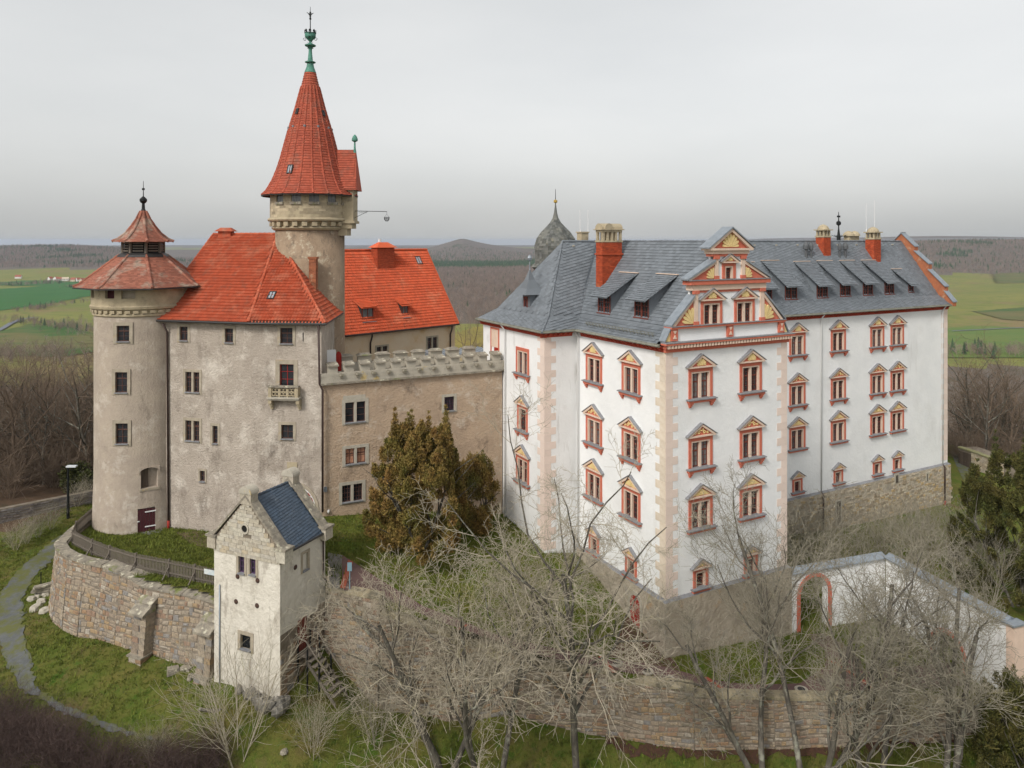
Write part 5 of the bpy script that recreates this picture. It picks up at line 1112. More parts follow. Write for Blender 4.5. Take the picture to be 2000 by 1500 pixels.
terr_poly = [(-31.4, 58), (-31.2, 53.4), (-30.7, 51.4), (-28.7, 49.6), (-26, 48.2), (-22.6, 46.6), (-18.2, 44.9), (-16.2, 43.6), (-15, 46.5), (-15.5, 53.5), (-24, 56), (-29, 60)]
Hter = lambda x, y: TZ+.05*np.sin(np.asarray(x)*1.1)*np.cos(np.asarray(y)*.9)
sheet('terrace_lawn', terr_poly, Hter, mGrass, .4)
def gpx(x, y, hf=Hin2):
    Y = 46.
    for _ in range(40): X = (x-1000)/F*Y; z = float(hf(X, Y)[0]) if hasattr(hf(X, Y), '__len__') else float(hf(X, Y)); Y = .5*Y+.5*(CZ-z)*F/(y-HOR)
    return Vector(((x-1000)/F*Y, Y, z))
def ribbon(name, L, R_, hf, mat, lift=.04, n=60, w=7, jit=0.):
    def res(pts):
        P_ = np.array([gpx(x, y, hf)[:2] for x, y in pts]); d = np.r_[0, np.cumsum(np.hypot(*np.diff(P_, axis=0).T))]; t = np.linspace(0, d[-1], n); return np.stack([np.interp(t, d, P_[:, 0]), np.interp(t, d, P_[:, 1])], 1)
    a, b = res(L), res(R_)
    if jit: a = a+RNG.normal(0, jit, a.shape); b = b+RNG.normal(0, jit, b.shape)
    t = np.linspace(0, 1, w)[None, :, None]; g = a[:, None]*(1-t)+b[:, None]*t; z = hf(g[..., 0], g[..., 1])+lift
    V_ = np.concatenate([g, z[..., None]], -1).reshape(-1, 3); fs = [(i*w+j, (i+1)*w+j, (i+1)*w+j+1, i*w+j+1) for i in range(n-1) for j in range(w-1)]
    me = bpy.data.meshes.new(name); me.from_pydata(V_.tolist(), [], fs); me.materials.append(mat); return tag(mk(name, me), kind='structure')
up = [(668, 1085), (725, 1122), (830, 1187), (960, 1237), (1080, 1266), (1180, 1287), (1270, 1296), (1330, 1312), (1400, 1330), (1470, 1338), (1560, 1336), (1640, 1320), (1740, 1305), (1850, 1295)]
lo = [(668, 1152), (742, 1166), (860, 1216), (985, 1258), (1060, 1283), (1180, 1306), (1290, 1326), (1350, 1334), (1420, 1350), (1510, 1352), (1620, 1352), (1720, 1350), (1800, 1346), (1880, 1340)]
ribbon('drive', up, lo, Hin2, mDrive, .04)
ribbon('side_drive', [(1190, 1283), (1205, 1245), (1222, 1212), (1236, 1196)], [(1330, 1310), (1300, 1270), (1272, 1238), (1250, 1208)], Hin2, M('leaf_stained_asphalt', (.12, .07, .05), (.09, .055, .042), 2.5, bump=.4, bscale=40), .046, 24)
ribbon('arch_drive', [(1560, 1338), (1612, 1305), (1612, 1270), (1575, 1240)], [(1690, 1330), (1680, 1290), (1650, 1262), (1612, 1238)], Hin2, mDrive, .05, 24)
ribbon('cobble_apron', [(640, 1080), (641, 1100), (641, 1148)], [(668, 1085), (667, 1110), (662, 1150)], Hin2, mCob, .035, 14)
ribbon('gutter_strip', [(680, 1095), (664, 1150)], [(690, 1099), (674, 1152)], Hin2, M('red_paver', (.34, .1, .06), (.28, .08, .05), 8), .07, 8, 3)
for a, b in (((1168, 1284), (1196, 1316)), ((1372, 1324), (1412, 1350)), ((1618, 1292), (1700, 1345)), ((906, 1222), (890, 1232))):
    ribbon('drain_channel', [a, b], [(a[0]+10, a[1]), (b[0]+10, b[1])], Hin2, MATS['red_paver'], .065, 6, 3)
ribbon('gravel_path', [(1856, 880), (1868, 910), (1880, 935), (1890, 960)], [(1866, 880), (1888, 908), (1905, 935), (1915, 960)], Hin2, mGrav, .05, 16)
ribbon('left_path', [(170, 1018), (100, 1060), (30, 1120), (0, 1160), (-10, 1230), (10, 1290)], [(205, 1022), (118, 1078), (70, 1125), (42, 1170), (50, 1240), (62, 1300)], lambda x, y: H(x, y), mGrav, .05, 60, 7, .09)
ribbon('foot_track', [(10, 1290), (40, 1345), (110, 1390), (190, 1420), (270, 1440), (300, 1448)], [(62, 1300), (70, 1345), (120, 1378), (200, 1408), (280, 1432), (310, 1442)], lambda x, y: H(x, y), mGrav, .05, 60, 4, .07)
ribbon('right_road', [(1962, 1290), (1960, 1330), (1952, 1372)], [(2060, 1290), (2080, 1330), (2090, 1380)], Hin2, M('dark_asphalt', (.06, .062, .066), (.05, .05, .055), 3), .06, 12)
sheet('gravel_patch', [(p.x, p.y) for p in [pz(x, y, TZ) for x, y in ((270, 1030), (300, 1023), (318, 1030), (314, 1040), (290, 1045), (272, 1040))]], Hter, M('pale_gravel', (.24, .24, .245), (.17, .17, .175), 5, bump=.4, bscale=50), .12, .03)
sheet('bare_earth', [(p.x, p.y) for p in [pz(x, y, TZ) for x, y in ((340, 1040), (380, 1036), (417, 1046), (430, 1060), (420, 1075), (370, 1060))]], Hter, M('bare_earth', (.15, .105, .07), (.10, .08, .04), 2, bump=.4), .12, .03)
ribbon('leaf_bank', [(1180, 1440), (1350, 1458), (1500, 1458), (1700, 1440), (1860, 1410)], [(1180, 1465), (1350, 1482), (1500, 1482), (1700, 1466), (1860, 1440)], lambda x, y: H(x, y), mLeafL, .06, 90, 7, .2)
for x, y in ((1204, 1296), (1264, 1312), (1304, 1326), (1565, 1348)):
    p = gpx(x, y); o = MB().lathe([(.38, 0), (.38, .07), (.3, .075)], 20).build('manhole_cover', M('worn_concrete', (.42, .39, .33), (.33, .3, .25), 6), None, (p.x, p.y, p.z+.0)); MB().lathe([(.22, .07), (.22, .082)], 16).build('iron_disc', mGutD, o)
    tag(o, {1204: 'round concrete manhole cover nearest the red drain channel on the drive', 1264: 'round concrete manhole cover in the middle of the drive', 1304: 'round concrete manhole cover beside the low front wall', 1565: 'round concrete manhole cover behind the forked trunk at the drive bend'}[x], 'manhole cover', 'manhole covers on the drive')

# ------------------------------------------------------------------ walls of separate stones
def stone_wall(parent, pts, zbf, mat, hr=(.2, .38), wr=(.25, .7), batter=.12, limit=300, thick=.6, seed=1):
    rnd = random.Random(seed); org = parent.location; stones = []
    core = MB()
    for (x0, y0, t0), (x1, y1, t1) in zip(pts[:-1], pts[1:]):
        A, B = Vector((x0, y0, 0)), Vector((x1, y1, 0)); L = (B-A).length
        if L < .25: continue
        X = (B-A)/L; n = Vector((X.y, -X.x, 0)); b0, b1 = zbf(x0, y0), zbf(x1, y1); zlo = min(b0, b1)-.4
        ph_ = rnd.random()*6; P_ = lambda s, z, d: A+X*s+n*(d+batter*(max(t0, t1)-z))+Vector((0, 0, z+(.07*math.sin(1.7*s+ph_+z*.9) if b0+.3 < z < max(t0, t1)-.3 else 0)))-org
        core.add([P_(0, zlo, -.0), P_(L, zlo, 0), P_(L, t1, 0), P_(0, t0, 0), P_(0, zlo, -thick-1), P_(L, zlo, -thick-1), P_(L, t1, -thick), P_(0, t0, -thick)], ((0, 1, 2, 3), (3, 2, 6, 7), (5, 4, 7, 6), (1, 5, 6, 2), (4, 0, 3, 7)))
        z = zlo
        while z < max(t0, t1)-.05:
            h = rnd.uniform(*hr); s = rnd.uniform(-.2, 0)
            while s < L:
                w = rnd.uniform(*wr); sm = max(0, min(L, s+w/2)); zt = t0+(t1-t0)*sm/L; a, c = max(0, s), min(L, s+w); hh = h*rnd.uniform(.62, 1.0); z_ = z; z = z+rnd.uniform(0, h-hh)
                if c-a > .1 and z+hh*.6 < zt and z+hh > (b0+(b1-b0)*sm/L)-.1:
                    zu = min(z+hh, zt-.01); e = rnd.uniform(.008, .05); g = .007; k = rnd.uniform(.012, .04); jt = [rnd.uniform(-.025, .025) for _ in range(4)]
                    v = [P_(a+g, z+g, 0), P_(c-g, z+g+jt[0], 0), P_(c-g, zu-g+jt[1], 0), P_(a+g, zu-g+jt[2], 0), P_(a+g+k, z+g+k, e), P_(c-g-k, z+g+k+jt[0], e*rnd.uniform(.7, 1.1)), P_(c-g-k, zu-g-k+jt[1], e), P_(a+g+k, zu-g-k+jt[2], e*rnd.uniform(.6, 1.1))]
                    f = ((4, 5, 6, 7), (0, 1, 5, 4), (1, 2, 6, 5), (2, 3, 7, 6), (3, 0, 4, 7)); stones.append(((c-a)*(zu-z), v, f))
                z = z_; s += w
            z += h
    core.build('core', mBastM, parent)
    stones.sort(key=lambda q: -q[0]); rest = MB()
    for i, (ar, v, f) in enumerate(stones):
        if i < limit: MB().add(v, f, 0, rnd.random()).build('stone', mat, parent)
        else: rest.add(v, f, 0, rnd.random())
    if rest.v: tag(rest.build('small_stone', mat, parent), kind='stuff')
def coping_run(parent, pts, zoff, w, th, mat, slab=(.6, 1.1), over=.08, slope=.0, seed=3):
    rnd = random.Random(seed)
    for (x0, y0, t0), (x1, y1, t1) in zip(pts[:-1], pts[1:]):
        A, B = Vector((x0, y0, t0+zoff)), Vector((x1, y1, t1+zoff)); L = (B-A).length
        if L < .25: continue
        X = (B-A)/L; n = Vector((X.y, -X.x, 0)).normalized(); s = 0
        while s < L-.05:
            q = min(rnd.uniform(*slab), L-s); 
            if L-s-q < .25: q = L-s
            a, c = A+X*(s+.008)-parent.location, A+X*(s+q-.008)-parent.location; j = rnd.uniform(-.02, .02); up_ = Vector((0, 0, 1)); o1 = over+rnd.uniform(-.03, .03)
            MB().hexa([a+n*o1, c+n*o1, c-n*w, a-n*w, a+n*o1+up_*(th+j), c+n*o1+up_*(th+j), c-n*w+up_*(th+slope), a-n*w+up_*(th+slope)]).build('coping_slab', mat, parent); s += q
zg = lambda x, y: float(H(x, y)[0])
# bastion around the terrace
bpts = [(-31.9, 60, 9.35), (-31.6, 56.5, 9.35), (-31.35, 53.6, 9.35), (-30.9, 51.3, 9.35), (-29.9, 50.1, 9.35), (-28.8, 49.25, 9.35), (-27.4, 48.5, 9.35), (-25.9, 47.95, 9.35), (-24.4, 47.25, 9.25), (-22.5, 46.3, 8.85), (-20.2, 45.4, 8.85), (-18.1, 44.6, 8.85), (-16.3, 43.7, 8.85)]
bs = root('bastion_wall', (-26, 48, 5), 0, 'curved rubble stone retaining wall around the grassy castle terrace', 'stone wall')
stone_wall(bs, bpts, zg, mBast, (.16, .4), (.14, .62), .1, 300, .7)
coping_run(bs, bpts[:8], 0, .6, .16, mLich, (.7, 1.2), .1); coping_run(bs, bpts[7:9], -.02, .8, .14, mLich, (.4, .7), .1, .1); coping_run(bs, bpts[8:], 0, 1.05, .1, mLich, (.35, .6), .1, .22)
def buttress(x, y, xt, yt, wd, label):
    """stepped buttress: foot pixel (x, y) on the ground, leaning on the bastion"""
    f = gpx(x, y, lambda a, b: H(a, b)); o = root('buttress', f, math.radians(-24), label, 'buttress', 'buttresses on the bastion wall'); hh = 2.75; o.scale = (1.12, 1.12, 1.0)
    for k in range(9):
        z0, z1 = -.3+k*.34, -.3+(k+1)*.34; d0 = .0 if k < 2 else .12+.03*k
        for q in range(2): a = -wd/2+q*wd/2+(.08 if (k+q) % 2 else 0); bq = min(wd/2, a+wd/2); MB().box(a+.008, bq-.008, d0-random.uniform(0, .03), 1.0, z0+.008, z1-.008, 0, random.random()).build('block', mBast, o)
        MB().box(-wd/2+.02, wd/2-.02, d0+.03, 2.2, z0, z1, 0, .5).build('side_block', mBast, o)
    MB().box(-wd/2-.05, wd/2+.05, -.06, 1.2, .32, .42).build('offset_course', mLich, o)
    for k in range(2):
        y0, z0 = .15+k*.55, 2.76+k*.42; MB().hexa([(-wd/2-.09, y0-.1, z0), (wd/2+.09, y0-.1, z0), (wd/2+.09, y0+.75, z0+.1), (-wd/2-.09, y0+.75, z0+.1), (-wd/2-.09, y0-.1, z0+.12), (wd/2+.09, y0-.1, z0+.12), (wd/2+.09, y0+.75, z0+.62), (-wd/2-.09, y0+.75, z0+.62)]).build('cap_slab', mLich, o)
    return o
buttress(262, 1296, 0, 0, .95, 'stone buttress with lichened cap in the middle of the bastion wall'); buttress(390, 1337, 0, 0, .95, 'stone buttress with lichened cap right beside the white gatehouse')
# picket fence on the terrace
fpts = [Vector(v) for v in ((-31.2, 57.4, TZ), (-30.6, 53.2, TZ), (-29.9, 51.6, TZ), (-27.7, 50.0, TZ), (-26.0, 48.95, TZ), (-23.7, 47.75, TZ), (-21.2, 46.85, TZ), (-19.3, 46.1, TZ), (-17.5, 45.4, TZ))]
fe = root('picket_fence', (-25, 49, TZ), 0, 'weathered grey wooden picket fence along the edge of the terrace', 'fence')
pk = MB().hexa([(-.03, -.012, .08), (.03, -.012, .08), (.03, .012, .08), (-.03, .012, .08), (-.03, -.012, 1.08), (.03, -.012, 1.08), (.03, .012, 1.08), (-.03, .012, 1.08)]).mesh('picket', mWoodG)
po = MB().box(-.06, .06, -.06, .06, -.4, 1.12).tube([(0, -.55, 0), (0, -.06, .6)], .045, 4).mesh('post', mWoodG)
for a, b in zip(fpts[:-1], fpts[1:]):
    L = (b-a).length; X = (b-a)/L; an_ = math.atan2(X.y, X.x); n_ = int(L/.115); rl = lambda p: p-fe.location
    for k in range(n_): mk('picket', pk, fe, rl(a+X*((k+.5)*L/n_)+Vector((0, 0, random.uniform(-.03, .02)))), an_+random.uniform(-.03, .03))
    mk('post', po, fe, rl(a), an_)
    for z in (.25, .85): MB().box(0, L, -.075, -.02, z, z+.09).build('rail', mWoodG, fe, rl(a), an_)
mk('post', po, fe, fpts[-1]-fe.location, an_)
p = fpts[-1].lerp(fpts[-2], .18); o = tag(MB().box(-.75, .55, -.12, -.09, .72, 1.02).build('sign_board', M('pale_banner', (.6, .62, .6), (.45, .52, .55), 5), None, p, an_), 'small pale printed banner board hung on the picket fence near the gatehouse', 'banner')

# front garden wall
mCopW = M('weathered_coping', (.36, .31, .21), (.27, .23, .15), 2.5, bump=.8, bscale=14, c3=(.15, .135, .1), t3=(.5, .66), s3=1.8, c4=(.2, .2, .08), t4=(.6, .7), s4=1.2, rnd=.2)
fw = fw[:2]+[(a, b_, c_-.28) for a, b_, c_ in fw[2:]]
gw = root('garden_wall', (5, 43.5, 2), 0, 'long low rubble wall with stone coping below the drive', 'stone wall')
stone_wall(gw, fw, zg, mBast, (.13, .34), (.13, .6), .05, 300, .5, 5)
coping_run(gw, fw, 0, .62, .17, mCopW, (.5, 1.1), .08, .03, 8)
# gatehouse ----------------------------------------------------------
GL = Vector((-16.88, 42.95, 5.0)); ga = math.atan2(-.41, .912); gh = root('gatehouse', GL, ga, 'small whitewashed gatehouse with stone stepped gable and dark slate roof', 'gatehouse'); gm = Matrix.Translation(GL) @ Matrix.Rotation(ga, 4, 'Z'); gi = gm.inverted(); g3 = Matrix.Rotation(ga, 3, 'Z')
GWd, GD, GE, GR = 4.75, 3.84, 8.15, 10.65
def gl(x, y, p, n): return gi @ pplane(x, y, gm @ Vector(p), g3 @ Vector(n))
gf = lambda x, y: gl(x, y, (0, 0, 0), (0, 1, 0)); gr = lambda x, y: gl(x, y, (GWd, 0, 0), (1, 0, 0))
W_gt = stone_window(.42, .95, 1, (1, 2), .16, frame=M('purple_paint', (.08, .04, .1)), depth=.2); W_gb = stone_window(.72, .78, 1, (3, 4), .2, frame=mIron, depth=.24); W_gbl = stone_window(.45, .95, 1, (0, 0), .15, frame=mSandG, depth=.14)
def gwall(fmx, L, z0, z1, ops, mat=mGateW): wall_grid(MB(), fmx, 0, L, z0, z1, ops, .3).build('wall', mat, gh)
ops = []
for x, y, W in ((472, 1119, W_gt), (494, 1122, W_gt), (480, 1268, W_gb)):
    c = gf(x, y); hw, h, f = W[1]; ops.append((c.x-hw, c.x+hw, c.z-f, c.z+h)); inst(W[0], gh, (c.x, 0, c.z), 0)
gwall(lambda s, z, d: Vector((s, d, z)), GWd, -1, 7.45, ops)
c = gr(596, 1113); hw, h, f = W_gbl[1]; inst(W_gbl[0], gh, (GWd, c.y, c.z), PI/2, mGateW); dr = gr(590, 1252)
gwall(lambda s, z, d: Vector((GWd-d, s, z)), GD, 3.6, GE, [(c.y-hw, c.y+hw, c.z-f, c.z+h)])
MB().quad((GWd-.02, 0, -1.2), (GWd-.02, GD, -1.2), (GWd-.02, GD, 4.4), (GWd-.02, 0, 3.7)).build('stone_base', mBastM, gh)
gwall(lambda s, z, d: Vector((d, GD-s, z)), GD, -1, GE, []); gwall(lambda s, z, d: Vector((GWd-s, GD-d, z)), GWd, 3, GE, [])
# exposed rubble on the lower right side
rnd = random.Random(4); z = -1.0
while z < 4.2:
    hh = rnd.uniform(.16, .32); s = 0
    while s < GD:
        w = rnd.uniform(.25, .6); e = min(GD, s+w)
        lim = 2.6+1.6*(s/GD)
        if z+hh < lim and not (dr.y-.4 < (s+e)/2 < dr.y+.4 and z > 1.2):
            MB().add([(GWd+rnd.uniform(.02, .07), s+.02, z+.02), (GWd+.05, e-.02, z+.02), (GWd+rnd.uniform(.02, .06), e-.03, z+hh-.02), (GWd+.05, s+.03, z+hh-.02), (GWd-.01, s, z), (GWd-.01, e, z), (GWd-.01, e, z+hh), (GWd-.01, s, z+hh)], ((0, 1, 2, 3), (4, 5, 1, 0), (1, 5, 6, 2), (2, 6, 7, 3), (4, 0, 3, 7)), 0, rnd.random()).build('rubble_stone', mBast, gh)
        s += w
    z += hh
o = mk('side_door', None, gh, (GWd, dr.y, 2.0), PI/2)
for k in range(4): MB().box(-.36+k*.18, -.19+k*.18, -.03, .03, 0, 1.75).build('door_board', mFrame, o)
mRockF = M('footing_rock', (.27, .25, .215), (.16, .15, .13), 2.5, bump=1., bscale=7, c3=(.33, .24, .14), t3=(.6, .7), s3=1.5, bdist=.12)
# plaster foot: rocks
for k in range(40):
    t = rnd.random()**.5; x = GWd*(.35+.72*t); y = -rnd.uniform(.0, .75)*t+rnd.uniform(0, .5)*(t > .9); s = rnd.uniform(.14, .34); m = MB(); m.lathe([(s*.6, -.35), (s, -.1), (s*.9, s*.4), (s*.45, s*.75)], 6, tone=rnd.random()); m.v = [(a*rnd.uniform(.65, 1.4), b_*rnd.uniform(.6, 1.2), c_+rnd.uniform(-.08, .08)) for a, b_, c_ in m.v]
    m.build('footing_rock', mRockF, gh, (x, y, -.1+.3*rnd.random()), rnd.random()*6)
# gables of coursed stone
def ggable(y0, y1, front):
    HG = 10.75; poly = lambda z: ((z-GE)*(GWd/2)/(HG-GE))
    MB().prism([(0, 7.45), (GWd, 7.45), (GWd, GE), (GWd/2, HG), (0, GE)], y0+.03, y1).build('gable_core', mBastM, gh)
    z = 7.45; j = 0
    while z < HG-.2:
        hh = rnd.uniform(.17, .26); i = max(0, poly(z+hh)); a, b_ = i-.0, GWd-i; s = a-rnd.uniform(0, .3)
        while s < b_:
            w = rnd.uniform(.3, .75); p, q = max(a, s), min(b_, s+w)
            if q-p > .1 and not (front and abs((p+q)/2-2.32) < .25 and 8.55 < z+hh/2 < 9.0): MB().box(p+.008, q-.008, (y0-.015*rnd.random()) if front else y0+.03, y0+.06 if front else y1+.015*rnd.random(), z+.008, z+hh-.006, 0, rnd.random()).build('ashlar_block', mGash, gh)
            s += w
        z += hh
    ym0, ym1 = y0-.06, y1+.08
    for s in (0, 1):
        n = 8
        for k in range(n):
            t0, t1 = k/n, (k+.97)/n; X0, Z0 = (GWd/2*t0-.12*(1-t0), GE+(HG-GE)*t0+.05); X1, Z1 = (GWd/2*t1-.12*(1-t1), GE+(HG-GE)*t1+.05)
            if s: X0, X1 = GWd-X0, GWd-X1
            a, b_ = (X0, Z0), (X1, Z1); MB().hexa([(a[0], ym0, a[1]), (a[0], ym1, a[1]), (b_[0], ym1, b_[1]), (b_[0], ym0, b_[1]), (a[0], ym0, a[1]+.16), (a[0], ym1, a[1]+.16), (b_[0], ym1, b_[1]+.16), (b_[0], ym0, b_[1]+.16)]).build('coping_slab', mLich, gh)
        cx = -.12 if s == 0 else GWd+.12; MB().box(cx-.3, cx+.3, ym0-.02, ym1+.05, GE-.55, GE+.1).build('kneeler', mGash, gh); MB().box(cx-.38, cx+.38, ym0-.08, ym1+.1, GE+.1, GE+.22).build('kneeler_cap', mLich, gh)
    cx = GWd/2; MB().box(cx-.4, cx+.4, y0-.05, y1+.05, HG-.35, HG+.25).build('gable_block', mGash, gh)
    MB().prism([(cx+.45*math.cos(t), HG+.25+.4*math.sin(t)) for t in np.linspace(0, PI, 12)], y0-.1, y1+.1).build('rounded_cap', mSandG, gh)
mGash = palette('gable_ashlar', [(.50, .45, .36), (.46, .41, .32), (.53, .49, .40), (.43, .38, .30), (.50, .42, .30), (.48, .44, .37)], dirt=(.2, .18, .15))
ggable(-.04, .42, True); ggable(GD-.42, GD+.04, False)
c = gf(479.5, 1032); m = MB(); arch_ring(m, Vector((c.x, 0, c.z)), Vector((1, 0, 0)), Vector((0, -1, 0)), .2, .3, -.05, .1, 0, 2*PI, 16); o = m.build('oculus', mSandG, gh); m = MB(); m.lathe([(.2, 0), (.2, .01)], 16); mk('oculus_glass', m.mesh('oculus_glass', mDark), o, (c.x, -.045, c.z)).rotation_euler = (PI/2, 0, 0)
for x, y in ((464, 1126), (503, 1134), (461, 1175), (502, 1183)): c = gf(x, y); oo = MB().lathe([(.15, 0), (.1, .05), (.02, .06)], 12).build('anchor_plate', M('rusty_iron', (.09, .045, .03), (.05, .035, .03), 8), gh, (c.x, -.0, c.z)); oo.rotation_euler = (PI/2, 0, 0)
c = gr(577, 1108); oo = MB().lathe([(.15, 0), (.1, .05), (.02, .06)], 12).build('anchor_plate', MATS['rusty_iron'], gh, (GWd, c.y, c.z)); oo.rotation_euler = (0, PI/2, 0)
# slate roof
ro = .2; t = MB()
roof_face(t, [(GWd+ro, .42, GE-.1), (GWd+ro, GD-.42, GE-.1), (GWd/2, GD-.42, GR), (GWd/2, .42, GR)], .22, .17, .12); tag(t.build('right_slope', mSlateB, gh), kind='stuff')
t = MB(); roof_face(t, [(-ro, GD-.42, GE-.1), (-ro, .42, GE-.1), (GWd/2, .42, GR), (GWd/2, GD-.42, GR)], .22, .17, .12); tag(t.build('left_slope', mSlateB, gh), kind='stuff')
ridge_caps('ridge_capping', gh, [(GWd/2, .4, GR), (GWd/2, GD-.4, GR)], .08, mSlateB, .3, 0.)
MB().tube([(GWd+ro+.06, .4, GE-.14), (GWd+ro+.06, GD-.35, GE-.14)], .06, 8).build('gutter', mGutD, gh)
pipe('downpipe', gh, [(GWd+ro+.05, GD-.35, GE-.2), (GWd+.1, GD-.3, GE-.5), (GWd+.1, GD-.3, 5.3), (GWd+.5, GD-.3, 5.2)], .045, mPipeB)
pipe('lightning_conductor', gh, [(.45, -.05, -.8), (.45, -.05, 5.6)], .04, mLead)
# wooden steps to the side door
ws = root('wooden_steps', gm @ Vector((GWd+.1, dr.y, 0)), ga, 'short weathered wooden stair with handrails beside the gatehouse', 'stairs')
for k in range(7): MB().box(.7+k*.26, .98+k*.26, -.5, .5, 1.75-k*.26, 1.8-k*.26).build('tread', mWoodG, ws)
MB().box(0, .75, -.5, .5, 1.9, 1.97).build('landing', mWoodG, ws)
for s in (-.52, .52):
    MB().hexa([(.6, s-.03, 1.65), (.6, s+.03, 1.65), (2.6, s+.03, -.35), (2.6, s-.03, -.35), (.6, s-.03, 1.9), (.6, s+.03, 1.9), (2.6, s+.03, -.1), (2.6, s-.03, -.1)]).build('stringer', mWoodG, ws)
    MB().tube([(0, s, 2.95), (.6, s, 2.85), (2.5, s, .85)], .04, 6).build('handrail', mWoodG, ws)
    for x, z0, z1 in ((.05, .0, 2.95), (.7, .0, 2.75), (1.5, .6, 1.9)): MB().box(x-.035, x+.035, s-.035, s+.035, z0-.3, z1).build('post', mIron, ws)

# outer gate wall with two red arches --------------------------------
def arch_wall(name, A, B, zt, zb, arch, label, th=.6, pier=False):
    A, B = Vector((*A, 0)), Vector((*B, 0)); X = (B-A).normalized(); L = (B-A).length; I = Vector((-X.y, X.x, 0)); an_ = math.atan2(X.y, X.x)
    c0 = pplane(arch[0], arch[2], A, I); s0 = (c0-A).dot(X); c1 = pplane(arch[1], arch[2], A, I); s1 = (c1-A).dot(X); zc = c0.z; r = abs(s1-s0)/2; sc_ = (s0+s1)/2
    o = root(name, Vector((A.x, A.y, zb)), an_, label, 'wall'); q = lambda z: z-zb
    m = MB()
    z0a, z1a = (zt if not hasattr(zt, '__len__') else zt[0]), (zt if not hasattr(zt, '__len__') else zt[1]); zt_ = lambda s: q(z0a+(z1a-z0a)*s/L)
    nseg = 12; ss = [0, sc_-r]+[sc_-r*math.cos(PI*k/nseg) for k in range(1, nseg)]+[sc_+r, L]
    for a, b_ in zip(ss[:-1], ss[1:]):
        za = q(zc)+math.sqrt(max(0, r*r-(a-sc_)**2)) if sc_-r <= a <= sc_+r and sc_-r <= b_ <= sc_+r else -1
        zb_ = q(zc)+math.sqrt(max(0, r*r-(b_-sc_)**2)) if sc_-r <= b_ <= sc_+r and sc_-r <= a <= sc_+r else -1
        m.hexa([(a, 0, za), (b_, 0, zb_), (b_, th, zb_), (a, th, za), (a, 0, zt_(a)), (b_, 0, zt_(b_)), (b_, th, zt_(b_)), (a, th, zt_(a))])
    m.build('wall_body', mWhiteD, o)
    m = MB(); arch_ring(m, Vector((sc_, 0, q(zc))), Vector((1, 0, 0)), Vector((0, -1, 0)), r-.02, r+.24, -.02, .07)
    for s in (-1, 1): a, b_ = sorted((sc_+s*(r-.02), sc_+s*(r+.24))); m.box(a, b_, -.07, .02, -.6, q(zc))
    m.build('arch_surround', mRed, o)
    n_ = max(2, int(L/.9))
    for k in range(n_):
        a, b_ = k*L/n_+.01, (k+1)*L/n_-.01; za, zb2 = zt_(a), zt_(b_)
        MB().hexa([(a, -.22, za), (b_, -.22, zb2), (b_, th+.22, zb2), (a, th+.22, za), (a, -.22, za+.05), (b_, -.22, zb2+.05), (b_, th/2, zb2+.3), (a, th/2, za+.3)], 0).hexa([(a, th/2, za+.04), (b_, th/2, zb2+.04), (b_, th+.22, zb2), (a, th+.22, za), (a, th/2, za+.3), (b_, th/2, zb2+.3), (b_, th+.22, zb2+.05), (a, th+.22, za+.05)]).build('slate_coping', mLead, o)
    if pier: MB().box(L-.02, L+.5, -.1, th+.1, -.6, zt_(L)+.02).build('end_pier', mCream, o); MB().box(L-.1, L+.6, -.25, th+.25, zt_(L)+.02, zt_(L)+.12).build('pier_cap', mLead, o)
    return o
arch_wall('arched_wall', (18.75, 50.95), (26.4, 53.6), 7.6, 3.2, (1562, 1618, 1165), 'whitewashed wall with red arched gateway joined to the palace corner')
arch_wall('gate_wall', (26.35, 53.4), (29.3, 44.8), (7.7, 7.4), 2.4, (1822, 1882, 1255), 'whitewashed outer gate wall with red arch and pale end pier', pier=True)

# lesser things -------------------------------------------------------
def lampp(x, y, hpx):
    p = gpx(x, y, lambda a, b: H(a, b)); h = hpx/F*p.y; o = root('lamp_post', p, 0, 'tall black lamp post with flat white head beside the left path', 'lamp post')
    MB().lathe([(.14, -.3), (.13, .1), (.1, h*.5), (.08, h)], 10).build('pole', mIron, o); MB().box(-.1, .75, -.18, .18, h, h+.12).build('lamp_head', M('lamp_shell', (.6, .62, .64), rough=.4), o)
lampp(133, 1012, 100)
p = gpx(683, 1152); o = root('direction_sign', p, 0, 'small blue-grey sign on a thin post beside the drive', 'sign'); MB().lathe([(.03, -.2), (.03, 1.55)], 8).build('post', MATS.setdefault('sign_blue', M('sign_blue', (.18, .28, .33), rough=.5)), o); MB().box(-.13, .13, -.04, -.01, 1.1, 1.6).build('panel', MATS['sign_blue'], o)
def gh_pt(x, y): return gpx(x, y, lambda a, b: H(a, b))
def rock(x, y, sx, sy, sz, label, group=None, mat=mLich):
    p = gh_pt(x, y); r = random.Random(x); m = MB()
    m.lathe([(.55, -.3), (1, 0), (.95, .5), (.75, .95), (.2, 1.0)], 7, tone=r.random()); m.v = [(a*sx*r.uniform(.85, 1.15), b*sy*r.uniform(.85, 1.15), c*sz*r.uniform(.9, 1.1)) for a, b, c in m.v]; return tag(m.build('boulder', mat, None, p, r.random()*3), label, 'rock', group)
o = MB().hexa([(-.35, -.25, -.1), (.35, -.22, -.1), (.33, .25, -.1), (-.33, .22, -.1), (-.3, -.22, .25), (.32, -.2, .22), (.3, .2, .24), (-.3, .2, .27)]).build('stone_block', mLich, None, gh_pt(338, 1312), .5); tag(o, 'squared grey stone block lying by the bastion foot between the buttresses', 'stone block')
o = MB().box(-.32, .32, -.16, .16, -.1, .14).build('stone_block', mLich, None, gh_pt(364, 1307), -.3); tag(o, 'flat low stone slab against the bastion next to the squared block', 'stone block')
rock(372, 1327, .2, .16, .32, 'upright pale stone leaning at the foot of the nearer buttress')
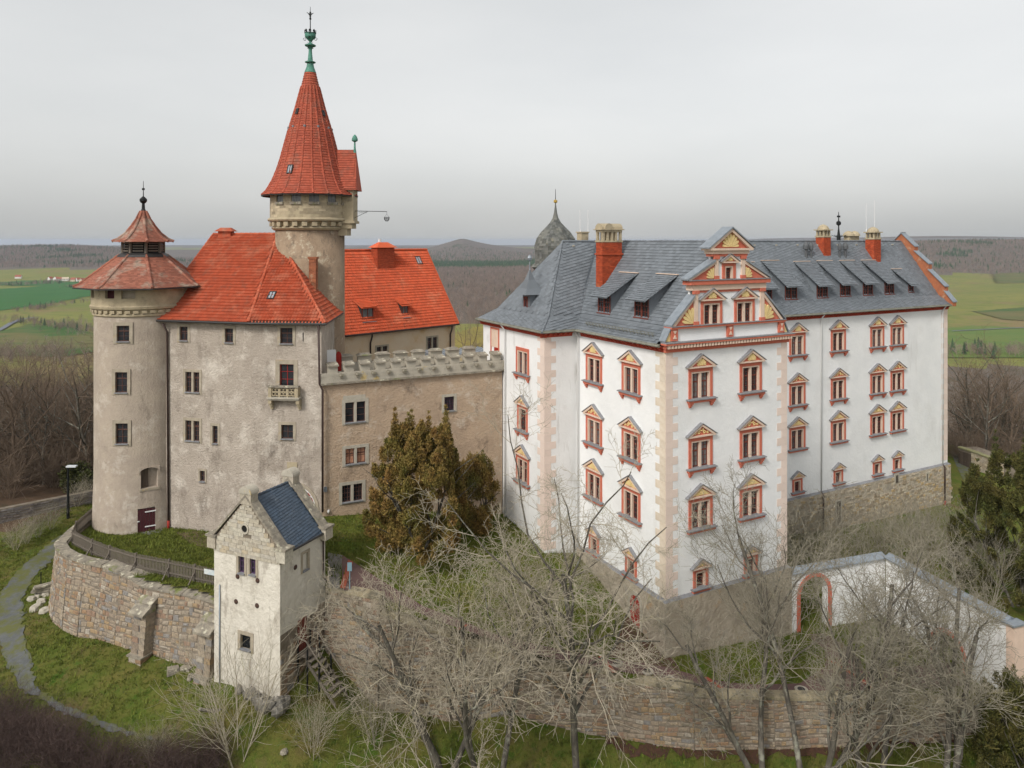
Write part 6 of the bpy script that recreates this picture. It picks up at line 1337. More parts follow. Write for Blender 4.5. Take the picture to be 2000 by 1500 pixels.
rock(555, 1470, .22, .2, .16, 'small pale stone in the grass below the gatehouse shrub')
for i, (x, y, s) in enumerate(((70, 1190, .45), (80, 1178, .4), (88, 1195, .42), (76, 1165, .38), (62, 1172, .35), (90, 1163, .36))): rock(x, y, s, s*.8, s*.7, 'rough stone of the little heap at the bastion end', 'stones heaped at the bastion end', mSandG)
p = gh_pt(80, 1165)
for k in range(3): tag(MB().box(-.6, .6, -.25, .25, .35+k*.17, .48+k*.17).build('stone_slab', mLich, None, p+Vector((.1*k, .05, 0)), .3+k*.2), 'flat grey slab stacked on the stone heap at the bastion end', 'stone slab', 'slabs on the stone heap')
p = gh_pt(80, 1148); tag(MB().lathe([(.035, -.3), (.035, 1.15)], 8).build('bollard_post', mIron, None, p), 'thin dark post standing by the stone heap', 'post')
p = gh_pt(410, 1390); m = MB().tube([(-.65, 0, .08), (-.2, .05, .05), (.25, -.03, .06), (.62, .05, .14)], [.08, .1, .09, .06], 8); tag(m.build('fallen_log', mBark, None, p, -.1), 'short fallen log lying in the grass below the gatehouse', 'log')
# wall beyond the left path
lw = root('path_wall', (-46, 63, 5), 0, 'grey field stone retaining wall beyond the left path', 'stone wall')
lp = [(-52, 57, 7.3), (-46, 62.0, 7.2), (-42, 66.5, 7.0), (-38.5, 70.5, 6.8), (-36, 75, 6.4)]
stone_wall(lw, lp, zg, palette('grey_field_stone', [(.19, .17, .165), (.16, .145, .14), (.22, .2, .19), (.15, .13, .125), (.2, .17, .15)]), (.18, .34), (.25, .7), .12, 200, .5, 9)
# far stone shed by the gravel path on the right
sA, sB = pz(1872, 932, 3.7), pz(1962, 962, 3.7); sA, sB = gpx(1872, 905), gpx(1960, 938)
sX = (sB-sA); sX.z = 0; sL = sX.length; sX.normalize(); an_ = math.atan2(sX.y, sX.x)
sh = root('stone_shed', (sA.x, sA.y, sA.z-.4), an_, 'ruined rubble stone shed with plank door and mossy wall top', 'shed')
rnd = random.Random(12); z = -.6
MB().box(0, sL, .03, 2.5, -.8, 2.3).build('core', mBastM, sh)
while z < 2.25:
    hh = rnd.uniform(.16, .3); s = sL*.3
    while s < sL:
        w = rnd.uniform(.25, .7); e = min(sL, s+w)
        MB().box(s+.01, e-.01, -rnd.uniform(.0, .05), .06, z+.01, z+hh-.01, 0, rnd.random()).build('stone', mRubble, sh); s += w
    z += hh
for k in range(8): MB().box(.05+k*sL*.3/8.5, .05+(k+.9)*sL*.3/8.5, -.04, .03, -.1, 2.0).build('door_board', mWoodD, sh)
for k in range(6): MB().box(k*sL/6+.01, (k+1)*sL/6-.01, -.12, .5, 2.3, 2.42+.05*rnd.random()).build('coping_slab', M('mossy_stone', (.26, .25, .1), (.2, .19, .13), 4), sh)
# ------------------------------------------------------------------ bare trees
def grow(seed, h, spec, r0, lean=(0, 0), forks=1, wob=.12):
    """spec per level: (children, length ratio, angle deg, segments, tropism, first t)"""
    rg = random.Random(seed); out = []; gs = rg.gauss
    def br(p, d, L, r, lev):
        n, ratio, ang_, seg, trop, t0 = spec[lev]; pts = [p]; ds = []
        for i in range(seg):
            w = wob*(1 if lev else .5); d = Vector((d.x+gs(0, w), d.y+gs(0, w), d.z+gs(0, w)+trop)).normalized(); p = p+d*(L/seg); pts.append(p); ds.append(d)
        tip = .55 if lev == 0 else .3; out.append((lev, pts, r, r*tip))
        if lev+1 < len(spec):
            az = rg.random()*6.28
            for k in range(n):
                t = t0+(1-t0)*(k+rg.random())/n; i = min(seg-1, int(t*seg)); f = t*seg-i; q = pts[i].lerp(pts[i+1], min(1, f)); dd = ds[i]
                az += 2.4+gs(0, .4); a = math.radians(ang_*rg.uniform(.65, 1.3)); o = dd.orthogonal().normalized(); o2 = dd.cross(o)
                nd = dd*math.cos(a)+(o*math.cos(az)+o2*math.sin(az))*math.sin(a)
                br(q, nd, L*ratio*rg.uniform(.7, 1.2)*(1.15-.45*t), max(.006, (r+(r*tip-r)*t)*(.62 if lev else .6)), lev+1)
    for k in range(forks):
        a = 2*PI*k/max(1, forks)+rg.random(); s = .0 if forks == 1 else rg.uniform(.25, .5)
        br(Vector((.12*math.cos(a)*(forks > 1), .12*math.sin(a)*(forks > 1), -.3)), Vector((lean[0]+s*math.cos(a), lean[1]+s*math.sin(a), 1)).normalized(), h*spec[0][1]*(1 if forks == 1 else rg.uniform(.8, 1.1)), r0*(1 if forks == 1 else .7), 0)
    return out
def tubes(name, polys, mat, rmin=.006):
    V_, F_ = [], []; off = 0; groups = {}
    for lev, pts, ra, rb in polys: groups.setdefault((len(pts), 8 if lev == 0 else 5 if lev == 1 else 3), []).append((pts, ra, rb))
    for (k, n), lst in groups.items():
        P_ = np.array([[tuple(q) for q in p] for p, _, _ in lst]); N = len(lst); ra = np.array([max(rmin, a) for _, a, _ in lst]); rb = np.array([max(rmin*.7, b) for _, _, b in lst])
        T = np.empty_like(P_); T[:, 1:-1] = P_[:, 2:]-P_[:, :-2]; T[:, 0] = P_[:, 1]-P_[:, 0]; T[:, -1] = P_[:, -1]-P_[:, -2]; T /= np.linalg.norm(T, axis=-1, keepdims=True)+1e-9
        ref = np.where(np.abs(T[:, :1, 2:]) > .9, np.array([1., 0, 0]), np.array([0, 0, 1.])); A = np.cross(T, ref); A /= np.linalg.norm(A, axis=-1, keepdims=True)+1e-9; B = np.cross(T, A)
        t = np.linspace(0, 1, k)[None, :]; R_ = (ra[:, None]*(1-t)+rb[:, None]*t)[..., None, None]; an_ = 2*PI*np.arange(n)/n
        ring = P_[:, :, None]+R_*(A[:, :, None]*np.cos(an_)[None, None, :, None]+B[:, :, None]*np.sin(an_)[None, None, :, None]); V_.append(ring.reshape(-1, 3))
        b, i, j = np.meshgrid(np.arange(N), np.arange(k-1), np.arange(n), indexing='ij'); j2 = (j+1) % n; base = off+b*k*n
        F_.append(np.stack([base+i*n+j, base+i*n+j2, base+(i+1)*n+j2, base+(i+1)*n+j], -1).reshape(-1, 4)); off += N*k*n
    V_ = np.concatenate(V_); F_ = np.concatenate(F_); me = bpy.data.meshes.new(name); me.vertices.add(len(V_)); me.vertices.foreach_set('co', V_.ravel().astype(np.float32))
    me.loops.add(F_.size); me.loops.foreach_set('vertex_index', F_.ravel().astype(np.int32)); me.polygons.add(len(F_)); me.polygons.foreach_set('loop_start', np.arange(0, F_.size, 4, dtype=np.int32))
    me.materials.append(mat); me.update(calc_edges=True); return me
SP_BIG = [(6, .42, 40, 6, .02, .3), (7, .85, 44, 6, .04, .15), (7, .56, 46, 5, .045, .1), (7, .52, 50, 4, .02, .08), (4, .6, 46, 3, .0, .15)]
SP_MID = [(10, .75, 48, 7, .02, .25), (8, .42, 48, 4, .07, .1), (7, .5, 48, 3, .05, .1), (5, .5, 48, 2, .03, .1)]
SP_SHR = [(8, .85, 30, 5, .03, .1), (7, .5, 40, 4, .03, .1), (5, .5, 42, 3, .02, .1)]
def tree_meshes(seed, h, spec, r0, bark, twig, lean=(0, 0), forks=1, wob=.12, split=2, rmin=.007):
    g = grow(seed, h, spec, r0, lean, forks, wob); return tubes('trunk', [q for q in g if q[0] < split], bark), tubes('crown', [q for q in g if q[0] >= split], twig, rmin)
def put_tree(name, meshes, p, label, cat, group=None, rz=0., s=1.):
    o = root(name, p, rz, label, cat, group); o.scale = (s, s, s); mk('trunk', meshes[0], o); mk('crown', meshes[1], o); return o
gh2 = lambda x, y: gpx(x, y, lambda a, b: H(a, b))
for x, y, h, sd, fk, lean, lab, tw in (
        (962, 1585, 23.0, 11, 3, (-.05, .02), 'large pale bare tree with several forked trunks before the low wall', mTwigP),
        (1128, 1530, 14.0, 12, 1, (.0, 0), 'bare tree with one straight slim dark trunk before the low wall', mTwigP),
        (870, 1520, 20.0, 13, 3, (.02, .05), 'lichen-grey bare tree spreading in front of the yew', mTwigP),
        (1592, 1580, 25.0, 14, 3, (-.08, .0), 'thick forked bare tree in front of the palace corner', mTwigG),
        (1490, 1540, 20.5, 15, 2, (-.22, .05), 'bare tree leaning towards the palace corner beside the thick forked one', mTwigG),
        (1700, 1590, 21.0, 16, 2, (.1, .02), 'slender bare tree before the whitewashed outer gate wall', mTwigG),
        (1858, 1570, 20.0, 17, 3, (.05, .02), 'bare tree with short dark trunk nearest the red outer gate arch', mTwigG)):
    sp = [list(v) for v in SP_BIG]; sp[0][1] = .46 if fk > 1 else .85
    if fk == 1: sp[0][0] = 13; sp[1][1] = .34; sp[1][2] = 62
    if x > 1400: sp = [[6, .46, 36, 7, .05, .25], [6, .74, 38, 6, .09, .15], [7, .54, 43, 5, .07, .1], [6, .52, 46, 4, .04, .08], [4, .6, 46, 3, .02, .15]]
    else: sp[0][0] -= 1*(fk > 1); sp[2][0] = 6; sp[3][0] = 6
    put_tree('bare_tree', tree_meshes(sd, h*1.12, sp, .25 if fk > 1 else .2, mBark, tw, lean, fk, .17, 2, .0095), gh2(x, y), lab, 'tree')
# bare shrubs and saplings
SH = [tree_meshes(40+k, 4.2, SP_SHR, .032, mTwigP if k < 2 else mTwigG, mTwigP if k < 2 else mTwigG, (0, 0), 7, .1, 1, .006) for k in range(4)]
for i, (x, y, s, lab) in enumerate(((462, 1490, 1.45, 'tall pale bare shrub growing before the white gatehouse'), (612, 1478, .75, 'thin pale sapling clump below the wooden steps'), (735, 1455, 1.0, 'bare bush between the wooden steps and the big forked tree'), (300, 1500, .5, 'thin dark sapling on the grass below the bastion'))):
    put_tree('bare_shrub', SH[i % 4], gh2(x, y), lab, 'shrub', None, i*1.3, s)
for i, (x, y, s) in enumerate(((1560, 1120, 1.0), (1600, 1135, 1.15), (1650, 1128, 1.2), (1700, 1122, 1.1), (1755, 1125, 1.3), (1800, 1118, 1.25), (1850, 1115, 1.2), (1620, 1075, .9), (1725, 1080, .9), (1790, 1075, 1.0), (1890, 1160, 1.3), (1930, 1190, 1.2), (1880, 1100, 1.1))):
    put_tree('bare_shrub', SH[2+i % 2], gpx(x, y), 'grey bare shrub growing on the slope below the long palace wing', 'shrub', 'bare shrubs below the palace wing', i*.9, s)
SM = [tree_meshes(60+k, 3.0, [(8, .8, 40, 4, -.02, .1), (6, .5, 45, 3, .0, .1), (4, .5, 45, 2, 0, .1)], .03, mTwigM, mTwigM, (0, 0), 9, .16, 1, .006) for k in range(3)]
for i in range(46):
    t = random.random(); x = random.uniform(-60, 130) if i < 26 else random.uniform(100, 430); y = random.uniform(1400, 1540) if i < 26 else random.uniform(1500, 1570)
    if i < 26 and y < 1400+x*.55: y = 1410+x*.55+random.random()*60
    put_tree('bramble', SM[i % 3], gh2(x, y), 'dark maroon bramble thicket in the near lower corner of the slope', 'bramble', 'brambles on the near slope', i*1.1, random.uniform(.55, .9))
# leafy shrub by the tower door
p = pz(250, 1030, TZ); g = tree_meshes(77, 1.7, [(6, .9, 25, 3, .05, .1), (6, .45, 40, 2, .05, .1)], .03, mTwigB, mTwigB, (0, 0), 6, .1, 1)
o = put_tree('door_shrub', g, p, 'small brown leafless bush beside the maroon tower door', 'shrub')
def leaf_cloud(name, centers, radii, n, size, mat, parent, seed=1, up=.3, aspect=2.2):
    rg = np.random.default_rng(seed); C = np.array(centers, float); R_ = np.array(radii, float); idx = rg.choice(len(C), n, p=(R_**2)/(R_**2).sum()); d = rg.normal(size=(n, 3)); d /= np.linalg.norm(d, axis=1, keepdims=True)
    rad = R_[idx]*np.power(rg.random(n), .33)*rg.uniform(.75, 1.06, n); P_ = C[idx]+d*rad[:, None]; ax = d*.7+rg.normal(size=(n, 3))*.5; ax[:, 2] += up; ax /= np.linalg.norm(ax, axis=1, keepdims=True)
    sd = np.cross(ax, rg.normal(size=(n, 3))); sd /= np.linalg.norm(sd, axis=1, keepdims=True); s = size*rg.uniform(.6, 1.4, n)[:, None]
    V_ = np.stack([P_-ax*s*aspect*.5, P_+sd*s*.5, P_+ax*s*aspect*.5, P_-sd*s*.5], 1).reshape(-1, 3); F_ = np.arange(4*n).reshape(-1, 4)
    me = bpy.data.meshes.new(name); me.vertices.add(len(V_)); me.vertices.foreach_set('co', V_.ravel().astype(np.float32)); me.loops.add(F_.size); me.loops.foreach_set('vertex_index', F_.ravel().astype(np.int32)); me.polygons.add(n); me.polygons.foreach_set('loop_start', np.arange(0, F_.size, 4, dtype=np.int32))
    me.materials.append(mat); me.update(calc_edges=True); at = me.attributes.new('tone', 'FLOAT', 'FACE'); at.data.foreach_set('value', rg.random(n).astype(np.float32)); return mk(name, me, parent)
leaf_cloud('leaves', [(random.uniform(-.5, .5), random.uniform(-.4, .4), random.uniform(.5, 1.5)) for _ in range(10)], [.3]*10, 500, .06, M('dry_leaf', (.16, .11, .04), (.1, .1, .03), 3), o)
# yews
def yew(p, h, w, seed, label, n=26000, tips=9, mat=mYew):
    rg = random.Random(seed); o = root('yew_tree', p, 0, label, 'tree'); cs, rs = [], []
    tipl = [(rg.uniform(-.55, .55)*w/2, rg.uniform(-.5, .5)*w/2, h*rg.uniform(.72, 1.0)) for _ in range(tips)]
    for k in range(tips*22):
        t = rg.random()**.85; a = rg.random()*6.28; rad = w/2*math.sqrt(max(0, 1-(t*.96)**2.4))*(1 if rg.random() < .62 else rg.random())*(.82 if t < .12 else 1)*(.88+.2*math.sin(3*a+seed)); s_ = rg.uniform(.26, .5)*(1.15-.35*t)
        for q in range(3): cs.append((rad*math.cos(a)*(1+.03*q), rad*math.sin(a)*(1+.03*q), h*(.05+.8*t)+q*s_*.55)); rs.append(s_*(1-.27*q))
    for x, y, z in tipl:
        for q in range(7): cs.append((x*(1-.0*q), y, z-.9*h*.03*q*1.6)); rs.append(.14+.07*q)
    leaf_cloud('crown', cs, rs, int(n*1.6), .055, mat, o, seed, .75, 3.6)
    tr = grow(seed, h, [(10, .6, 40, 6, .02, .1), (4, .28, 40, 3, .08, .1)], .16, (0, 0), 2, .08); mk('trunk', tubes('trunk', tr, mBark), o); return o
yew(gpx(822, 1078), 9.6, 6.5, 5, 'broad bronze-green yew tree standing against the curtain wall', 88000, 13)
yew(Vector((-2.6, 54.8, 9.0)), 6.2, 3.2, 6, 'smaller thin yew between the broad yew and the palace', 14000, 5)
yew(gpx(1985, 1185), 13.0, 8.0, 7, 'tall dark yew at the edge behind the outer gate wall', 60000, 11, mYewD); yew(gpx(1905, 985), 3.2, 2.2, 8, 'low pointed yew beside the gravel path', 5000, 4, mYewD)
yew(gh2(2010, 1560), 7.0, 6.0, 9, 'dark evergreen bush at the near edge below the gate pier', 36000, 8, mYewD)
# woods beside and behind the castle: bare trees one can tell apart
WT = [tree_meshes(80+k, 15, SP_MID, .2, mTwigB if k % 2 else mBark, mTwigB, (0, 0), 1 if k % 3 else 2, .13, 2, .011) for k in range(5)]
k = 0
def wood(n, x0, x1, y0, y1, label, group, hmin=.75, hmax=1.15, cond=None):
    global k; c = 0; tries = 0; pl = []
    while c < n and tries < 4000:
        tries += 1; X, Y = random.uniform(x0, x1), random.uniform(y0, y1)
        if cond and not cond(X, Y): continue
        if any((X-a)**2+(Y-b_)**2 < 6 for a, b_ in pl): continue
        pl.append((X, Y)); put_tree('woodland_tree', WT[k % 5], (X, Y, zg(X, Y)-.2), label, 'tree', group, k*1.7, random.uniform(hmin, hmax)); k += 1; c += 1
wood(54, -75, -36, 62, 118, 'brown bare tree of the wood left of the round tower', 'bare wood left of the round tower', .7, 1.0, lambda X, Y: X < -38-(Y-66)*.25 and X > -.76*Y and not (Y < 74 and X > -44-(74-Y)*1.4))
wood(46, 52, 98, 84, 150, 'brown bare tree of the wood right of the palace', 'bare wood right of the palace', .8, 1.15, lambda X, Y: X > .57*Y+1 and X < .74*Y and Y > 90)
put_tree('bare_tree', WT[1], (-6.3, 106, zg(-6.3, 106)+2), 'bare tree behind the gap between orange roof and palace', 'tree', None, .4, .95)
UB = [tree_meshes(95+q, 3.2, [(8, .8, 36, 4, .0, .1), (7, .5, 42, 3, .02, .1), (4, .5, 45, 2, 0, .1)], .03, mTwigB, mTwigB, (0, 0), 8, .15, 1, .011) for q in range(3)]
q_ = 0
for x0, x1, y0, y1, n_, cnd, lab, grp in ((-62, -38, 60, 96, 60, lambda X, Y: X < -40+(Y-66)*.1 and X > -.76*Y and not (Y < 71 and X > -43.5-(71-Y)*1.15), 'brown leafless undergrowth bush in the wood beyond the left path', 'undergrowth left of the round tower'), (52, 84, 88, 118, 30, lambda X, Y: X > .57*Y+1 and X < .72*Y, 'brown leafless undergrowth bush in the wood beyond the palace end', 'undergrowth right of the palace')):
    c_ = 0
    while c_ < n_:
        X, Y = random.uniform(x0, x1), random.uniform(y0, y1)
        if cnd(X, Y): put_tree('undergrowth_bush', UB[q_ % 3], (X, Y, zg(X, Y)-.1), lab, 'bush', grp, q_*1.3, random.uniform(.8, 1.5)); c_ += 1; q_ += 1
# young shrubs along the path wall
for i, (x, y) in enumerate(((30, 1075), (52, 1062), (75, 1050), (100, 1035), (150, 990), (170, 975))): put_tree('bare_shrub', SH[i % 4], gh2(x, y), 'dark bare shrub growing beside the left path wall', 'shrub', 'bare shrubs by the path wall', i, .5)
yb = gpx(172, 985, lambda a, b: H(a, b)); o = root('evergreen_bush', Vector((yb.x-1, yb.y+3, yb.z)), 0, 'dark green rounded bush behind the lamp post beside the round tower', 'bush'); leaf_cloud('crown', [(random.uniform(-2.6, 2.6), random.uniform(-1.4, 1.4), random.uniform(.6, 2.4)) for _ in range(22)], [.9]*22, 9000, .12, M('dark_bush_leaf', (.035, .045, .012), (.06, .06, .018), 2, tone=.4), o); mk('stem', tubes('stem', grow(3, 2, SP_SHR[:2], .06, (0, 0), 4), mBark), o)

# ------------------------------------------------------------------ far country
def scatter(name, pts, size, kind, sources, seed=0):
    me = bpy.data.meshes.new(name); me.from_pydata(np.asarray(pts).tolist(), [], []); n = len(pts); rg = np.random.default_rng(seed)
    for nm, ty, val in (('size', 'FLOAT', size), ('kind_index', 'INT', kind), ('turn', 'FLOAT', rg.random(n)*6.28)): a = me.attributes.new(nm, ty, 'POINT'); a.data.foreach_set('value', np.asarray(val, np.float32 if ty == 'FLOAT' else np.int32))
    col = bpy.data.collections.new(name+'_source')
    for s in sources: col.objects.link(s)
    ng = bpy.data.node_groups.new(name, 'GeometryNodeTree'); ng.interface.new_socket('Geometry', in_out='INPUT', socket_type='NodeSocketGeometry'); ng.interface.new_socket('Geometry', in_out='OUTPUT', socket_type='NodeSocketGeometry')
    N = ng.nodes.new; gi_, go = N('NodeGroupInput'), N('NodeGroupOutput'); ci = N('GeometryNodeCollectionInfo'); ci.inputs[0].default_value = col; ci.inputs[1].default_value = True; ci.inputs[2].default_value = True
    ip = N('GeometryNodeInstanceOnPoints'); ip.inputs['Pick Instance'].default_value = True
    def na(nm, ty): q = N('GeometryNodeInputNamedAttribute'); q.data_type = ty; q.inputs[0].default_value = nm; return q.outputs[0]
    cx = N('ShaderNodeCombineXYZ'); L = ng.links.new; L(na('turn', 'FLOAT'), cx.inputs[2]); L(gi_.outputs[0], ip.inputs['Points']); L(ci.outputs[0], ip.inputs['Instance']); L(na('kind_index', 'INT'), ip.inputs['Instance Index']); L(cx.outputs[0], ip.inputs['Rotation']); L(na('size', 'FLOAT'), ip.inputs['Scale']); L(ip.outputs[0], go.inputs[0])
    o = mk(name, me); o.modifiers.new('scatter', 'NODES').node_group = ng; return tag(o, kind='stuff')
def src(name, me): return bpy.data.objects.new(name, me)
far = []
for q in range(3):
    g = grow(200+q, 12, [(9, .7, 50, 3, .02, .2), (7, .45, 50, 2, .08, .1), (6, .5, 50, 1, .05, .1)], .22, (0, 0), 1, .12); far.append(src(f'a{q}_bare', tubes('far_bare', g, mFar, .055)))
for q in range(2):
    m = MB(); rg = random.Random(q)
    for j in range(9):
        z = 2+j*1.25; r = 2.7*(1-j/9.6)*rg.uniform(.85, 1.1); n_ = 9; vs = [(0, 0, z+2.0)]
        for t in range(n_): a = 2*PI*t/n_; rr_ = r*(1.15 if t % 2 else .75)*rg.uniform(.85, 1.15); vs.append((rr_*math.cos(a), rr_*math.sin(a), z+rg.uniform(-.2, .2)))
        m.add(vs, [(0, 1+t, 1+(t+1) % n_) for t in range(n_)])
    m.lathe([(.2, -.5), (.12, 4)], 5); far.append(src(f'b{q}_conifer', m.mesh('far_conifer', mCon)))
pts, siz, kin = [], [], []
def addpts(X, Y, conf, smin=.7, smax=1.15):
    X, Y = np.asarray(X), np.asarray(Y); z = H(X, Y); pts.append(np.stack([X, Y, z-.3], 1)); n_ = len(X); siz.append(RNG.uniform(smin, smax, n_)); c_ = RNG.random(n_) < conf; kin.append(np.where(c_, 3+RNG.integers(0, 2, n_), RNG.integers(0, 3, n_)))
def region(p0, p1, d0, d1, sp, conf, cl=None):
    n_ = int((p1-p0)/F*(d0+d1)/2*(d1-d0)/(sp*sp)); D_ = np.sqrt(RNG.uniform(d0*d0, d1*d1, n_)); P_ = RNG.uniform(p0, p1, n_); X = (P_-1000)/F*D_
    if cl:
        nzv = np.sin(X/cl+1.7)*np.sin(D_/cl*.8+.6)+.6*np.sin(X/cl*2.3)*np.cos(D_/cl*1.9); addpts(X[nzv > .75], D_[nzv > .75], .9); X, D_ = X[nzv <= .75], D_[nzv <= .75]
    addpts(X, D_, conf)
region(820, 1090, 900, 2700, 9, .01); region(820, 1090, 2650, 3300, 9.5, .93); region(760, 1250, 3300, 4600, 17, .15)
region(-40, 420, 2380, 3900, 13.5, .08, 90); region(1780, 2060, 2060, 3300, 12.5, .06, 80)
region(1120, 1800, 900, 2000, 30, .1); region(420, 820, 900, 2300, 30, .1)
def belt(line, w, n_, conf=0.05, s=(.5, .85)):
    L = np.array([gpx_far(x, y) for x, y in line]); d = np.r_[0, np.cumsum(np.hypot(*np.diff(L, axis=0).T))]; t = RNG.uniform(0, d[-1], n_); addpts(np.interp(t, d, L[:, 0])+RNG.normal(0, w, n_), np.interp(t, d, L[:, 1])+RNG.normal(0, w, n_), conf, *s)
def gpx_far(x, y): p = pz(x, y, VAL); return (p.x, p.y)
belt([(20, 628), (60, 634), (110, 642), (185, 650)], 9, 110); belt([(25, 612), (60, 610), (110, 600), (180, 592)], 7, 90); belt([(0, 556), (40, 558), (70, 557), (118, 550)], 22, 170, .12); belt([(140, 562), (150, 562)], 10, 26)
belt([(0, 690), (40, 695), (90, 705), (180, 700)], 18, 90, .0, (.8, 1.2)); belt([(1856, 690), (1900, 690), (1950, 694), (2000, 692)], 14, 70, .15, (.7, 1.0)); belt([(1905, 680), (1930, 676)], 5, 9, .6); belt([(1860, 534), (1930, 546), (2000, 536)], 12, 40)
belt([(152, 630), (180, 660)], 16, 60); belt([(1985, 680), (1990, 682)], 3, 4)
scatter('far_forest', np.concatenate(pts), np.concatenate(siz), np.concatenate(kin), far, 3)
def field(name, poly, mat, lift=.7, step=14):
    pg = [gpx_far(x, y) for x, y in poly]; return sheet(name, pg, H, mat, step, lift)
mFG = M('winter_wheat', (.035, .115, .03), (.045, .13, .035), .01, rough=.95, spec=.1, c3=(.05, .12, .03), t3=(.5, .7), s3=.05); mFB = M('stubble_field', (.15, .13, .055), (.10, .115, .04), .02, rough=.95, spec=.1, stretch=(.3, 4, 1), c3=(.055, .11, .03), t3=(.52, .62), s3=.008); mFY = M('dry_meadow', (.24, .19, .045), (.19, .16, .04), .02, rough=.95, spec=.1)
field('field', [(-20, 553), (60, 549), (120, 550), (182, 556), (178, 562), (120, 560), (40, 559), (-20, 557)], mFG, .7, 25); field('field', [(-20, 566), (70, 561), (100, 557), (140, 560), (184, 571), (182, 580), (90, 598), (-20, 612)], mFG, .7, 12)
field('field', [(-20, 695), (-20, 655), (60, 636), (130, 639), (190, 655), (190, 688), (120, 698)], mFB, .7, 5); field('field', [(870, 700), (880, 655), (930, 640), (975, 636), (985, 700)], mFY, .7, 5)
field('field', [(1840, 640), (1900, 634), (2030, 640), (2030, 700), (1840, 700)], M('fresh_grass_field', (.09, .15, .03), (.12, .155, .035), .03, rough=.95), .7, 5); field('field', [(1900, 606), (2030, 596), (2030, 626), (1960, 622)], mFB, .7, 6); field('field', [(1940, 542), (2030, 540), (2030, 556), (1945, 556)], mFB, .7, 14)
def road(name, line, w, mat):
    L = [Vector((*gpx_far(x, y), 0)) for x, y in line]; m = MB(); pr_ = None
    for i, p in enumerate(L):
        d = (L[min(i+1, len(L)-1)]-L[max(i-1, 0)]).normalized(); n_ = Vector((-d.y, d.x, 0))*w/2; a, b_ = p+n_, p-n_; a.z = float(H(a.x, a.y)[0])+1.2; b_.z = float(H(b_.x, b_.y)[0])+1.2
        if pr_: m.quad(pr_[0], pr_[1], b_, a)
        pr_ = (a, b_)
    return tag(m.build(name, mat), kind='structure')
road('valley_road', [(-10, 652), (5, 645), (20, 636), (40, 628), (70, 624)], 6, M('road_grey', (.15, .16, .18)))
road('farm_track', [(1860, 646), (1920, 643), (1980, 640), (2030, 638)], 4, MATS['road_grey'])
# village across the valley
hw_ = MB().box(-6, 6, -4.5, 4.5, -1, 5.5).prism([(-4.5, 5.5), (4.5, 5.5), (0, 9.5)], -5.9, 5.9) if False else None
def house(x, y, w, mat, rm, rz):
    p = Vector((*gpx_far(x, y), 0)); p.z = float(H(p.x, p.y)[0]); o = root('village_house', p, rz, 'tiny gabled house of the village across the valley', 'house', 'village houses across the valley')
    MB().box(-w/2, w/2, -4.5, 4.5, -2, 5).add([(-w/2, -4.5, 5), (-w/2, 4.5, 5), (-w/2, 0, 9)], ((0, 1, 2),)).add([(w/2, -4.5, 5), (w/2, 4.5, 5), (w/2, 0, 9)], ((0, 1, 2),)).build('wall', mat, o)
    MB().quad((-w/2-.5, -5.2, 4.5), (w/2+.5, -5.2, 4.5), (w/2+.5, 0, 9.2), (-w/2-.5, 0, 9.2)).quad((-w/2-.5, 5.2, 4.5), (w/2+.5, 5.2, 4.5), (w/2+.5, 0, 9.2), (-w/2-.5, 0, 9.2)).build('roof', rm, o)
mHr = M('village_roof', (.3, .1, .065)); mHw = M('village_wall', (.72, .7, .68)); mHo = M('village_ochre', (.5, .42, .32))
for x, y, w, a, b_, rz in ((36, 546, 14, mHw, mHr, .2), (98, 549, 9, mHw, mHr, 1.2), (110, 549, 10, mHw, mHr, 1.4), (118, 550, 16, mHw, mHr, .1), (128, 550, 14, mHw, mHo, .3), (144, 551, 13, mHo, mHr, -.2), (153, 551, 9, mHw, mHr, .9), (161, 552, 12, mHo, mHr, 1.3), (171, 552, 12, mHo, mHr, .2), (178, 553, 12, mHw, mHr, .0)): house(x, y, w, a, b_, rz)

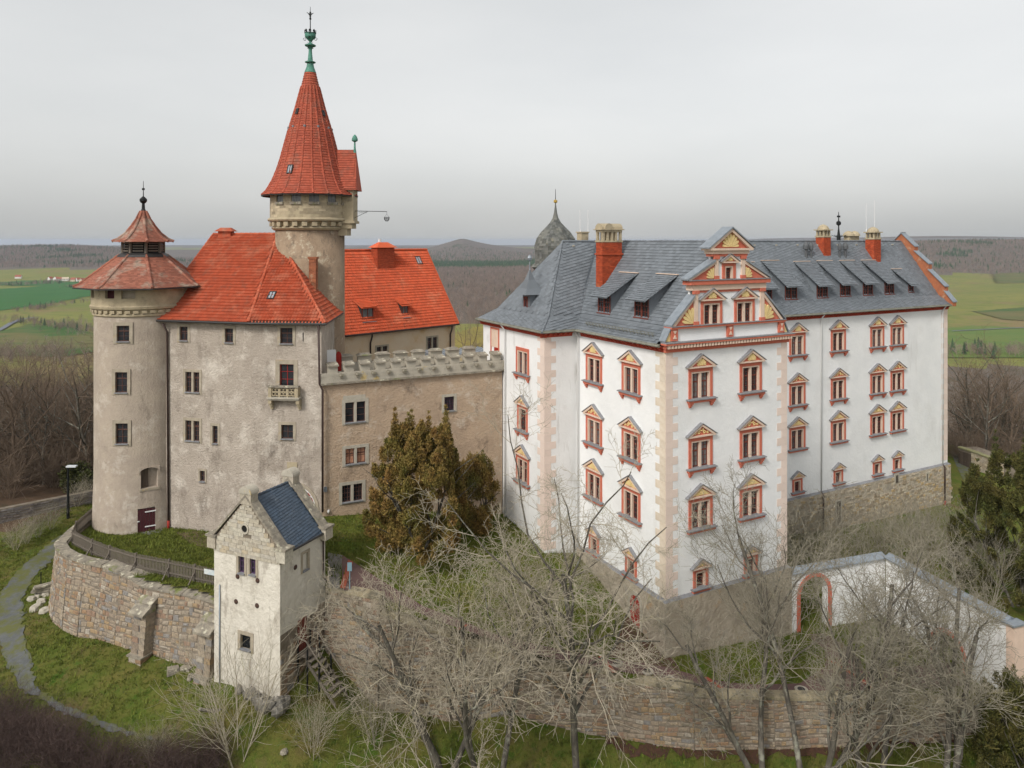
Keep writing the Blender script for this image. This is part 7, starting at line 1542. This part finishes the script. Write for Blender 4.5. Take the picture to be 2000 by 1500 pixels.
# ------------------------------------------------------------------ grass blades on the near lawns
tuft = []
mBl = M('grass_blade', (.095, .145, .02), (.16, .15, .04), .15, rough=.9, rnd=.5, spec=.15)
for q in range(3):
    m = MB(); rg = random.Random(q)
    for j in range(9):
        a = rg.random()*6.28; r = rg.random()*.16; x, y = r*math.cos(a), r*math.sin(a); b_ = rg.random()*6.28; w = .014; hh = rg.uniform(.06, .14); dx, dy = rg.uniform(-.06, .06), rg.uniform(-.06, .06)
        m.add([(x-w*math.cos(b_), y-w*math.sin(b_), 0), (x+w*math.cos(b_), y+w*math.sin(b_), 0), (x+dx, y+dy, hh)], ((0, 1, 2),))
    tuft.append(src(f't{q}_tuft', m.mesh('tuft', mBl)))
gp = []
def sow(n_, x0, x1, y0, y1, hf, cond):
    X, Y = RNG.uniform(x0, x1, n_), RNG.uniform(y0, y1, n_); ok = cond(X, Y); X, Y = X[ok], Y[ok]; gp.append(np.stack([X, Y, np.asarray(hf(X, Y)).reshape(-1)], 1))
drv = [tuple(gpx(x, y)[:2]) for x, y in up]+[tuple(gpx(x, y)[:2]) for x, y in lo[::-1]]
inp = lambda poly: (lambda X, Y: inside(np.stack([X, Y], 1), poly))
sow(26000, -32, -14, 43, 60, Hter, inp(terr_poly)); ni = inp(drv); nn = inp(poly_in)
sow(52000, -13, 32, 43, 72, Hin2, lambda X, Y: nn(X, Y) & ~ni(X, Y)); no = inp(terr_poly)
pth = [tuple(gpx(x, y, lambda a, b: H(a, b))[:2]) for x, y in ((170, 1018), (100, 1060), (30, 1120), (0, 1160), (-10, 1230), (10, 1290), (40, 1345), (110, 1390), (190, 1420), (300, 1448), (310, 1442), (200, 1408), (120, 1378), (70, 1345), (62, 1300), (50, 1240), (42, 1170), (70, 1125), (118, 1078), (205, 1022))]; npth = inp(pth)
sow(90000, -42, 32, 36, 70, lambda x, y: H(x, y), lambda X, Y: ~nn(X, Y) & ~no(X, Y) & ~npth(X, Y))
G_ = np.concatenate(gp); scatter('grass', G_, RNG.uniform(.5, 1.2, len(G_))*np.where(RNG.random(len(G_)) < .12, 1.9, 1.), RNG.integers(0, 3, len(G_)), tuft, 4)

# ------------------------------------------------------------------ haze
mh = bpy.data.materials.new('haze'); mh.use_nodes = True; mh.node_tree.nodes.clear(); n_ = mh.node_tree; ho = n_.nodes.new('ShaderNodeOutputMaterial'); pv = n_.nodes.new('ShaderNodeVolumePrincipled')
pv.inputs['Color'].default_value = (.72, .82, 1, 1); pv.inputs['Density'].default_value = 5.5e-5; pv.inputs['Anisotropy'].default_value = .2; n_.links.new(pv.outputs[0], ho.inputs['Volume'])
m = MB().box(-16600, 16600, -16600, 16900, VAL-12, 53); me = m.mesh('haze', mh); tag(mk('haze', me), kind='stuff')
